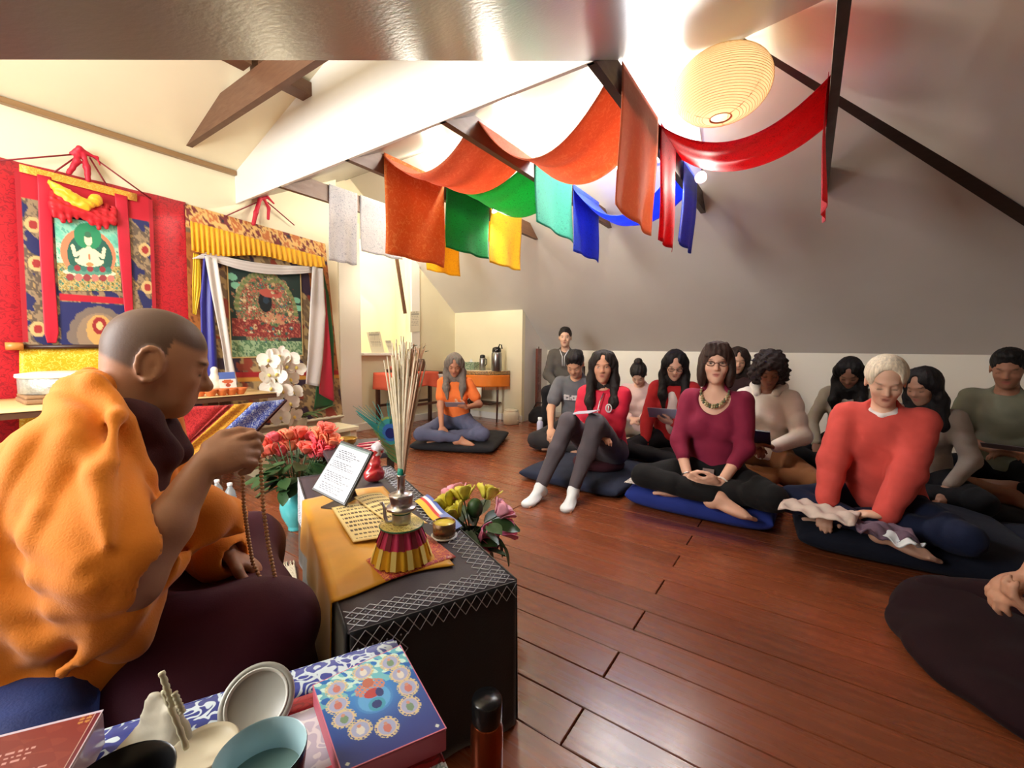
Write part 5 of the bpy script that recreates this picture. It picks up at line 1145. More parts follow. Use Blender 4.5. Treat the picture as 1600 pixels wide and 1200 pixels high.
def t1body(U, V):
    c = noisecol(U, V, [(120, 104, 84), (150, 128, 100), (96, 82, 70), (168, 138, 92)], 16, 1.0)
    nv_ = nz(U, V, 9, 4)+0.5*nz(U, V, 21, 2) > 0.28; c[nv_] = (34, 38, 92)
    for cx, cy in ((0.10, .30), (0.11, .52), (0.1, .9), (0.92, .35), (.93, .6)):
        m_ = E_(U, V, cx, cy, .055, .045); c[m_] = (206, 176, 120); c[E_(U, V, cx, cy, .03, .025)] = (160, 48, 48)
    low = (V > 0.73) & (U > .25) & (U < .80); c[low] = (32, 38, 98)
    for k in range(9):
        a = math.pi*(0.06+0.11*k); c[low & E_(U, V, .53-.17*math.cos(a), .97-.17*math.sin(a), .075, .055)] = (120, 106, 98)
    c[low & E_(U, V, .53, .93, .17, .14)] = (148, 126, 104); c[low & E_(U, V, .53, .90, .10, .10)] = (206, 160, 96); c[low & E_(U, V, .53, .87, .055, .055)] = (150, 40, 44); c[low & E_(U, V, .53, .87, .025, .025)] = (228, 190, 130)
    c[(V < 0.16)] = (190, 20, 44); c[(np.abs(U-.5) > .465) & (V < .98)] = (170, 22, 40)
    c[(V > .68) & (V < .725) & (U > .25) & (U < .80)] = (186, 22, 46)
    return c
painted('brocade_frame', t1body, pq([(22, 262), (238, 311), (246, 541), (36, 541)], 0.045), 130, 150, t1, rough=0.7)
def deity(U, V):
    c = noisecol(U, V, [(70, 170, 140), (110, 200, 170), (180, 220, 190), (60, 140, 120)], 7, 2.0)
    top = V < 0.35; c[top] = (c[top]*0.4+np.array([120, 200, 180])*.6)
    gr_ = noisecol(U, V, [(70, 110, 60), (150, 130, 70), (196, 170, 110), (60, 130, 110), (170, 80, 60)], 16, 5.0); lo_ = V > 0.62; c[lo_] = gr_[lo_]
    c[E_(U, V, .5, .47, .44, .36)] = (226, 132, 96); c[E_(U, V, .52, .50, .36, .33)] = (40, 96, 84); c[E_(U, V, .5, .22, .22, .19)] = (40, 140, 96)
    c[E_(U, V, .5, .74, .42, .06)] = (238, 226, 190); c[E_(U, V, .5, .72, .36, .055)] = (90, 150, 130)
    for k in range(7): c[E_(U, V, .2+.1*k, .68, .05, .045)] = (150, 48, 60) if k % 2 else (60, 120, 110)
    for k in range(6): c[E_(U, V, .18+.13*k, .81, .06, .05)] = (214, 120, 110) if k % 2 else (150, 60, 66)
    W_ = (238, 228, 190)
    c[E_(U, V, .5, .60, .20, .05)] = W_; c[E_(U, V, .5, .49, .085, .13)] = W_; c[E_(U, V, .5, .27, .065, .08)] = W_
    for s_ in (-1, 1):
        for a, b in (((.5+s_*.08, .42), (.5+s_*.22, .50)), ((.5+s_*.22, .50), (.5+s_*.25, .38)), ((.5+s_*.09, .44), (.5+s_*.14, .55)), ((.5+s_*.14, .55), (.5+s_*.02, .50)), ((.5+s_*.08, .6), (.5+s_*.2, .57))):
            for t in np.linspace(0, 1, 10): c[E_(U, V, a[0]*(1-t)+b[0]*t, a[1]*(1-t)+b[1]*t, .03, .028)] = W_
    c[E_(U, V, .5, .195, .055, .045)] = (58, 110, 84); c[E_(U, V, .5, .62, .06, .03)] = (206, 140, 90); c[E_(U, V, .5, .51, .018, .05)] = (196, 120, 84)
    return c
painted('painting', deity, pq([(84, 338), (183, 352), (190, 455), (92, 454)], 0.05), 90, 96, t1, rough=0.7)
for rows in ([(58, 272, 80, 277), (62, 400, 84, 402), (69, 520, 92, 520), (74, 536, 88, 536)], [(179, 302, 199, 307), (186, 400, 205, 403), (196, 500, 209, 500), (199, 520, 206, 520)]): strip('ribbon', rows, CRIM, t1, 0.062, 0.003, 0.5)
strip('top_band', [(30, 256, 214, 303), (30, 268, 214, 315)], brocade('orange_brocade', (222, 150, 40), (240, 186, 80), 60, 0.06), t1, 0.06, 0.0)
GATH = mat('veil_yellow', (240, 178, 26), rough=0.45, sheen=0.3); GATR = mat('veil_red', (198, 30, 44), rough=0.5)
vy = Sdf(); 
for i in range(7):
    vy.path([wp(78+i*3, 284+i*5, .07), wp(105+i*5, 300+i*4, .095), wp(140+i*2, 322-i*1.5, .10)], [0.012, 0.02, 0.012], 0.012)
vy.ell(wp(150, 312, .09), (0.035, .02, .04))
sobj('gathered_yellow_veil', vy, 0.0065, GATH, t1, folds(0.004, 130))
vr = Sdf()
for i in range(9): vr.path([wp(82+i*12, 300+i*3, .06), wp(84+i*11.5, 322+i*3, .085), wp(86+i*11.5, 338+i*2.2+6*math.sin(i*1.3), .08)], [0.014, 0.024, 0.012], 0.014)
sobj('gathered_red_veil', vr, 0.0065, GATR, t1, folds(0.004, 120))
MB().tube([wp(8, 541, .06), wp(36, 541, .06)], 0.024, 14).obj('roller_knob', mat('turned_wood', (214, 140, 70), rough=0.35), t1, True); MB().tube([wp(36, 542, .05), wp(250, 541, .05)], 0.014, 10).obj('roller', mat('dark_rod', (60, 34, 26), rough=0.4), t1, True)
cr = MB()
for a, b in (((0, 251), (118, 241)), ((72, 278), (122, 243)), ((172, 298), (140, 246)), ((236, 311), (142, 243))): cr.tube([wp(*a, .05), wp(*b, .05)], 0.005, 6)
cr.obj('hanging_cord', mat('maroon_cord', (128, 20, 34), rough=0.6), t1, True)
bw = Sdf(); bw.path([wp(112, 240, .05), wp(124, 232, .07), wp(140, 242, .05)], [.012, .016, .012], .01); bw.path([wp(122, 238, .06), wp(120, 252, .07), wp(108, 270, .06)], [.014, .018, .014], .01); bw.path([wp(130, 240, .06), wp(136, 262, .07), wp(138, 282, .06)], [.014, .018, .014], .01); bw.path([wp(128, 238, .06), wp(152, 246, .06), wp(156, 258, .05)], [.01, .008, .005], .01)
sobj('bow', bw, 0.006, CRIM, t1, folds(.002, 120))
# ------- right scroll painting with valance and offering scarves
t2 = thing('scroll_painting', 'scroll painting of a crowded dark green scene under a pleated yellow valance', 'scroll painting')
def t2body(U, V):
    c = noisecol(U, V, [(150, 128, 96), (126, 104, 80), (186, 158, 112), (110, 88, 74)], 13, 1.5)
    m_ = nz(U, V, 6, 3)+.5*nz(U, V, 17, 1) > .35; c[m_] = (62, 46, 66); m_ = (nz(U, V, 8, 9)+.5*nz(U, V, 23, 4) > .5); c[m_] = (150, 66, 50)
    sd__ = (np.abs(U-.47) > .36) & (V > .12) & (V < .74); w_ = noisecol(U, V, [(146, 84, 40), (176, 108, 54), (120, 64, 34)], 20, 3.0); c[sd__] = w_[sd__]
    tp = V < .10; w2 = noisecol(U, V, [(206, 150, 84), (190, 110, 60), (222, 180, 110), (120, 50, 50), (40, 40, 50)], 18, 6.0); c[tp] = w2[tp]; c[(V > .715) & (V < .745)] = (176, 40, 46); c[(V > .745) & (V < .765)] = (222, 160, 70)
    return c
painted('brocade_frame', t2body, pq([(289, 318), (508, 381), (536, 652), (300, 684)], 0.02), 130, 150, t2, rough=0.7)
def crowd(U, V):
    c = np.tile(np.array([36, 58, 56.0]), (len(U), 1)); d = np.sqrt(((U-.5)/.46)**2+((V-.50)/.44)**2)
    w_ = noisecol(U, V, [(120, 66, 56), (70, 100, 72), (186, 120, 96), (96, 130, 96), (160, 60, 56), (206, 180, 140), (60, 84, 66)], 22, 2.0); m_ = d+0.12*nz(U, V, 18, 1) < 0.95; c[m_] = w_[m_]
    g_ = noisecol(U, V, [(120, 160, 120), (92, 132, 96), (160, 190, 150), (70, 110, 90)], 14, 4.0); c[V > .82] = g_[V > .82]
    r_ = noisecol(U, V, [(170, 70, 64), (130, 50, 50), (190, 110, 90)], 24, 8.0); m_ = (V > .6) & (V < .78) & (np.abs(U-.5) < .47); c[m_] = r_[m_]
    for x, y in ((.06, .2), (.1, .28), (.92, .33), (.95, .42)): c[E_(U, V, x, y, .06, .035)] = (130, 200, 170)
    c[E_(U, V, .47, .40, .09, .11)] = (30, 40, 46); c[E_(U, V, .48, .38, .04, .04)] = (46, 66, 84); c[E_(U, V, .55, .30, .16, .05)] = (196, 96, 84); c[E_(U, V, .6, .58, .2, .06)] = (206, 150, 116); c[E_(U, V, .5, .14, .2, .05)] = (130, 140, 90)
    r9 = random.Random(9); pal = [(206, 176, 130), (150, 60, 54), (96, 134, 92), (60, 90, 72), (196, 110, 90), (222, 206, 170), (70, 110, 120)]
    for k in range(190):
        a, q = r9.uniform(0, 6.283), math.sqrt(r9.random()); x, y = .5+.42*q*math.cos(a), .46+.38*q*math.sin(a)
        if E_(x, y, .48, .40, .10, .12): continue
        s9 = r9.uniform(.012, .030); c[E_(U, V, x, y, s9, s9*.8)] = pal[r9.randrange(7)]; c[E_(U, V, x+.004, y-.008, s9*.45, s9*.35)] = pal[r9.randrange(7)]
    for k in range(46):
        t = k/45*math.pi; x, y = .5-.40*math.cos(t), .50-.40*math.sin(t); c[E_(U, V, x, y, .03, .022)] = (112, 134, 84) if k % 2 else (150, 150, 104)
    ed = (U < .012) | (U > .988) | (V > .988); c[ed] = (220, 190, 130); return c
painted('painting', crowd, pq([(353, 398), (470, 428), (474, 556), (361, 560)], 0.028), 110, 120, t2, rough=0.65)
def val(u, v):
    x = 297*(1-u)+506*u; yt = 345*(1-u)+402*u; yb = 392*(1-u)+416*u+(4*math.sin(u*9)); p = wp(x, yt*(1-v)+yb*v, 0.05); p[1] -= 0.014*math.sin(u*26*6.283)*(0.5+0.5*v)+0.03*v; return p
grid(val, 210, 8, 'pleated_valance', mat('valance_yellow', (246, 184, 24), rough=0.5, sheen=0.3, thin=0.15), t2, 0.002)
cr = MB(); cr.tube([wp(352, 338, .03), wp(402, 316, .04)], 0.005, 6); cr.tube([wp(418, 316, .04), wp(460, 352, .03)], 0.005, 6); cr.obj('hanging_cord', mat('maroon_cord', (128, 20, 34)), t2, True)
bw = Sdf(); bw.path([wp(406, 312, .05), wp(400, 332, .06), wp(396, 350, .05)], [.016, .018, .016], .01); bw.path([wp(412, 310, .05), wp(420, 325, .06), wp(419, 342, .05)], [.012, .014, .012], .01); bw.path([wp(404, 312, .05), wp(418, 308, .06), wp(428, 318, .05)], [.01, .012, .008], .01); sobj('bow', bw, 0.006, CRIM, t2)
rd = MB(); pts = [wp(410+127*i/24, 668-18*i/24, .05) for i in range(25)]; rd.tube(pts, [0.020 if i % 2 else 0.013 for i in range(25)], 10); rd.obj('bottom_roller', mat('ivory_roller', (214, 206, 184), rough=0.6), t2, True)
SILKS = 'offering scarves draped round the right scroll painting'
sil = lambda n_, c: mat('silk_'+n_, c, rough=0.4, sheen=0.3, thin=0.12)
tag(strip('silk_scarf', [(302, 395, 312, 398), (300, 440, 314, 450), (301, 490, 306, 492)], sil('yellow', (242, 204, 30)), None, 0.055), 'narrow yellow silk scarf hanging left of the right scroll painting', 'scarf', SILKS)
tag(strip('silk_scarf', [(318, 398, 328, 404), (312, 470, 336, 500), (314, 560, 342, 590), (312, 606, 346, 604)], sil('blue', (44, 44, 160)), None, 0.065, 0.012, 1.5), 'deep blue silk scarf hanging left of the right scroll painting', 'scarf', SILKS)
tag(strip('silk_scarf', [(320, 400, 338, 404), (330, 460, 350, 480), (346, 540, 362, 560), (354, 600, 372, 600)], sil('white', (226, 220, 218)), None, 0.085, 0.010, 1.2), 'white silk scarf hanging beside the blue one on the left', 'scarf', SILKS)
tag(strip('silk_scarf', [(488, 416, 504, 420), (484, 480, 508, 490), (480, 560, 504, 560), (477, 600, 499, 604)], sil('white', (226, 220, 218)), None, 0.085, 0.008, 1.2), 'white silk scarf hanging on the right of the scroll painting', 'scarf', SILKS)
tag(strip('silk_scarf', [(505, 450, 508, 452), (500, 540, 516, 545), (498, 615, 522, 628)], sil('red', (190, 40, 62)), None, 0.072, 0.008, 1.0), 'red silk scarf on the right, behind the white one', 'scarf', SILKS)
tag(strip('silk_scarf', [(497, 412, 503, 414), (505, 460, 514, 464), (510, 520, 521, 530), (494, 600, 521, 620), (490, 640, 520, 634)], sil('green', (34, 92, 48)), None, 0.055, 0.006, 1.0), 'dark green silk scarf at the right edge of the scroll painting', 'scarf', SILKS)
sw_ = strip('silk_scarf', [(322, 394, 300, 404)]+[(322+166*t, 394+22*t+(6*math.sin(t*3.14)), 322+166*t, 404+22*t+(12*math.sin(t*3.14))) for t in np.linspace(0, 1, 8)], sil('white', (226, 220, 218)), None, 0.075, 0.003); tag(sw_, 'white silk scarf swagged across the top of the right painting', 'scarf', SILKS)
# ------- altar table with banded brocade cover
al = thing('altar_table', 'wooden altar table with square legs below the scroll paintings', 'table')
AZ = 0.675; AX0, AX1, AY0, AY1 = 0.05, 1.56, 3.12, 3.90
MB().box(AX0, AX1, AY0, AY1, AZ-0.035, AZ-0.006).obj('tabletop', TIMBER, al)
for x in (AX0+.04, 1.17): MB().box(x-.03, x+.03, AY0+.03, AY0+.09, 0, AZ-.03).obj('leg', TIMBER, al)
for x in (AX0+.04, AX1-.05): MB().box(x-.03, x+.03, AY1-.09, AY1-.03, 0, AZ-.03).obj('leg', TIMBER, al)
ac = thing('altar_cloth', 'altar cloth with slanting red, yellow and blue brocade bands', 'tablecloth')
grid(lambda u, v: np.array([AX0+(AX1-AX0)*u, AY0-.005+(AY1-AY0+.005)*v, AZ-.001]), 6, 4, 'cloth_top', mat('pale_altar_top', (226, 196, 140), rough=0.6), ac, 0.004)
def band(name, a, b, m):
    # a, b: pixel pairs (top, bottom) bounding the band on the plane of the altar front
    strip(name, [(a[0], a[1], b[0], b[1]), (a[2], a[3], b[2], b[3])], m, ac, 0, 0.010, 1.0, 8, 14, 0.004, AY0-0.012)
band('red_band', (200, 640, 180, 760), (352, 633, 262, 720), brocade('altar_red', (206, 52, 56), (168, 30, 40), 40, 0.06))
band('crimson_band', (352, 633, 262, 720), (366, 632, 284, 705), brocade('altar_crimson', (150, 26, 34), (190, 60, 56), 40, 0.06))
band('yellow_band', (366, 632, 284, 705), (396, 629, 270, 745), brocade('altar_yellow', (230, 176, 48), (200, 120, 40), 46, 0.06))
band('blue_band', (396, 629, 262, 752), (446, 624, 322, 752), brocade('altar_blue', (58, 80, 176), (180, 196, 226), 44, 0.055))
band('dark_edge', (446, 624, 322, 752), (449, 626, 326, 754), mat('dark_edging', (60, 14, 20), rough=0.6))
# offering bowls, statuette, card
CLAY = mat('orange_clay', (206, 112, 58), rough=0.5)
bowls = [(312, 614), (330, 622), (347, 618), (362, 622), (376, 616)]
for i, (x, y) in enumerate(bowls):
    p = aZ(x, y+6, AZ); p = np.array([p[0], min(max(p[1], AY0+.05), AY1-.06), AZ+.002]); p = np.array([aY(x, y, p[1])[0], p[1], AZ+.002])
    b = MB().lathe([(0.018, 0), (0.022, 0.004), (0.034, 0.026), (0.042, 0.045), (0.038, 0.045), (0.03, 0.028), (0.004, 0.012)], 20).obj('offering_bowl', CLAY, None, True); b.location = p
    tag(b, ['orange clay offering bowl at the near left of the altar row, beside the teacher\'s face', 'orange clay offering bowl second from the left on the altar', 'orange clay offering bowl in the middle of the altar row', 'orange clay offering bowl second from the right on the altar', 'orange clay offering bowl at the right end of the altar row'][i], 'bowl', 'offering bowls on the altar')
sx = aY(336, 610, 3.62); st_ = Sdf(); b0 = np.array([sx[0], 3.62, AZ]); st_.ell(b0+(0, 0, .03), (.055, .035, .035)); st_.ell(b0+(0, 0, .085), (.034, .026, .05)); st_.ell(b0+(0, 0, .15), (.024, .024, .027)); st_.cone(b0+(-.04, 0, .08), b0+(-.05, -.02, .04), .014); st_.cone(b0+(.04, 0, .08), b0+(.05, -.02, .04), .014)
st_.half((0, 0, AZ+.002), (0, 0, -1)); tag(sobj('statuette', st_, 0.007, mat('white_porcelain', (236, 232, 224), rough=0.3)), 'small white seated statuette on the altar beside the card', 'statue')
cdq = [wp(344, 606), wp(370, 606), wp(370, 586), wp(344, 586)]; cx0, cx1 = aY(344, 600, 3.58)[0], aY(370, 600, 3.58)[0]
def card(U, V):
    c = np.tile(np.array([232, 228, 226.0]), (len(U), 1)); c[V > .62] = (84, 110, 190); c[E_(U, V, .5, .45, .34, .12)] = (196, 96, 60); c[E_(U, V, .5, .25, .16, .1)] = (170, 70, 50); return c
tag(painted('picture_card', card, lambda u, v: np.array([cx0+(cx1-cx0)*u, 3.58+.03*v, AZ+.002+0.13*v]), 30, 24, thick=0.004), 'small picture card with blue sky and a red emblem propped on the altar', 'card')
# round silver box on stacked cloths behind the teacher
p = aY(101, 640, 3.55); dr_ = thing('round_box', 'round silver box with a white lid on the altar behind the teacher\'s shoulder', 'box', (p[0], 3.55, AZ+.052))
MB().lathe([(0.17, 0), (0.175, .005), (0.175, .085), (0.17, .09)], 36).obj('box_body', mat('etched_silver', (176, 180, 178), rough=0.4, metal=0.6, bump=0.4, bscale=50, var=0.2, vscale=40), dr_, True)
MB().lathe([(0.182, .088), (0.185, .094), (0.183, .108), (0.12, .118), (0.01, .12)], 36).obj('lid', mat('white_lid', (232, 230, 222), rough=0.4), dr_, True)
tag(MB().box(p[0]-.17, p[0]+.17, 3.4, 3.7, AZ+.003, AZ+.028).box(p[0]-.165, p[0]+.16, 3.41, 3.69, AZ+.028, AZ+.05).obj('folded_cloths', mat('brown_cloths', (150, 116, 84), rough=0.8), bevel=0.008), 'folded tan cloths stacked under the round silver box', 'cloth')
# orchid
op = aY(466, 690, 3.42); orc = thing('orchid', 'white orchid with arching stem of blossoms in a pale pot beside the altar', 'plant', (op[0], 3.42, 0.30))
MB().lathe([(0.05, 0), (0.055, .004), (0.075, .12), (0.07, .125), (0.06, .11), (.005, .11)], 24).obj('pot', mat('pale_pot', (206, 198, 180), rough=0.5), orc, True)
OP = np.array([op[0], 3.42, 0.30]); LEAF = mat('orchid_leaf', (74, 104, 52), rough=0.4)
stp = [np.array([0, 0, .11]), aY(452, 640, 3.40)-OP, aY(425, 580, 3.36)-OP, aY(432, 558, 3.34)-OP, aY(452, 560, 3.34)-OP, aY(455, 600, 3.34)-OP]
MB().tube(stp, [.006, .005, .004, .004, .003, .003], 7).obj('stem', LEAF, orc, True)
def blade(name, a, d, up, L, w, m, parent, bend=0.4):
    a = np.array(a, float); d = nrm(d); s_ = nrm(np.cross(d, up)); up = nrm(up)
    def fn(u, v): t = v; return a+d*L*t+up*(-bend*L*t*t)+s_*(u-.5)*w*math.sin(math.pi*min(.98, .08+t*.9))**.7+up*(abs(u-.5)*w*.35)
    return grid(fn, 4, 8, name, m, parent, 0.002)
for a_ in ((0.9, -0.4), (-0.8, -0.5), (0.4, -0.9), (-.3, .8)): blade('leaf', (0, 0, .11), (a_[0], a_[1], .8), (0, 0, 1), .24, .06, LEAF, orc, .55)
blade('leaf', (0, 0, .11), aY(522, 634, 3.40)-OP-np.array((0, 0, .11)), (0, 0, 1), .34, .045, LEAF, orc, .0)
PET = mat('orchid_petal', (244, 240, 232), rough=0.5, sss=0.1, thin=0.15); LIPM = mat('orchid_lip', (226, 204, 110), rough=0.5)
pm = MB()
for k, (an_, rx_, ry_, d_) in enumerate(((0, .036, .030, .032), (math.pi, .036, .030, .032), (math.pi/2, .021, .030, .034), (-.75, .020, .028, .034), (math.pi+.75, .020, .028, .034))):
    ca_, sa_ = math.cos(an_), math.sin(an_); n_ = 10; c = (ca_*d_, 0, sa_*d_); r1, r2 = (rx_, ry_)
    ring = []
    for i in range(n_):
        t = 2*math.pi*i/n_; a_, b_ = math.cos(t)*r2*1.1, math.sin(t)*r1; ring.append((c[0]+ca_*a_-sa_*b_, -0.004-0.010*(math.cos(t)+1)/2+(.003 if k > 1 else 0), c[2]+sa_*a_+ca_*b_))
    pm.add([(c[0], 0.0+(.004 if k > 1 else 0), c[2])]+ring, [(0, 1+i, 1+(i+1) % n_) for i in range(n_)])
lip = MB().ball((0, -.012, -.006), (.009, .010, .012), 8, 6)
fl0 = None
for i, (x, y) in enumerate(((420, 562), (436, 556), (452, 560), (462, 574), (418, 586), (434, 584), (452, 592), (424, 606), (442, 610), (458, 612), (428, 628), (452, 630), (458, 650), (440, 652), (446, 572))):
    q = aY(x, y, 3.34-.012*(i % 3))-OP
    if fl0 is None: f_ = pm.obj('blossom', PET, orc, True); l_ = lip.obj('lip', LIPM, f_, True); fl0 = (f_, l_)
    else: f_ = link('blossom', fl0[0].data, None, orc); l_ = link('lip', fl0[1].data, None, f_)
    f_.location = q; f_.rotation_euler = (rn.uniform(-.35, .35), rn.uniform(-.5, .5), rn.uniform(-.9, .5)); f_.scale = (1.25,)*3
bench = thing('low_bench', 'low pale painted bench under the right scroll painting holding the orchid', 'bench'); bx0, bx1 = op[0]-.35, op[0]+.5
MB().box(bx0, bx1, 3.3, 3.62, .265, .298).obj('bench_top', CREAM, bench, bevel=.004)
for x in (bx0+.04, bx1-.04): MB().box(x-.03, x+.03, 3.33, 3.59, 0, .27).obj('leg', CREAM, bench)
# water bottles on the floor
PETB = mat('clear_plastic', (206, 220, 228), rough=0.12, spec=0.7, trans=0.6); CAPB = mat('bottle_cap', (226, 230, 234), rough=0.4); LBL = mat('bottle_label', (130, 170, 214), rough=0.4)
for i, (x, y) in enumerate(((341, 800), (361, 806))):
    p = aZ(x, y); b = thing('water_bottle', ['clear plastic water bottle on the floor, left of the pair', 'clear plastic water bottle on the floor, right of the pair'][i], 'bottle', (p[0], p[1], 0), 0, 'water bottles by the altar')
    MB().lathe([(.028, 0), (.031, .004), (.031, .06), (.029, .065), (.031, .07), (.031, .12), (.026, .15), (.013, .172), (.012, .185)], 20).obj('bottle_body', PETB, b, True)
    MB().lathe([(.0315, .07), (.0318, .072), (.0318, .112), (.0315, .114)], 20, cap=False).obj('label_band', LBL, b, True); MB().lathe([(.0135, .184), (.014, .186), (.014, .2), (.005, .202)], 16).obj('cap', CAPB, b, True)
# ------- turquoise vase of coral roses
def rosemesh():
    """spiral of cupped petals"""
    mb = MB(); mb.ball((0, 0, .012), (.010, .010, .014), 8, 6)
    for ring, (n_, r_, h_, o_) in enumerate(((3, .012, .030, .1), (4, .018, .031, .5), (5, .025, .028, .9))):
        for i in range(n_):
            a = 2*math.pi*i/n_+ring*.7; rows = []
            for j in range(4):
                t = j/3; rad_ = r_*(.45+.65*t)+.006*o_*t*t
                for k in range(5):
                    b = a+(k/4-.5)*(2.2/ n_*2.6)*(.55+.45*math.sin(t*2.4)); rows.append((rad_*math.cos(b), rad_*math.sin(b), h_*t*(1.0)+(-.004 if k in (0, 4) else .002)*t))
            mb.add(rows, [(j*5+k, j*5+k+1, (j+1)*5+k+1, (j+1)*5+k) for j in range(3) for k in range(4)])
    return mb
RM = rosemesh(); RLEAF = mat('rose_leaf', (52, 84, 48), rough=0.45, var=0.2, vscale=20)
def leafmesh(L=.06, w=.034):
    v = []; f = []
    for j in range(6):
        t = j/5; ww = w/2*math.sin(math.pi*(.06+.9*t))**.8
        for s_ in (-1, 0, 1): v.append((L*t, s_*ww, .004*abs(s_)-.012*t*t))
    for j in range(5):
        for k in range(2): f.append((j*3+k, j*3+k+1, (j+1)*3+k+1, (j+1)*3+k))
    return v, f
lv, lf = leafmesh(); leafme = None
def bouquet(root, base, heads, mats_, nleaf, spread, leafz, scale=1.0):
    global leafme
    for i, (p, mi) in enumerate(heads):
        p = np.array(p); st0 = np.array([base[0]+(p[0]-base[0])*.15, base[1]+(p[1]-base[1])*.15, base[2]])
        s_ = MB().tube([st0, (st0+p)/2+np.array([0, 0, .01]), p], .0028, 5).obj('stem', RLEAF, root, True)
        key = 'rose_head_'+mats_[mi].name
        if key not in RH: h_ = RM.obj('rose', mats_[mi], root, True); RH[key] = h_.data; h_.modifiers.new('t', 'SOLIDIFY').thickness = .0012
        else: h_ = link('rose', RH[key], None, root); h_.modifiers.new('t', 'SOLIDIFY').thickness = .0012
        h_.location = p; d = Vector(p-np.array(base)); d = (d.normalized()+Vector((0, 0, .4))).normalized(); h_.rotation_mode = 'QUATERNION'; h_.rotation_quaternion = d.to_track_quat('Z', 'Y'); h_.scale = (scale,)*3
    for i in range(nleaf):
        a = rn.uniform(0, 6.283); r_ = spread*math.sqrt(rn.random()); z = leafz[0]+(leafz[1]-leafz[0])*rn.random()
        if leafme is None: o = pyd('leaf', lv, lf, RLEAF, root, True); leafme = o.data
        else: o = link('leaf', leafme, None, root)
        o.location = (base[0]+r_*math.cos(a), base[1]+r_*math.sin(a), z); o.rotation_euler = (rn.uniform(-.5, .5), rn.uniform(-.5, .6), a+rn.uniform(-.6, .6)); o.scale = (rn.uniform(.8, 1.35)*scale,)*3
RH = {}
vp_ = aZ(464, 826); tv = thing('flower_vase', 'turquoise ceramic vase of coral pink roses on the floor beside the altar', 'vase', (vp_[0], vp_[1], 0))
MB().lathe([(.04, 0), (.045, .004), (.043, .016), (.05, .03), (.075, .085), (.083, .13), (.078, .17), (.062, .205), (.058, .215), (.073, .235), (.068, .236), (.054, .215), (.07, .17), (.005, .06)], 36).obj('vase_body', mat('turquoise_glaze', (84, 200, 208), rough=0.25, var=0.06, coat=0.4), tv, True)
CORAL = [mat('coral_rose', (238, 112, 96), rough=0.55, sss=0.08), mat('pink_rose', (240, 92, 106), rough=0.55), mat('peach_rose', (244, 140, 104), rough=0.55)]
VB = np.array([vp_[0], vp_[1], 0]); vd = (VB-C)@_f; hh = []
for i, (x, y) in enumerate(((420, 690), (434, 684), (452, 680), (468, 677), (484, 684), (500, 680), (508, 672), (496, 690), (515, 688), (426, 704), (442, 706), (456, 698), (478, 702), (498, 706), (414, 708), (446, 690), (490, 712), (522, 700), (464, 688), (508, 700))):
    hh.append((aD(x, y+6, vd+rn.uniform(-.09, .09))-VB, i % 3))
bouquet(tv, (0, 0, .21), hh, CORAL, 60, .15, (.24, .40), 1.7)
# ------- things at the far end of the low table
STO = tb(1.50, .30, 0); STZ = .46; stl = thing('small_stool', 'small dark stool behind the low table holding the brass bowl', 'stool', (STO[0], STO[1], 0), A26); MB().box(-.17, .17, -.2, .2, STZ-.03, STZ).obj('seat', TOPC, stl, bevel=.006)
for x_ in (-.14, .14):
    for y_ in (-.17, .17): MB().box(x_-.016, x_+.016, y_-.016, y_+.016, 0, STZ-.03).obj('leg', DTIMBER, stl)
gp = aZ(543, 696, STZ+.002); gb = thing('brass_bowl', 'shallow brass bowl at the far end of the low table', 'bowl', gp)
MB().lathe([(.02, 0), (.03, .002), (.045, .02), (.05, .04), (.046, .04), (.04, .022), (.004, .008)], 28).obj('bowl_body', gold, gb, True); MB().lathe([(.05, .037), (.053, .04), (.05, .043), (.046, .041)], 28, cap=False).obj('rim', gold, gb, True)
ig = 'incense stick packets on the low table'
for i in range(7):
    a = aZ(548+2*i, 712-3*i, STZ+.008+.007*(i % 2)); b = aZ(586+2*i, 701-2*i+3*(i % 2), STZ+.008+.007*((i+1) % 2))
    o = MB().bar(a, b, .012, .007).obj('incense_packet', mat('incense_%d' % (i % 3), [(206, 58, 96), (178, 36, 66), (226, 104, 128)][i % 3], rough=.35)); tag(o, 'slim pink and red incense packet in the heap behind the tablet', 'incense', ig)
bp_ = aZ(585, 752, TZ+.002); bag = Sdf(); b0 = np.array(bp_); bag.ell(b0+(0, 0, .032), (.05, .042, .034)); bag.ell(b0+(.0, 0, .075), (.03, .028, .03), None, .02); bag.cone(b0+(.01, 0, .095), b0+(.018, 0, .135), .012, .026, .015); bag.half((0, 0, TZ+.003), (0, 0, -1))
bo = thing('gift_bag', 'clear bag of red sweets tied at the top on the low table', 'bag'); sobj('bag_body', bag, .005, mat('sweet_red', (168, 34, 44), rough=.3, var=.35, vscale=30, coat=.6), bo, folds(.003, 120)); tp = Sdf(); tp.cone(b0+(.012, 0, .10), b0+(.022, 0, .148), .012, .03, .01); sobj('bag_neck', tp, .005, mat('cellophane', (196, 190, 200), rough=.2, spec=.8), bo, folds(.003, 160))
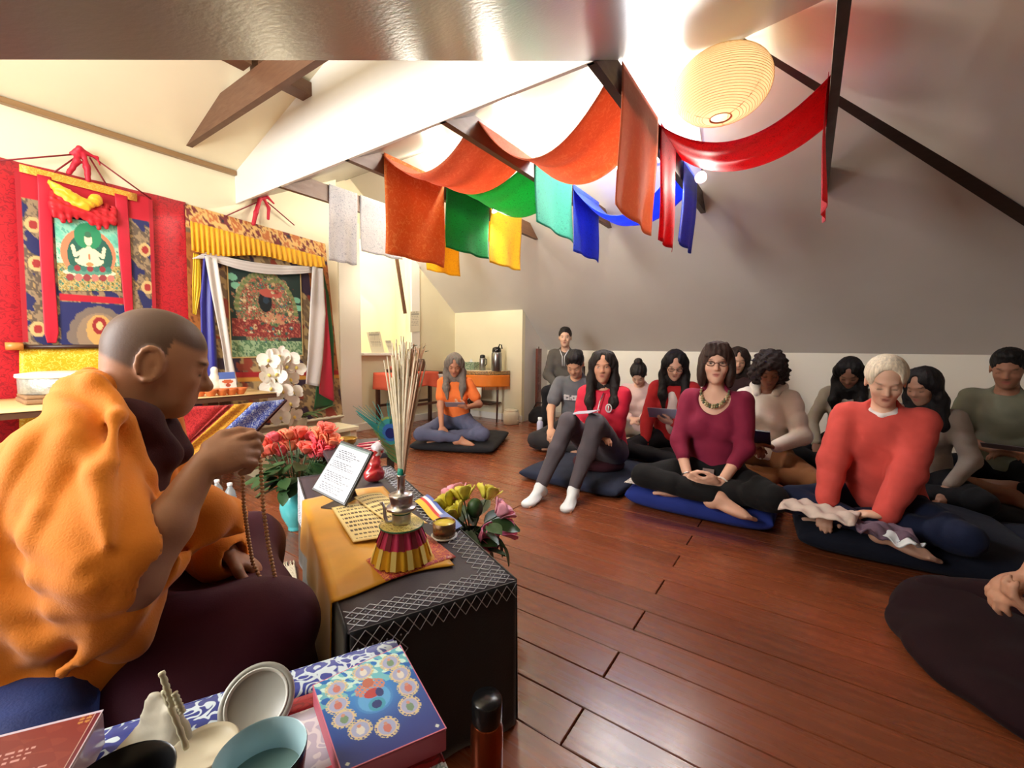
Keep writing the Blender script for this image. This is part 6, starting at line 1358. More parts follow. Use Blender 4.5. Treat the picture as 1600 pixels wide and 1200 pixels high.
# ------- pink and yellow roses in front of the table, in a floor vase
fv0 = tb(.54, TWd+.13, 0); fv = thing('rose_bouquet', 'bouquet of pink and yellow roses in a dark vase beside the low table', 'flowers', fv0)
MB().lathe([(.04, 0), (.05, .01), (.06, .12), (.045, .25), (.05, .30), (.044, .30), (.03, .24), (.01, .1)], 24).obj('vase_body', mat('dark_glass_vase', (40, 48, 46), rough=.15), fv, True)
PKR = [mat('hot_pink_rose', (244, 134, 180), rough=.55, sss=.08), mat('yellow_rose', (226, 214, 84), rough=.55, sss=.08), mat('light_pink_rose', (246, 168, 190), rough=.55)]
FV = np.array(fv0); hh = []; fd_ = (FV-C)@_f
for (x, y, m_, dd) in ((752, 836, 0, -.05), (778, 802, 2, 0), (782, 826, 0, .02), (760, 776, 1, .03), (714, 806, 1, -.02), (725, 778, 1, .03), (700, 790, 1, .02), (714, 776, 2, .05), (705, 798, 1, .04)): hh.append((aD(x, y+4, fd_+dd)-FV, m_))
bouquet(fv, (0, 0, .29), hh, PKR, 26, .09, (.25, .36), 1.7)
big = Sdf(); q = aD(742, 794, fd_)-FV; big.ell(q, (.032, .032, .04)); sobj('green_bud', big, .006, RLEAF, fv)
for (x, y, sx_) in ((800, 872, .9), (790, 858, .7), (775, 870, .8)):
    o = link('leaf', leafme, None, fv); o.location = aD(x-14, y-18, fd_-.06)-FV; d = Vector(aD(x, y+12, fd_-.06)-aD(x-14, y-18, fd_-.06)); o.rotation_mode = 'QUATERNION'; o.rotation_quaternion = d.to_track_quat('X', 'Z'); o.scale = (1.3,)*3
# ------------------------------------------------------------------ foreground side table
SA = np.array([-0.893, 0.45]); SB = np.array([-0.45, -0.893]); SZ = 0.47; s0 = aZ(612, 1001, SZ)[:2]
def fb(s, t, z=SZ): p = s0+SA*s+SB*t; return np.array([p[0], p[1], z])
AS = math.atan2(-SA[1], -SA[0])
sdt = thing('side_table', 'small dark side table under the brocade runner in the foreground', 'table')
m_ = MB(); m_.prism([fb(.004, .004, SZ-.03), fb(.60, .004, SZ-.03), fb(.60, .40, SZ-.03), fb(.004, .40, SZ-.03)], (0, 0, .024)); m_.obj('tabletop', DTIMBER, sdt)
for s_, t_ in ((.04, .04), (.56, .04), (.04, .36), (.56, .36)): q = fb(s_, t_, 0); MB().box(q[0]-.018, q[0]+.018, q[1]-.018, q[1]+.018, 0, SZ-.028).obj('leg', DTIMBER, sdt)
run = thing('brocade_runner', 'brocade runner in blue, red and white cloud bands on the foreground table', 'tablecloth')
bands = [('blue_band', 0, .062, brocade('cloud_blue', (26, 50, 150), (206, 222, 232), 34, .075, rgb3=(16, 40, 130))), ('red_band', .062, .092, brocade('cloud_red', (196, 26, 44), (160, 20, 40), 60, .05)), ('lilac_band', .092, .20, brocade('cloud_lilac', (206, 204, 224), (240, 240, 246), 26, .07)),
         ('red_band', .20, .262, brocade('cloud_red2', (206, 32, 50), (150, 24, 40), 36, .07)), ('white_band', .262, .40, brocade('cloud_white', (226, 232, 226), (120, 160, 150), 40, .05))]
for nm, t0, t1_, mm in bands: grid(lambda u, v: fb(-.004+.612*u, t0+(t1_-t0)*v, SZ-.002), 12, 3, nm, mm, run, .004)
for nm, t0, t1_, mm in bands: grid(lambda u, v: fb(-.006-.004*v, t0+(t1_-t0)*u, SZ-.002-.10*v), 3, 4, nm, mm, run, .004)
grid(lambda u, v: fb(-.004+.612*u, -.004-.004*v, SZ-.002-.05*v), 12, 3, 'front_drop', bands[0][3], run, .004)
# blue book
bk = thing('blue_book', 'thick blue book or box with a painted cover of ringed medallions', 'book'); BZ = SZ+.036
q4 = [aZ(488, 1069, BZ), aZ(626, 1006, BZ), aZ(698, 1136, BZ), aZ(533, 1206, BZ)]
PINK = mat('book_pink_edge', (186, 88, 108), rough=.5)
pm = MB(); pm.prism([q-np.array([0, 0, .0335]) for q in q4], (0, 0, .030)); pm.obj('box_body', PINK, bk, bevel=.002)
def cover(U, V):
    bl = np.stack([34+0*V, 48+60*(1-V), 128+60*(1-V)], 1)*1.0; bl = bl+np.array([40, 70, 60])*np.exp(-(((U-.5)/.35)**2+((V-.42)/.28)**2))[:, None]
    m_ = (V < .34) & (nz(U, V, 12, 2) > -.2); bl[m_] = bl[m_]*.35+np.array([150, 226, 206])*.65; m_ = (V < .24) & (nz(U, V, 20, 5) > .1); bl[m_] = (206, 238, 226)
    def med(cx, cy, r_, k):
        fl = E_(U, V, cx, cy, r_*1.38, r_*1.18) & (nz(U, V, 60, k) > -.15); bl[fl] = (214, 200, 150); bl[E_(U, V, cx, cy, r_*1.12, r_*.95)] = (222, 196, 166); bl[E_(U, V, cx, cy, r_*.98, r_*.83)] = (170, 176, 210)
        bl[E_(U, V, cx, cy+.01, r_*.45, r_*.5)] = [(200, 120, 110), (226, 220, 210), (120, 150, 120)][k % 3]; bl[E_(U, V, cx, cy-.035, r_*.22, r_*.2)] = (206, 150, 130)
    c = E_(U, V, .5, .46, .19, .155); bl[c] = (72, 140, 206); c = E_(U, V, .5, .46, .165, .135); bl[c] = (96, 170, 224); c = E_(U, V, .5, .53, .085, .07); bl[c] = (70, 160, 190); c = E_(U, V, .5, .53, .05, .042); bl[c] = (32, 56, 120)
    m_ = E_(U, V, .5, .33, .16, .09) & (nz(U, V, 50, 1) > -.3); bl[m_] = (206, 140, 120); bl[E_(U, V, .5, .27, .06, .055)] = (190, 110, 90); bl[E_(U, V, .5, .40, .085, .05)] = (186, 66, 70); bl[E_(U, V, .57, .42, .04, .05)] = (46, 60, 120)
    for k, (cx, cy) in enumerate(((.2, .17), (.5, .12), (.8, .15), (.16, .36), (.84, .33), (.17, .53), (.85, .5), (.27, .70), (.78, .68), (.5, .78), (.15, .28))[:10]): med(cx, cy, .085, k)
    for cx, cy in ((.93, .95), (.07, .95)): bl[E_(U, V, cx, cy, .018, .014)] = (206, 214, 206)
    ed = (U < .012) | (U > .988) | (V < .01) | (V > .99); bl[ed] = (214, 120, 140); return bl
bb = bil(*q4); painted('cover', cover, lambda u, v: bb(u, v)+np.array([0, 0, -.0025]), 150, 190, bk, rough=.25, thick=.001)
# cups
def cup(name, label, c, r_, h_, mo, mi_, liquid=None, ml=None):
    o = thing(name, label, 'cup', c); MB().lathe([(r_*.55, 0), (r_*.6, .002), (r_*.9, h_*.5), (r_, h_), (r_*.985, h_+.0015)], 40, cap=False).obj('outside', mo, o, True); MB().lathe([(r_*.985, h_+.0015), (r_*.95, h_), (r_*.85, h_*.5), (r_*.5, .006), (.002, .005)], 40, cap=False).obj('inside', mi_, o, True); MB().lathe([(r_*.6, 0), (.001, .0)], 32, cap=False).obj('foot', mo, o)
    if liquid: MB().lathe([(r_*(.75+.2*liquid), h_*liquid), (.001, h_*liquid)], 40, cap=False).obj('liquid', ml, o, True)
    return o
BLKG = mat('black_glaze', (20, 20, 22), rough=.25); PALEB = mat('pale_blue_glaze', (176, 208, 216), rough=.3)
c1 = aZ(408, 1176, SZ+.078); cup('tea_cup', 'black cup with pale blue inside half full of liquid', (c1[0], c1[1], SZ+.002), .047, .076, BLKG, PALEB, .55, mat('pale_tea', (120, 150, 146), rough=.08, spec=.7))
c2 = aZ(182, 1222, SZ+.074); cup('dark_cup', 'black cup with a dark inside at the bottom edge', (c2[0], c2[1], SZ+.002), .05, .07, BLKG, BLKG, .6, mat('black_tea', (10, 8, 8), rough=.1))
# frosted lid leaning against the tea cup
lc_ = aD(402, 1096, .615); ln_ = nrm(np.array([-.45, -.55, .75])); lx = nrm(np.cross(ln_, (0, 0, 1.0))); ly = np.cross(ln_, lx)
ld = thing('jar_lid', 'round frosted lid tilted up behind the tea cup', 'lid'); FROST = mat('frosted_plastic', (170, 170, 162), rough=.35, spec=.6)
def disc(prof, n=40): 
    mb = MB(); v = []; f = []
    for r_, h_ in prof:
        for j in range(n): a = 2*math.pi*j/n; v.append(lc_+lx*r_*math.cos(a)+ly*r_*math.sin(a)+ln_*h_)
    k = len(prof)
    for i in range(k-1):
        for j in range(n): f.append((i*n+j, i*n+(j+1) % n, (i+1)*n+(j+1) % n, (i+1)*n+j))
    mb.add(v, f); return mb
disc([(.0005, -.006), (.046, -.006), (.049, 0), (.048, .004), (.042, .004), (.039, .0), (.0005, -.001)]).obj('lid_disc', FROST, ld, True)
disc([(.037, .0015), (.039, .0045), (.041, .0045), (.0405, .001)]).obj('raised_ring', mat('frosted_ring', (214, 214, 206), rough=.3), ld, True)
# white ceramic candle-like pieces with a twisted cord on a cream dish
wd_ = thing('white_ornament', 'white upright petal-shaped ornament with twisted cream cords on the runner', 'ornament'); CER = mat('matte_ceramic', (196, 190, 172), rough=.6, bump=.1)
wo = Sdf(); zb = SZ+.003
for (bx, by, tx, ty, w_) in ((236, 1165, 250, 1090, .016), (252, 1172, 262, 1108, .014), (278, 1180, 268, 1118, .02)):
    a = aZ(bx, by, zb); b = aD(tx, ty, float((a-C)@_f)*1.0); b = np.array([a[0]+(b[0]-a[0])*.6, a[1]+(b[1]-a[1])*.6, b[2]]); wo.cone(a, b, w_*1.5, w_*.7, .012, '+', (_f[0], _f[1], 0), .5)
a = aZ(225, 1168, zb); wo.ell(a, (.03, .03, .016)); wo.half((0, 0, zb), (0, 0, -1)); sobj('petals', wo, .0042, CER, wd_, folds(.0012, 180))
d0 = float((aZ(265, 1170, zb)-C)@_f)
for pts in (((252, 1050), (259, 1070), (264, 1086), (270, 1104)), ((256, 1078), (266, 1104), (278, 1132), (292, 1170)), ((272, 1082), (280, 1100), (286, 1114))):
    P3 = [aD(x, y, d0*.93) for x, y in pts]; rp = []
    for i in range(17):
        t = i/16*(len(P3)-1); k = min(int(t), len(P3)-2); rp.append(P3[k]*(1-t+k)+P3[k+1]*(t-k))
    MB().tube(rp, [.0034+.0006*math.sin(i*2.2) for i in range(17)], 8).obj('twisted_cord', mat('cream_cord', (214, 208, 176), rough=.6), wd_, True)
dp = aZ(318, 1168, SZ+.03); dh = thing('cream_dish', 'small cream dish between the ornament and the tea cup', 'dish', (dp[0], dp[1], SZ+.002)); MB().lathe([(.022, 0), (.03, .004), (.038, .028), (.036, .03), (.032, .026), (.002, .02)], 32).obj('dish_body', mat('cream_glaze', (214, 204, 178), rough=.35), dh, True)
# red book
rbk = thing('red_book', 'dark red book in clear wrap at the bottom left corner', 'book'); RZ = SZ+.05
qr = [aZ(-70, 1168, RZ), aZ(162, 1110, RZ), aZ(92, 1232, RZ), aZ(-140, 1300, RZ)]
m_ = MB(); m_.prism([q-np.array([0, 0, .046]) for q in qr], (0, 0, .044)); m_.obj('book_body', mat('book_wrap', (150, 120, 128), rough=.2, coat=.5), rbk, bevel=.002)
def rcov(U, V):
    c = np.tile(np.array([126, 42, 44.0]), (len(U), 1)); c[(nz(U, V, 9, 1) > .3)] = (134, 50, 48)
    ln = np.floor(V*16); fr = V*16-ln
    for l_, (a, b) in {5: (.34, .62), 6: (.36, .6), 7: (.4, .58), 10: (.2, .8), 12: (.3, .86)}.items():
        m_ = (ln == l_) & (fr > .25) & (fr < .7) & (U > a) & (U < b) & (np.sin(U*140+l_*5)+np.sin(U*77) > -.4); c[m_] = (206, 150, 146)
    c[(U > .84) & (V < .16) & (np.abs(np.sin(U*60)*np.sin(V*60)) > .4)] = (190, 130, 70); c[(U > .945) & (U < .955)] = (206, 170, 160); c[(U > .955)] = (104, 26, 46); c[U > .992] = (214, 190, 200); c[V < .035] = (206, 196, 214); return c
br_ = bil(*qr); painted('cover', rcov, lambda u, v: br_(u, v)+np.array([0, 0, .0005]), 160, 100, rbk, rough=.22, thick=.001)
# copper flask on the floor
tp_ = aD(731, 1082, .93); fl = thing('copper_flask', 'copper coloured vacuum flask with a black cap standing on the floor by the table', 'flask', (tp_[0]+.01, tp_[1]-.045, 0))
MB().lathe([(.032, 0), (.035, .003), (.035, .19), (.031, .205), (.03, .21)], 32).obj('flask_body', mat('copper_metal', (150, 74, 44), rough=.25, metal=.9), fl, True); MB().lathe([(.031, .209), (.0325, .212), (.0325, .255), (.03, .26), (.004, .26)], 32).obj('cap', BLKG, fl, True)
sp_ = aZ(1462, 927); tag(pyd('paper_scrap', [(sp_[0]-.02, sp_[1]+.02, .003), (sp_[0]+.015, sp_[1]+.025, .004), (sp_[0]+.03, sp_[1]-.02, .012), (sp_[0]-.02, sp_[1]-.012, .004)], [(0, 1, 2), (0, 2, 3)], mat('orange_scrap', (232, 132, 76), rough=.6)), 'small orange scrap lying on the dark floor at the right', 'scrap').modifiers.new('t', 'SOLIDIFY').thickness = .002

# ------------------------------------------------------------------ flags and drapes over the collar ties
LN = {'A': (2.01, 2.60), 'B': (2.63, 3.20), 'C': (3.22, 3.74)}
def flagmat(n_, c, ink, thin=.5, bro=None):
    m = brocade('flag_'+n_, c, ink, 46, .022, .7) if bro is None else brocade('flag_'+n_, c, ink, bro[0], bro[1], .8)
    if thin and not m.get('thin'):
        m['thin'] = 1; N, L = m.node_tree.nodes, m.node_tree.links; B = N['Principled BSDF']; tr = N.new('ShaderNodeBsdfTranslucent'); L.new(B.inputs['Base Color'].links[0].from_socket, tr.inputs['Color'])
        ms = N.new('ShaderNodeMixShader'); ms.inputs[0].default_value = thin; L.new(B.outputs[0], ms.inputs[1]); L.new(tr.outputs[0], ms.inputs[2]); L.new(ms.outputs[0], N['Material Output'].inputs['Surface'])
    return m
FO = flagmat('orange', (236, 132, 60), (246, 166, 90), .5, (22, .04)); FG = flagmat('green', (40, 176, 96), (24, 120, 64)); FT = flagmat('teal', (60, 190, 160), (36, 140, 120)); FY = flagmat('yellow', (248, 206, 24), (216, 160, 20)); FB = flagmat('blue', (62, 100, 222), (40, 66, 170)); FR = flagmat('red', (226, 30, 60), (168, 16, 44)); FW = flagmat('white', (226, 226, 232), (168, 172, 190))
FL = 'prayer flags and drapes over the ceiling beams'
def hangflag(lane, y, zend, m, label, side=-1, dx=(0, 0), slant=0.0, seed=0.0):
    x0, x1 = LN[lane]; x0 += dx[0]; x1 += dx[1]
    def fn(u, v):
        z = ZF1+.008+(zend+slant*u-ZF1)*v; return (x0+(x1-x0)*u-.012*v*math.sin(u*5+seed), y+side*(.028+.012*v*math.sin(u*11+seed)+.02*v*math.sin(v*3+seed)), z-.004*math.sin(u*14+seed)*v)
    return tag(grid(fn, 22, 22, 'prayer_flag', m, None, .0025), label, 'flag', FL)
def sagflag(lane, ya, yb, sag, m, label, dx=(0, 0), seed=0.0):
    x0, x1 = LN[lane]; x0 += dx[0]; x1 += dx[1]
    def fn(u, v):
        t = v; y = ya+(yb-ya)*t; z = ZF1+.010-sag*4*t*(1-t)*(1+.12*math.sin(u*4+seed)); return (x0+(x1-x0)*u, y, z+.006*math.sin(u*17+t*5+seed)*t*(1-t)*4)
    return tag(grid(fn, 20, 30, 'prayer_flag', m, None, .0025), label, 'flag', FL)
F0, F1, F2, F3, F4 = FINY
zs = lambda px, py, y: ZF1-aY(px, py, y)[2]
hangflag('A', F1, 1.655, FO, 'orange patterned cloth hanging from the second beam beside the white flags')
FTC = flagmat('terracotta', (232, 140, 100), (240, 160, 120), .5, (22, .04))
sagflag('A', F1, F2, .20, FTC, 'orange cloth sagging between the second and third beams', seed=1)
sagflag('A', F2, F3, .29, FTC, 'orange cloth sagging between the third and fourth beams, nearer the lantern', seed=2)
hangflag('A', F3, 1.69, flagmat('rust', (236, 164, 132), (240, 176, 140), .55, (22, .04)), 'long rust brown cloth hanging from the fourth beam', slant=-.02, seed=2)
hangflag('B', F1, 1.82, FG, 'green flag hanging from the second beam beside the orange cloth', seed=3)
sagflag('B', F1, F2, .17, FG, 'green flag sagging between the second and third beams', seed=4)
hangflag('B', F2, 1.89, FT, 'teal flag hanging from the third beam', slant=-.03, seed=5)
hangflag('B', F3, 1.66, FR, 'red flag hanging from the fourth beam beside the rust cloth', dx=(.03, -.19), seed=6)
sagflag('B', F3, F4, .20, FR, 'red printed flag sagging under the paper lantern', seed=7)
hangflag('B', F4, 1.74, FR, 'red flag hanging from the nearest dark beam', dx=(0, -.1), side=1, seed=8)
hangflag('C', F1, 1.80, FY, 'yellow flag hanging from the second beam right of the green one', seed=9)
hangflag('C', F0, 1.81, FY, 'yellow flag hanging from the farthest beam behind the orange cloth', seed=10)
sagflag('C', F0, F1, .17, FY, 'yellow flag sagging between the two farthest beams', seed=11)
hangflag('C', F2, 1.80, FB, 'blue flag hanging from the third beam beside the teal one', seed=12)
sagflag('C', F2, F3, .30, FB, 'blue flag sagging between the third and fourth beams', seed=13)
hangflag('C', F3, 1.77, FB, 'violet blue flag hanging from the fourth beam at its right end', dx=(-.02, -.08), seed=14)
hangflag('A', F0, 1.72, FW, 'white flag hanging from the farthest beam next to the column', dx=(.12, -.2), seed=15)
hangflag('B', F0, 1.85, FW, 'white printed flag hanging from the farthest beam, right of the other white one', dx=(-.2, -.3), seed=16)
# paper lantern
lp = aD(1128, 136, 2.62); ln2 = thing('paper_lantern', 'oval white paper lantern with fine ribs hanging from the ridge', 'lantern', (lp[0], lp[1], lp[2]))
PAPL = mat('lantern_paper', (240, 226, 196), rough=.8, thin=.5); prof = []
for i in range(41):
    t = -math.pi/2+.16+(math.pi-.32)*i/40; prof.append((.275*math.cos(t)**.8, .185*math.sin(t)))
MB().lathe(prof, 48, cap=False).obj('paper_shade', PAPL, ln2, True)
rb_ = MB(); 
for i in range(2, 40, 1):
    r_, z_ = prof[i]; rb_.tube([(r_*1.004*math.cos(a), r_*1.004*math.sin(a), z_) for a in np.linspace(0, 2*math.pi, 41)], .0014, 4, False)
rb_.obj('ribs', mat('lantern_rib', (206, 180, 132), rough=.6), ln2)
for k in range(3):
    a = k*2.1; MB().tube([(r_*.99*math.cos(a), r_*.99*math.sin(a), z_) for r_, z_ in prof[::4]], .003, 5).obj('wire', mat('lantern_rib', (206, 180, 132)), ln2)
MB().lathe([(.06, -.186), (.065, -.184), (.065, -.178), (.055, -.178)], 24, cap=False).obj('ring', mat('lantern_rib', (206, 180, 132)), ln2, True)
MB().tube([(0, 0, .15), (3.07-lp[0], 0, 2.95-lp[2])], .004, 6).obj('cord', mat('white_cord', (226, 222, 212)), ln2)
MB().ball((0, 0, .02), .035, 12, 8).obj('bulb', mat('lantern_bulb', (255, 226, 180), emit=3.0), ln2, True); point('lantern_light', (lp[0], lp[1], lp[2]+.02), 3.0, (1, .85, .62), .05)
# clamp spot lamps on the beams
def clamp(loc, dirv, label, power, col=(1, .93, .82), link_to=None):
    o = thing('clamp_lamp', label, 'lamp', loc, 0, 'clamp lamps on the ceiling beams'); d = nrm(dirv); mb = MB(); R_ = Vector(d).to_track_quat('Z', 'Y').to_matrix()
    def tv(prof): 
        m__ = MB().lathe(prof, 20, cap=False); m__.v = [tuple(R_@Vector(p)) for p in m__.v]; return m__
    tv([(.004, -.07), (.022, -.068), (.026, -.03), (.042, .0), (.04, .0), (.024, -.03)]).obj('lamp_shade', mat('white_enamel', (232, 230, 224), rough=.3), o, True)
    tv([(.002, -.03), (.02, -.025), (.026, -.012), (.018, -.002), (.001, .002)]).obj('bulb', mat('lamp_bulb', (255, 246, 228), emit=40.0), o, True)
    MB().tube([tuple(-d*.06), tuple(-d*.07+np.array([0, .0, .04])), tuple(-d*.06+np.array([0, .02, .075]))], .006, 6).obj('clamp_arm', silver, o, True)
    l = bpy.data.lights.new('spot', 'SPOT'); l.energy = power; l.color = col; l.spot_size = rad(150); l.spot_blend = .6; l.shadow_soft_size = .03
    s_ = bpy.data.objects.new('lamp_spot', l); COL.objects.link(s_); s_.parent = o; s_.location = tuple(d*.012); s_.rotation_euler = Vector(d).to_track_quat('-Z', 'Y').to_euler()
clamp((3.20, F1-.10, 2.26), (.1, -.5, -.8), 'small white clamp lamp under the second beam between green and yellow flags', 16)
clamp((3.26, 1.25, 2.40), (-.5, -.35, -.7), 'small white clamp lamp shining beside the long rust cloth', 14)
clamp((3.25, F3-.14, 2.20), (-.75, -.1, -.6), 'small white clamp lamp on the fourth beam under the skylight', 16)
clamp((3.3, 3.95, 2.35), (.5, .1, -.7), 'small white clamp lamp near the far end wall behind the flags', 20, (1, .85, .6))
for y_, w_ in ((2.9, 26), (2.08, 30), (1.24, 30)):
    o_ = thing('ridge_lamp', {2.9: 'round bare ceiling lamp at the far end of the ridge above the drapes', 2.08: 'round bare ceiling lamp on the ridge above the middle drape', 1.24: 'round bare ceiling lamp on the ridge nearest the lantern'}[y_], 'lamp', (3.05, y_, 2.80), 0, 'ceiling lamps along the ridge')
    MB().lathe([(.05, .10), (.052, .12), (.03, .15), (.012, .16)], 20).obj('lamp_base', mat('white_enamel', (232, 230, 224)), o_, True)
    MB().ball((0, 0, .06), .045, 14, 10).obj('globe', mat('lamp_globe', (255, 240, 210), emit=14.0), o_, True)
    point('ridge_lamp_light', (3.0, y_, 2.74), w_, (1, .9, .74), .06)
# ------------------------------------------------------------------ far corner
def tcloth(name, label, x0, x1, y0, y1, z, drop, m, legsfn=None): pass
wt = thing('console_table', 'dark wooden table with a coral cloth in front of the pass-through', 'table'); WD = wood('dark_table_wood', (86, 48, 34), (60, 32, 22), rough=.35)
X0, X1, Y0, Y1, ZT = 3.34, 4.28, 3.98, 4.34, .70
MB().box(X0, X1, Y0, Y1, ZT-.03, ZT).obj('tabletop', WD, wt, bevel=.004)
for x in (X0+.03, X1-.03):
    for y in (Y0+.03, Y1-.03): MB().box(x-.02, x+.02, y-.02, y+.02, 0, ZT-.03).obj('leg', WD, wt)
for y in (Y0+.03, Y1-.03): MB().box(X0+.05, X1-.05, y-.012, y+.012, .28, .31).obj('stretcher', WD, wt)
CORC = mat('coral_cloth', (232, 104, 76), rough=.7, var=.06, thin=.1)
cc_ = thing('coral_cloth', 'coral orange cloth draped over the dark table by the pass-through', 'tablecloth'); grid(lambda u, v: (X0-.01+(X1-X0-.2)*u, Y0-.008+(Y1-Y0)*v, ZT+.003), 8, 6, 'cloth_top', CORC, cc_, .004)
def cdrop(u, v): return (X0-.01+(X1-X0-.2)*u, Y0-.012-.010*v*(1+math.sin(u*22)), ZT+.003-(.20+.03*math.sin(u*7))*v)
grid(cdrop, 40, 8, 'cloth_drop', CORC, cc_, .004); grid(lambda u, v: (X0-.014-.01*v*(1+math.sin(u*9)), Y0-.008+(Y1-Y0)*u, ZT+.003-.2*v), 12, 6, 'cloth_drop', CORC, cc_, .004)
tag(grid(lambda u, v: (X1-.24+.14*u, Y0-.014-.012*math.sin(u*14)*v, ZT-.03-.2*v*(1-.3*u)), 12, 8, 'white_cloth', cloth('white_shirt', (232, 226, 222)), None, .004), 'crumpled white cloth hanging below the dark table', 'cloth')
ty = thing('fruit_tray', 'wooden tray heaped with reddish fruit on the coral cloth', 'tray', (X0+.2, Y0+.2, ZT+.006)); MB().lathe([(.1, 0), (.12, .01), (.14, .035), (.132, .035), (.11, .014), (.004, .01)], 28).obj('tray_body', WD, ty, True)
for i in range(7): a = i*.9; f_ = MB().ball((0, 0, 0), .032, 10, 7).obj('fruit', mat('fruit_%d' % (i % 2), [(196, 84, 50), (150, 60, 44)][i % 2], rough=.4), ty, True); f_.location = (.06*math.cos(a)*(i > 0), .06*math.sin(a)*(i > 0), .045+.03*(i == 0))
pl = thing('dried_arrangement', 'dry brown branches in a jar at the back of the coral table', 'plant', (X0+.62, Y0+.2, ZT+.005)); MB().lathe([(.05, 0), (.055, .005), (.06, .12), (.045, .16), (.04, .16), (.004, .05)], 20).obj('jar', mat('brown_jar', (96, 70, 52), rough=.4), pl, True)
for i in range(16): a = rn.uniform(0, 6.28); q = rn.uniform(.03, .12); MB().tube([(0, 0, .12), (q*.4*math.cos(a), q*.4*math.sin(a), .22), (q*math.cos(a), q*math.sin(a), .24+rn.uniform(.02, .14))], [.004, .003, .0015], 5).obj('branch', gt2, pl)
for i in range(10): o = link('leaf', leafme, None, pl); a = rn.uniform(0, 6.28); o.location = (.07*math.cos(a), .07*math.sin(a), rn.uniform(.22, .34)); o.rotation_euler = (rn.uniform(-.6, .6), rn.uniform(-.6, .6), a)
# half-round tea table
ht = thing('tea_table', 'half-round tea table against the alcove wall with slim legs', 'table'); TX, TY0, TY1, TZ2 = 4.90, 3.42, 4.26, .70
def arc(r_, n=20): return [(TX-r_*math.sin(math.pi*i/n)*.92, (TY0+TY1)/2+(TY1-TY0)/2*r_/.42*-math.cos(math.pi*i/n)) for i in range(n+1)]
m_ = MB(); m_.prism([(x, y, TZ2-.03) for x, y in arc(.42)], (0, 0, .03)); m_.obj('tabletop', WD, ht)
for i in (3, 10, 17): x, y = arc(.38)[i]; MB().tube([(x, y, TZ2-.03), (x, y, .3), (x-.01, y, 0)], [.02, .015, .011], 8).obj('leg', WD, ht, True)
MB().box(TX-.3, TX-.02, TY0+.12, TY1-.12, .24, .26).obj('shelf', WD, ht)
oc = thing('fringed_cloth', 'orange fringed cloth with a patterned band on the tea table', 'tablecloth'); m_ = MB(); m_.prism([(x, y, TZ2+.002) for x, y in arc(.428)], (0, 0, .004)); m_.obj('cloth_top', mat('cream_top', (232, 222, 196), rough=.6), oc)
A_ = arc(.432, 60)
def hb(z0, z1, wav): return lambda u, v: (A_[min(int(u*60), 60)][0]-.012*wav*v*math.sin(u*60), A_[min(int(u*60), 60)][1], z0+(z1-z0)*v)
grid(hb(TZ2+.004, TZ2-.05, 0), 60, 3, 'patterned_band', brocade('border_band', (96, 76, 60), (226, 170, 90), 60, .06), oc, .004)
grid(hb(TZ2-.048, TZ2-.21, .6), 60, 8, 'orange_drop', mat('orange_fabric', (240, 132, 36), rough=.6, thin=.1), oc, .004)
fr = MB()
for i in range(0, 120): u = i/119; x, y, z = hb(TZ2-.205, TZ2-.25, .6)(u*.999, 1); fr.tube([(x, y, TZ2-.205), (x-.003, y+.002*math.sin(i), z)], .0022, 4, False)
tag(fr.obj('fringe', mat('orange_fringe', (232, 120, 34), rough=.7), oc), kind='stuff')
tag(grid(lambda u, v: (A_[int(20+35*u)][0]-.012-.012*math.sin(u*20)*v, A_[int(20+35*u)][1], TZ2-.22-(.13+.13*math.exp(-((u-.42)/.14)**2))*v), 35, 8, 'white_undercloth', cloth('ivory_linen', (234, 228, 204)), None, .004), 'white cloth hanging below the orange fringe of the tea table', 'cloth')
def flask(x, y, r_, h_, label, handle):
    o = thing('coffee_flask', label, 'flask', (x, y, TZ2+.007), 0, 'steel flasks on the tea table'); MB().lathe([(r_*.92, 0), (r_, .005), (r_, h_*.72), (r_*.82, h_*.80)], 28).obj('flask_body', mat('steel', (150, 152, 152), rough=.28, metal=.95), o, True)
    MB().lathe([(r_*.84, h_*.79), (r_*.88, h_*.82), (r_*.8, h_*.95), (r_*.3, h_)], 28).obj('lid', BLKG, o, True)
    if handle: MB().tube([(0, -r_*.4, h_*.97), (-.0, -r_*.7, h_*1.10), (0, -r_*1.1, h_*1.08), (0, -r_*1.25, h_*.92)], .009, 8).obj('handle', BLKG, o, True)
    else: MB().tube([(0, -r_*.9, h_*.75), (0, -r_*1.6, h_*.7), (0, -r_*1.6, h_*.4), (0, -r_, h_*.3)], .007, 8).obj('handle', BLKG, o, True)
px2 = aX(776, 560, 4.72); flask(4.72, px2[1], .072, .33, 'tall steel pump flask with a black handle on the tea table', True)
px3 = aX(754, 560, 4.74); flask(4.74, px3[1], .045, .22, 'shorter steel flask left of the tall one', False)
px4 = aX(735, 560, 4.74); tb_ = thing('tissue_box', 'green patterned tissue box on the tea table beside the flasks', 'box', (4.76, px4[1], TZ2+.007)); MB().box(-.06, .06, -.10, .10, 0, .11).obj('box_body', brocade('tissue_green', (60, 104, 76), (214, 220, 196), 50, .06), tb_, bevel=.004); ts = Sdf(); ts.cone((0, 0, .10), (.01, .01, .15), .03, .008); sobj('tissue', ts, .008, cloth('tissue', (220, 226, 230)), tb_)
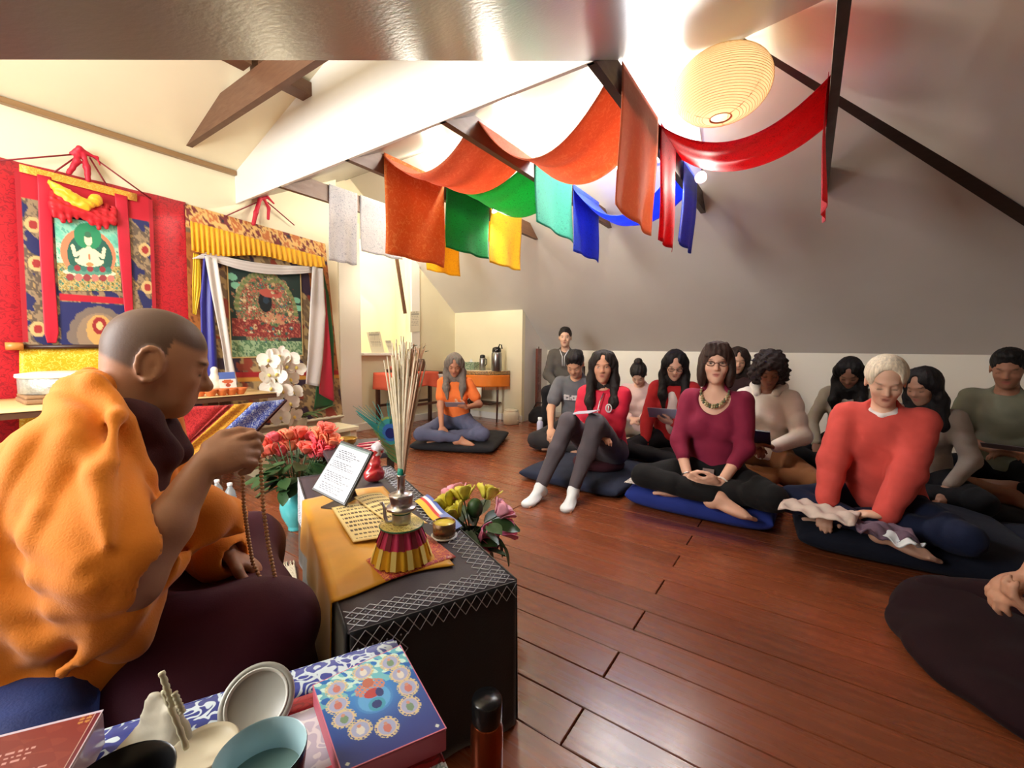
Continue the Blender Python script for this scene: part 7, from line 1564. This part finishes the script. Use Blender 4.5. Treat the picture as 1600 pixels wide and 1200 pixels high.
pp = aZ(800, 662); wc = thing('white_crock', 'cream lidded crock on the floor at the end of the alcove', 'crock', (pp[0]-.02, pp[1], 0)); MB().lathe([(.095, 0), (.105, .005), (.11, .13), (.098, .17), (.085, .18)], 30).obj('crock_body', mat('cream_crock', (232, 224, 202), rough=.4), wc, True); MB().lathe([(.09, .179), (.094, .184), (.085, .198), (.01, .205)], 30).obj('lid', mat('cream_crock', (232, 224, 202)), wc, True); MB().tube([(0, -.105, .06), (-.03, -.13, .06)], .01, 8).obj('spigot', mat('cream_crock', (232, 224, 202)), wc, True)
bgp = (5.02, 2.98); bg_ = thing('black_bag', 'black shoulder bag slumped on the floor by the alcove corner', 'bag', (bgp[0], bgp[1], 0)); bs = Sdf(); bs.ell((0, 0, .11), (.11, .15, .12)); bs.box((0, 0, .07), (.1, .14, .07), None, .04); bs.half((0, 0, .002), (0, 0, -1)); sobj('bag_body', bs, .011, cloth('black_cushion', (34, 34, 38)), bg_, folds(.006, 40)); MB().tube([(0, -.1, .2), (0, -.05, .28), (0, .05, .28), (0, .1, .2)], .008, 7).obj('strap', BLKG, bg_, True)
wbp = aD(845, 650, 4.95); wb_ = thing('drink_bottle', 'slim lilac drinking bottle on the floor beside the black bag', 'bottle', (wbp[0]-.1, wbp[1]-.05, 0)); MB().lathe([(.033, 0), (.036, .004), (.036, .18), (.02, .21)], 22).obj('bottle_body', mat('lilac_plastic', (184, 184, 206), rough=.3), wb_, True); MB().lathe([(.022, .208), (.024, .212), (.024, .24), (.004, .244)], 20).obj('cap', CAPB, wb_, True)
wpn = thing('carved_screen', 'tall narrow carved reddish wooden panel leaning at the alcove return wall', 'panel', (aY(841, 600, 3.16)[0], 3.16, 0)); MB().box(-.055, .055, -.018, .018, 0, 1.02).obj('board', wood('red_wood', (112, 58, 44), (84, 40, 30)), wpn, bevel=.004)
for k in range(8): MB().box(-.035, .035, -.026, -.018, .1+k*.11, .18+k*.11).obj('carved_block', wood('red_wood', (112, 58, 44), (84, 40, 30)), wpn, bevel=.004)
MB().lathe([(.006, 1.02), (.008, 1.03), (.004, 1.05)], 10).obj('finial', WD, wpn, True)
def notice(U, V):
    c = np.tile(np.array([226, 220, 200.0]), (len(U), 1)); ln = np.floor(V*14); fr = V*14-ln; c[(fr > .3) & (fr < .7) & (U > .12) & (U < .85) & (ln > 3) & (np.sin(U*70+ln*4) > -.5)] = (150, 146, 130); c[(V > .82) & (V < .92) & (U > .1) & (U < .9)] = (168, 164, 150); return c
for nm, pxs, lab, yy in (('sign_card', [(581, 555), (601, 555), (598, 522), (577, 523)], 'larger printed card propped on the pass-through sill', 4.47), ('sign_card', [(608, 555), (617, 555), (615, 536), (605, 536)], 'smaller printed card propped on the pass-through sill', 4.47)):
    b_ = bil(*[aY(x, y, yy) for x, y in pxs]); zm = OZ0-b_(0, 0)[2]
    tag(painted(nm, notice, lambda u, v: b_(u, v)+np.array([0, .05*v, zm]), 30, 44, thick=.004), lab, 'sign', 'printed cards on the sill')
b_ = bil(*[aY(x, y, 4.415) for x, y in [(641, 519), (656, 518), (656, 486), (641, 487)]]); tag(painted('wall_notice', notice, lambda u, v: b_(u, v), 26, 40, thick=.003), 'white printed notice pinned to the post of the pass-through', 'notice')
pc_ = aZ(1003, 766, .112); b_ = bil(*[aZ(x, y, .118) for x, y in [(975, 764), (1014, 770), (1012, 756), (990, 753)]])
def dots(U, V): c = np.tile(np.array([222, 216, 206.0]), (len(U), 1)); c[nz(U, V, 26, 1) > .25] = (96, 90, 96); return c
tag(painted('printed_card', dots, lambda u, v: b_(u, v)+np.array([0, 0, .045]), 20, 14, thick=.002), 'small white printed card on the edge of the bright blue cushion', 'card')
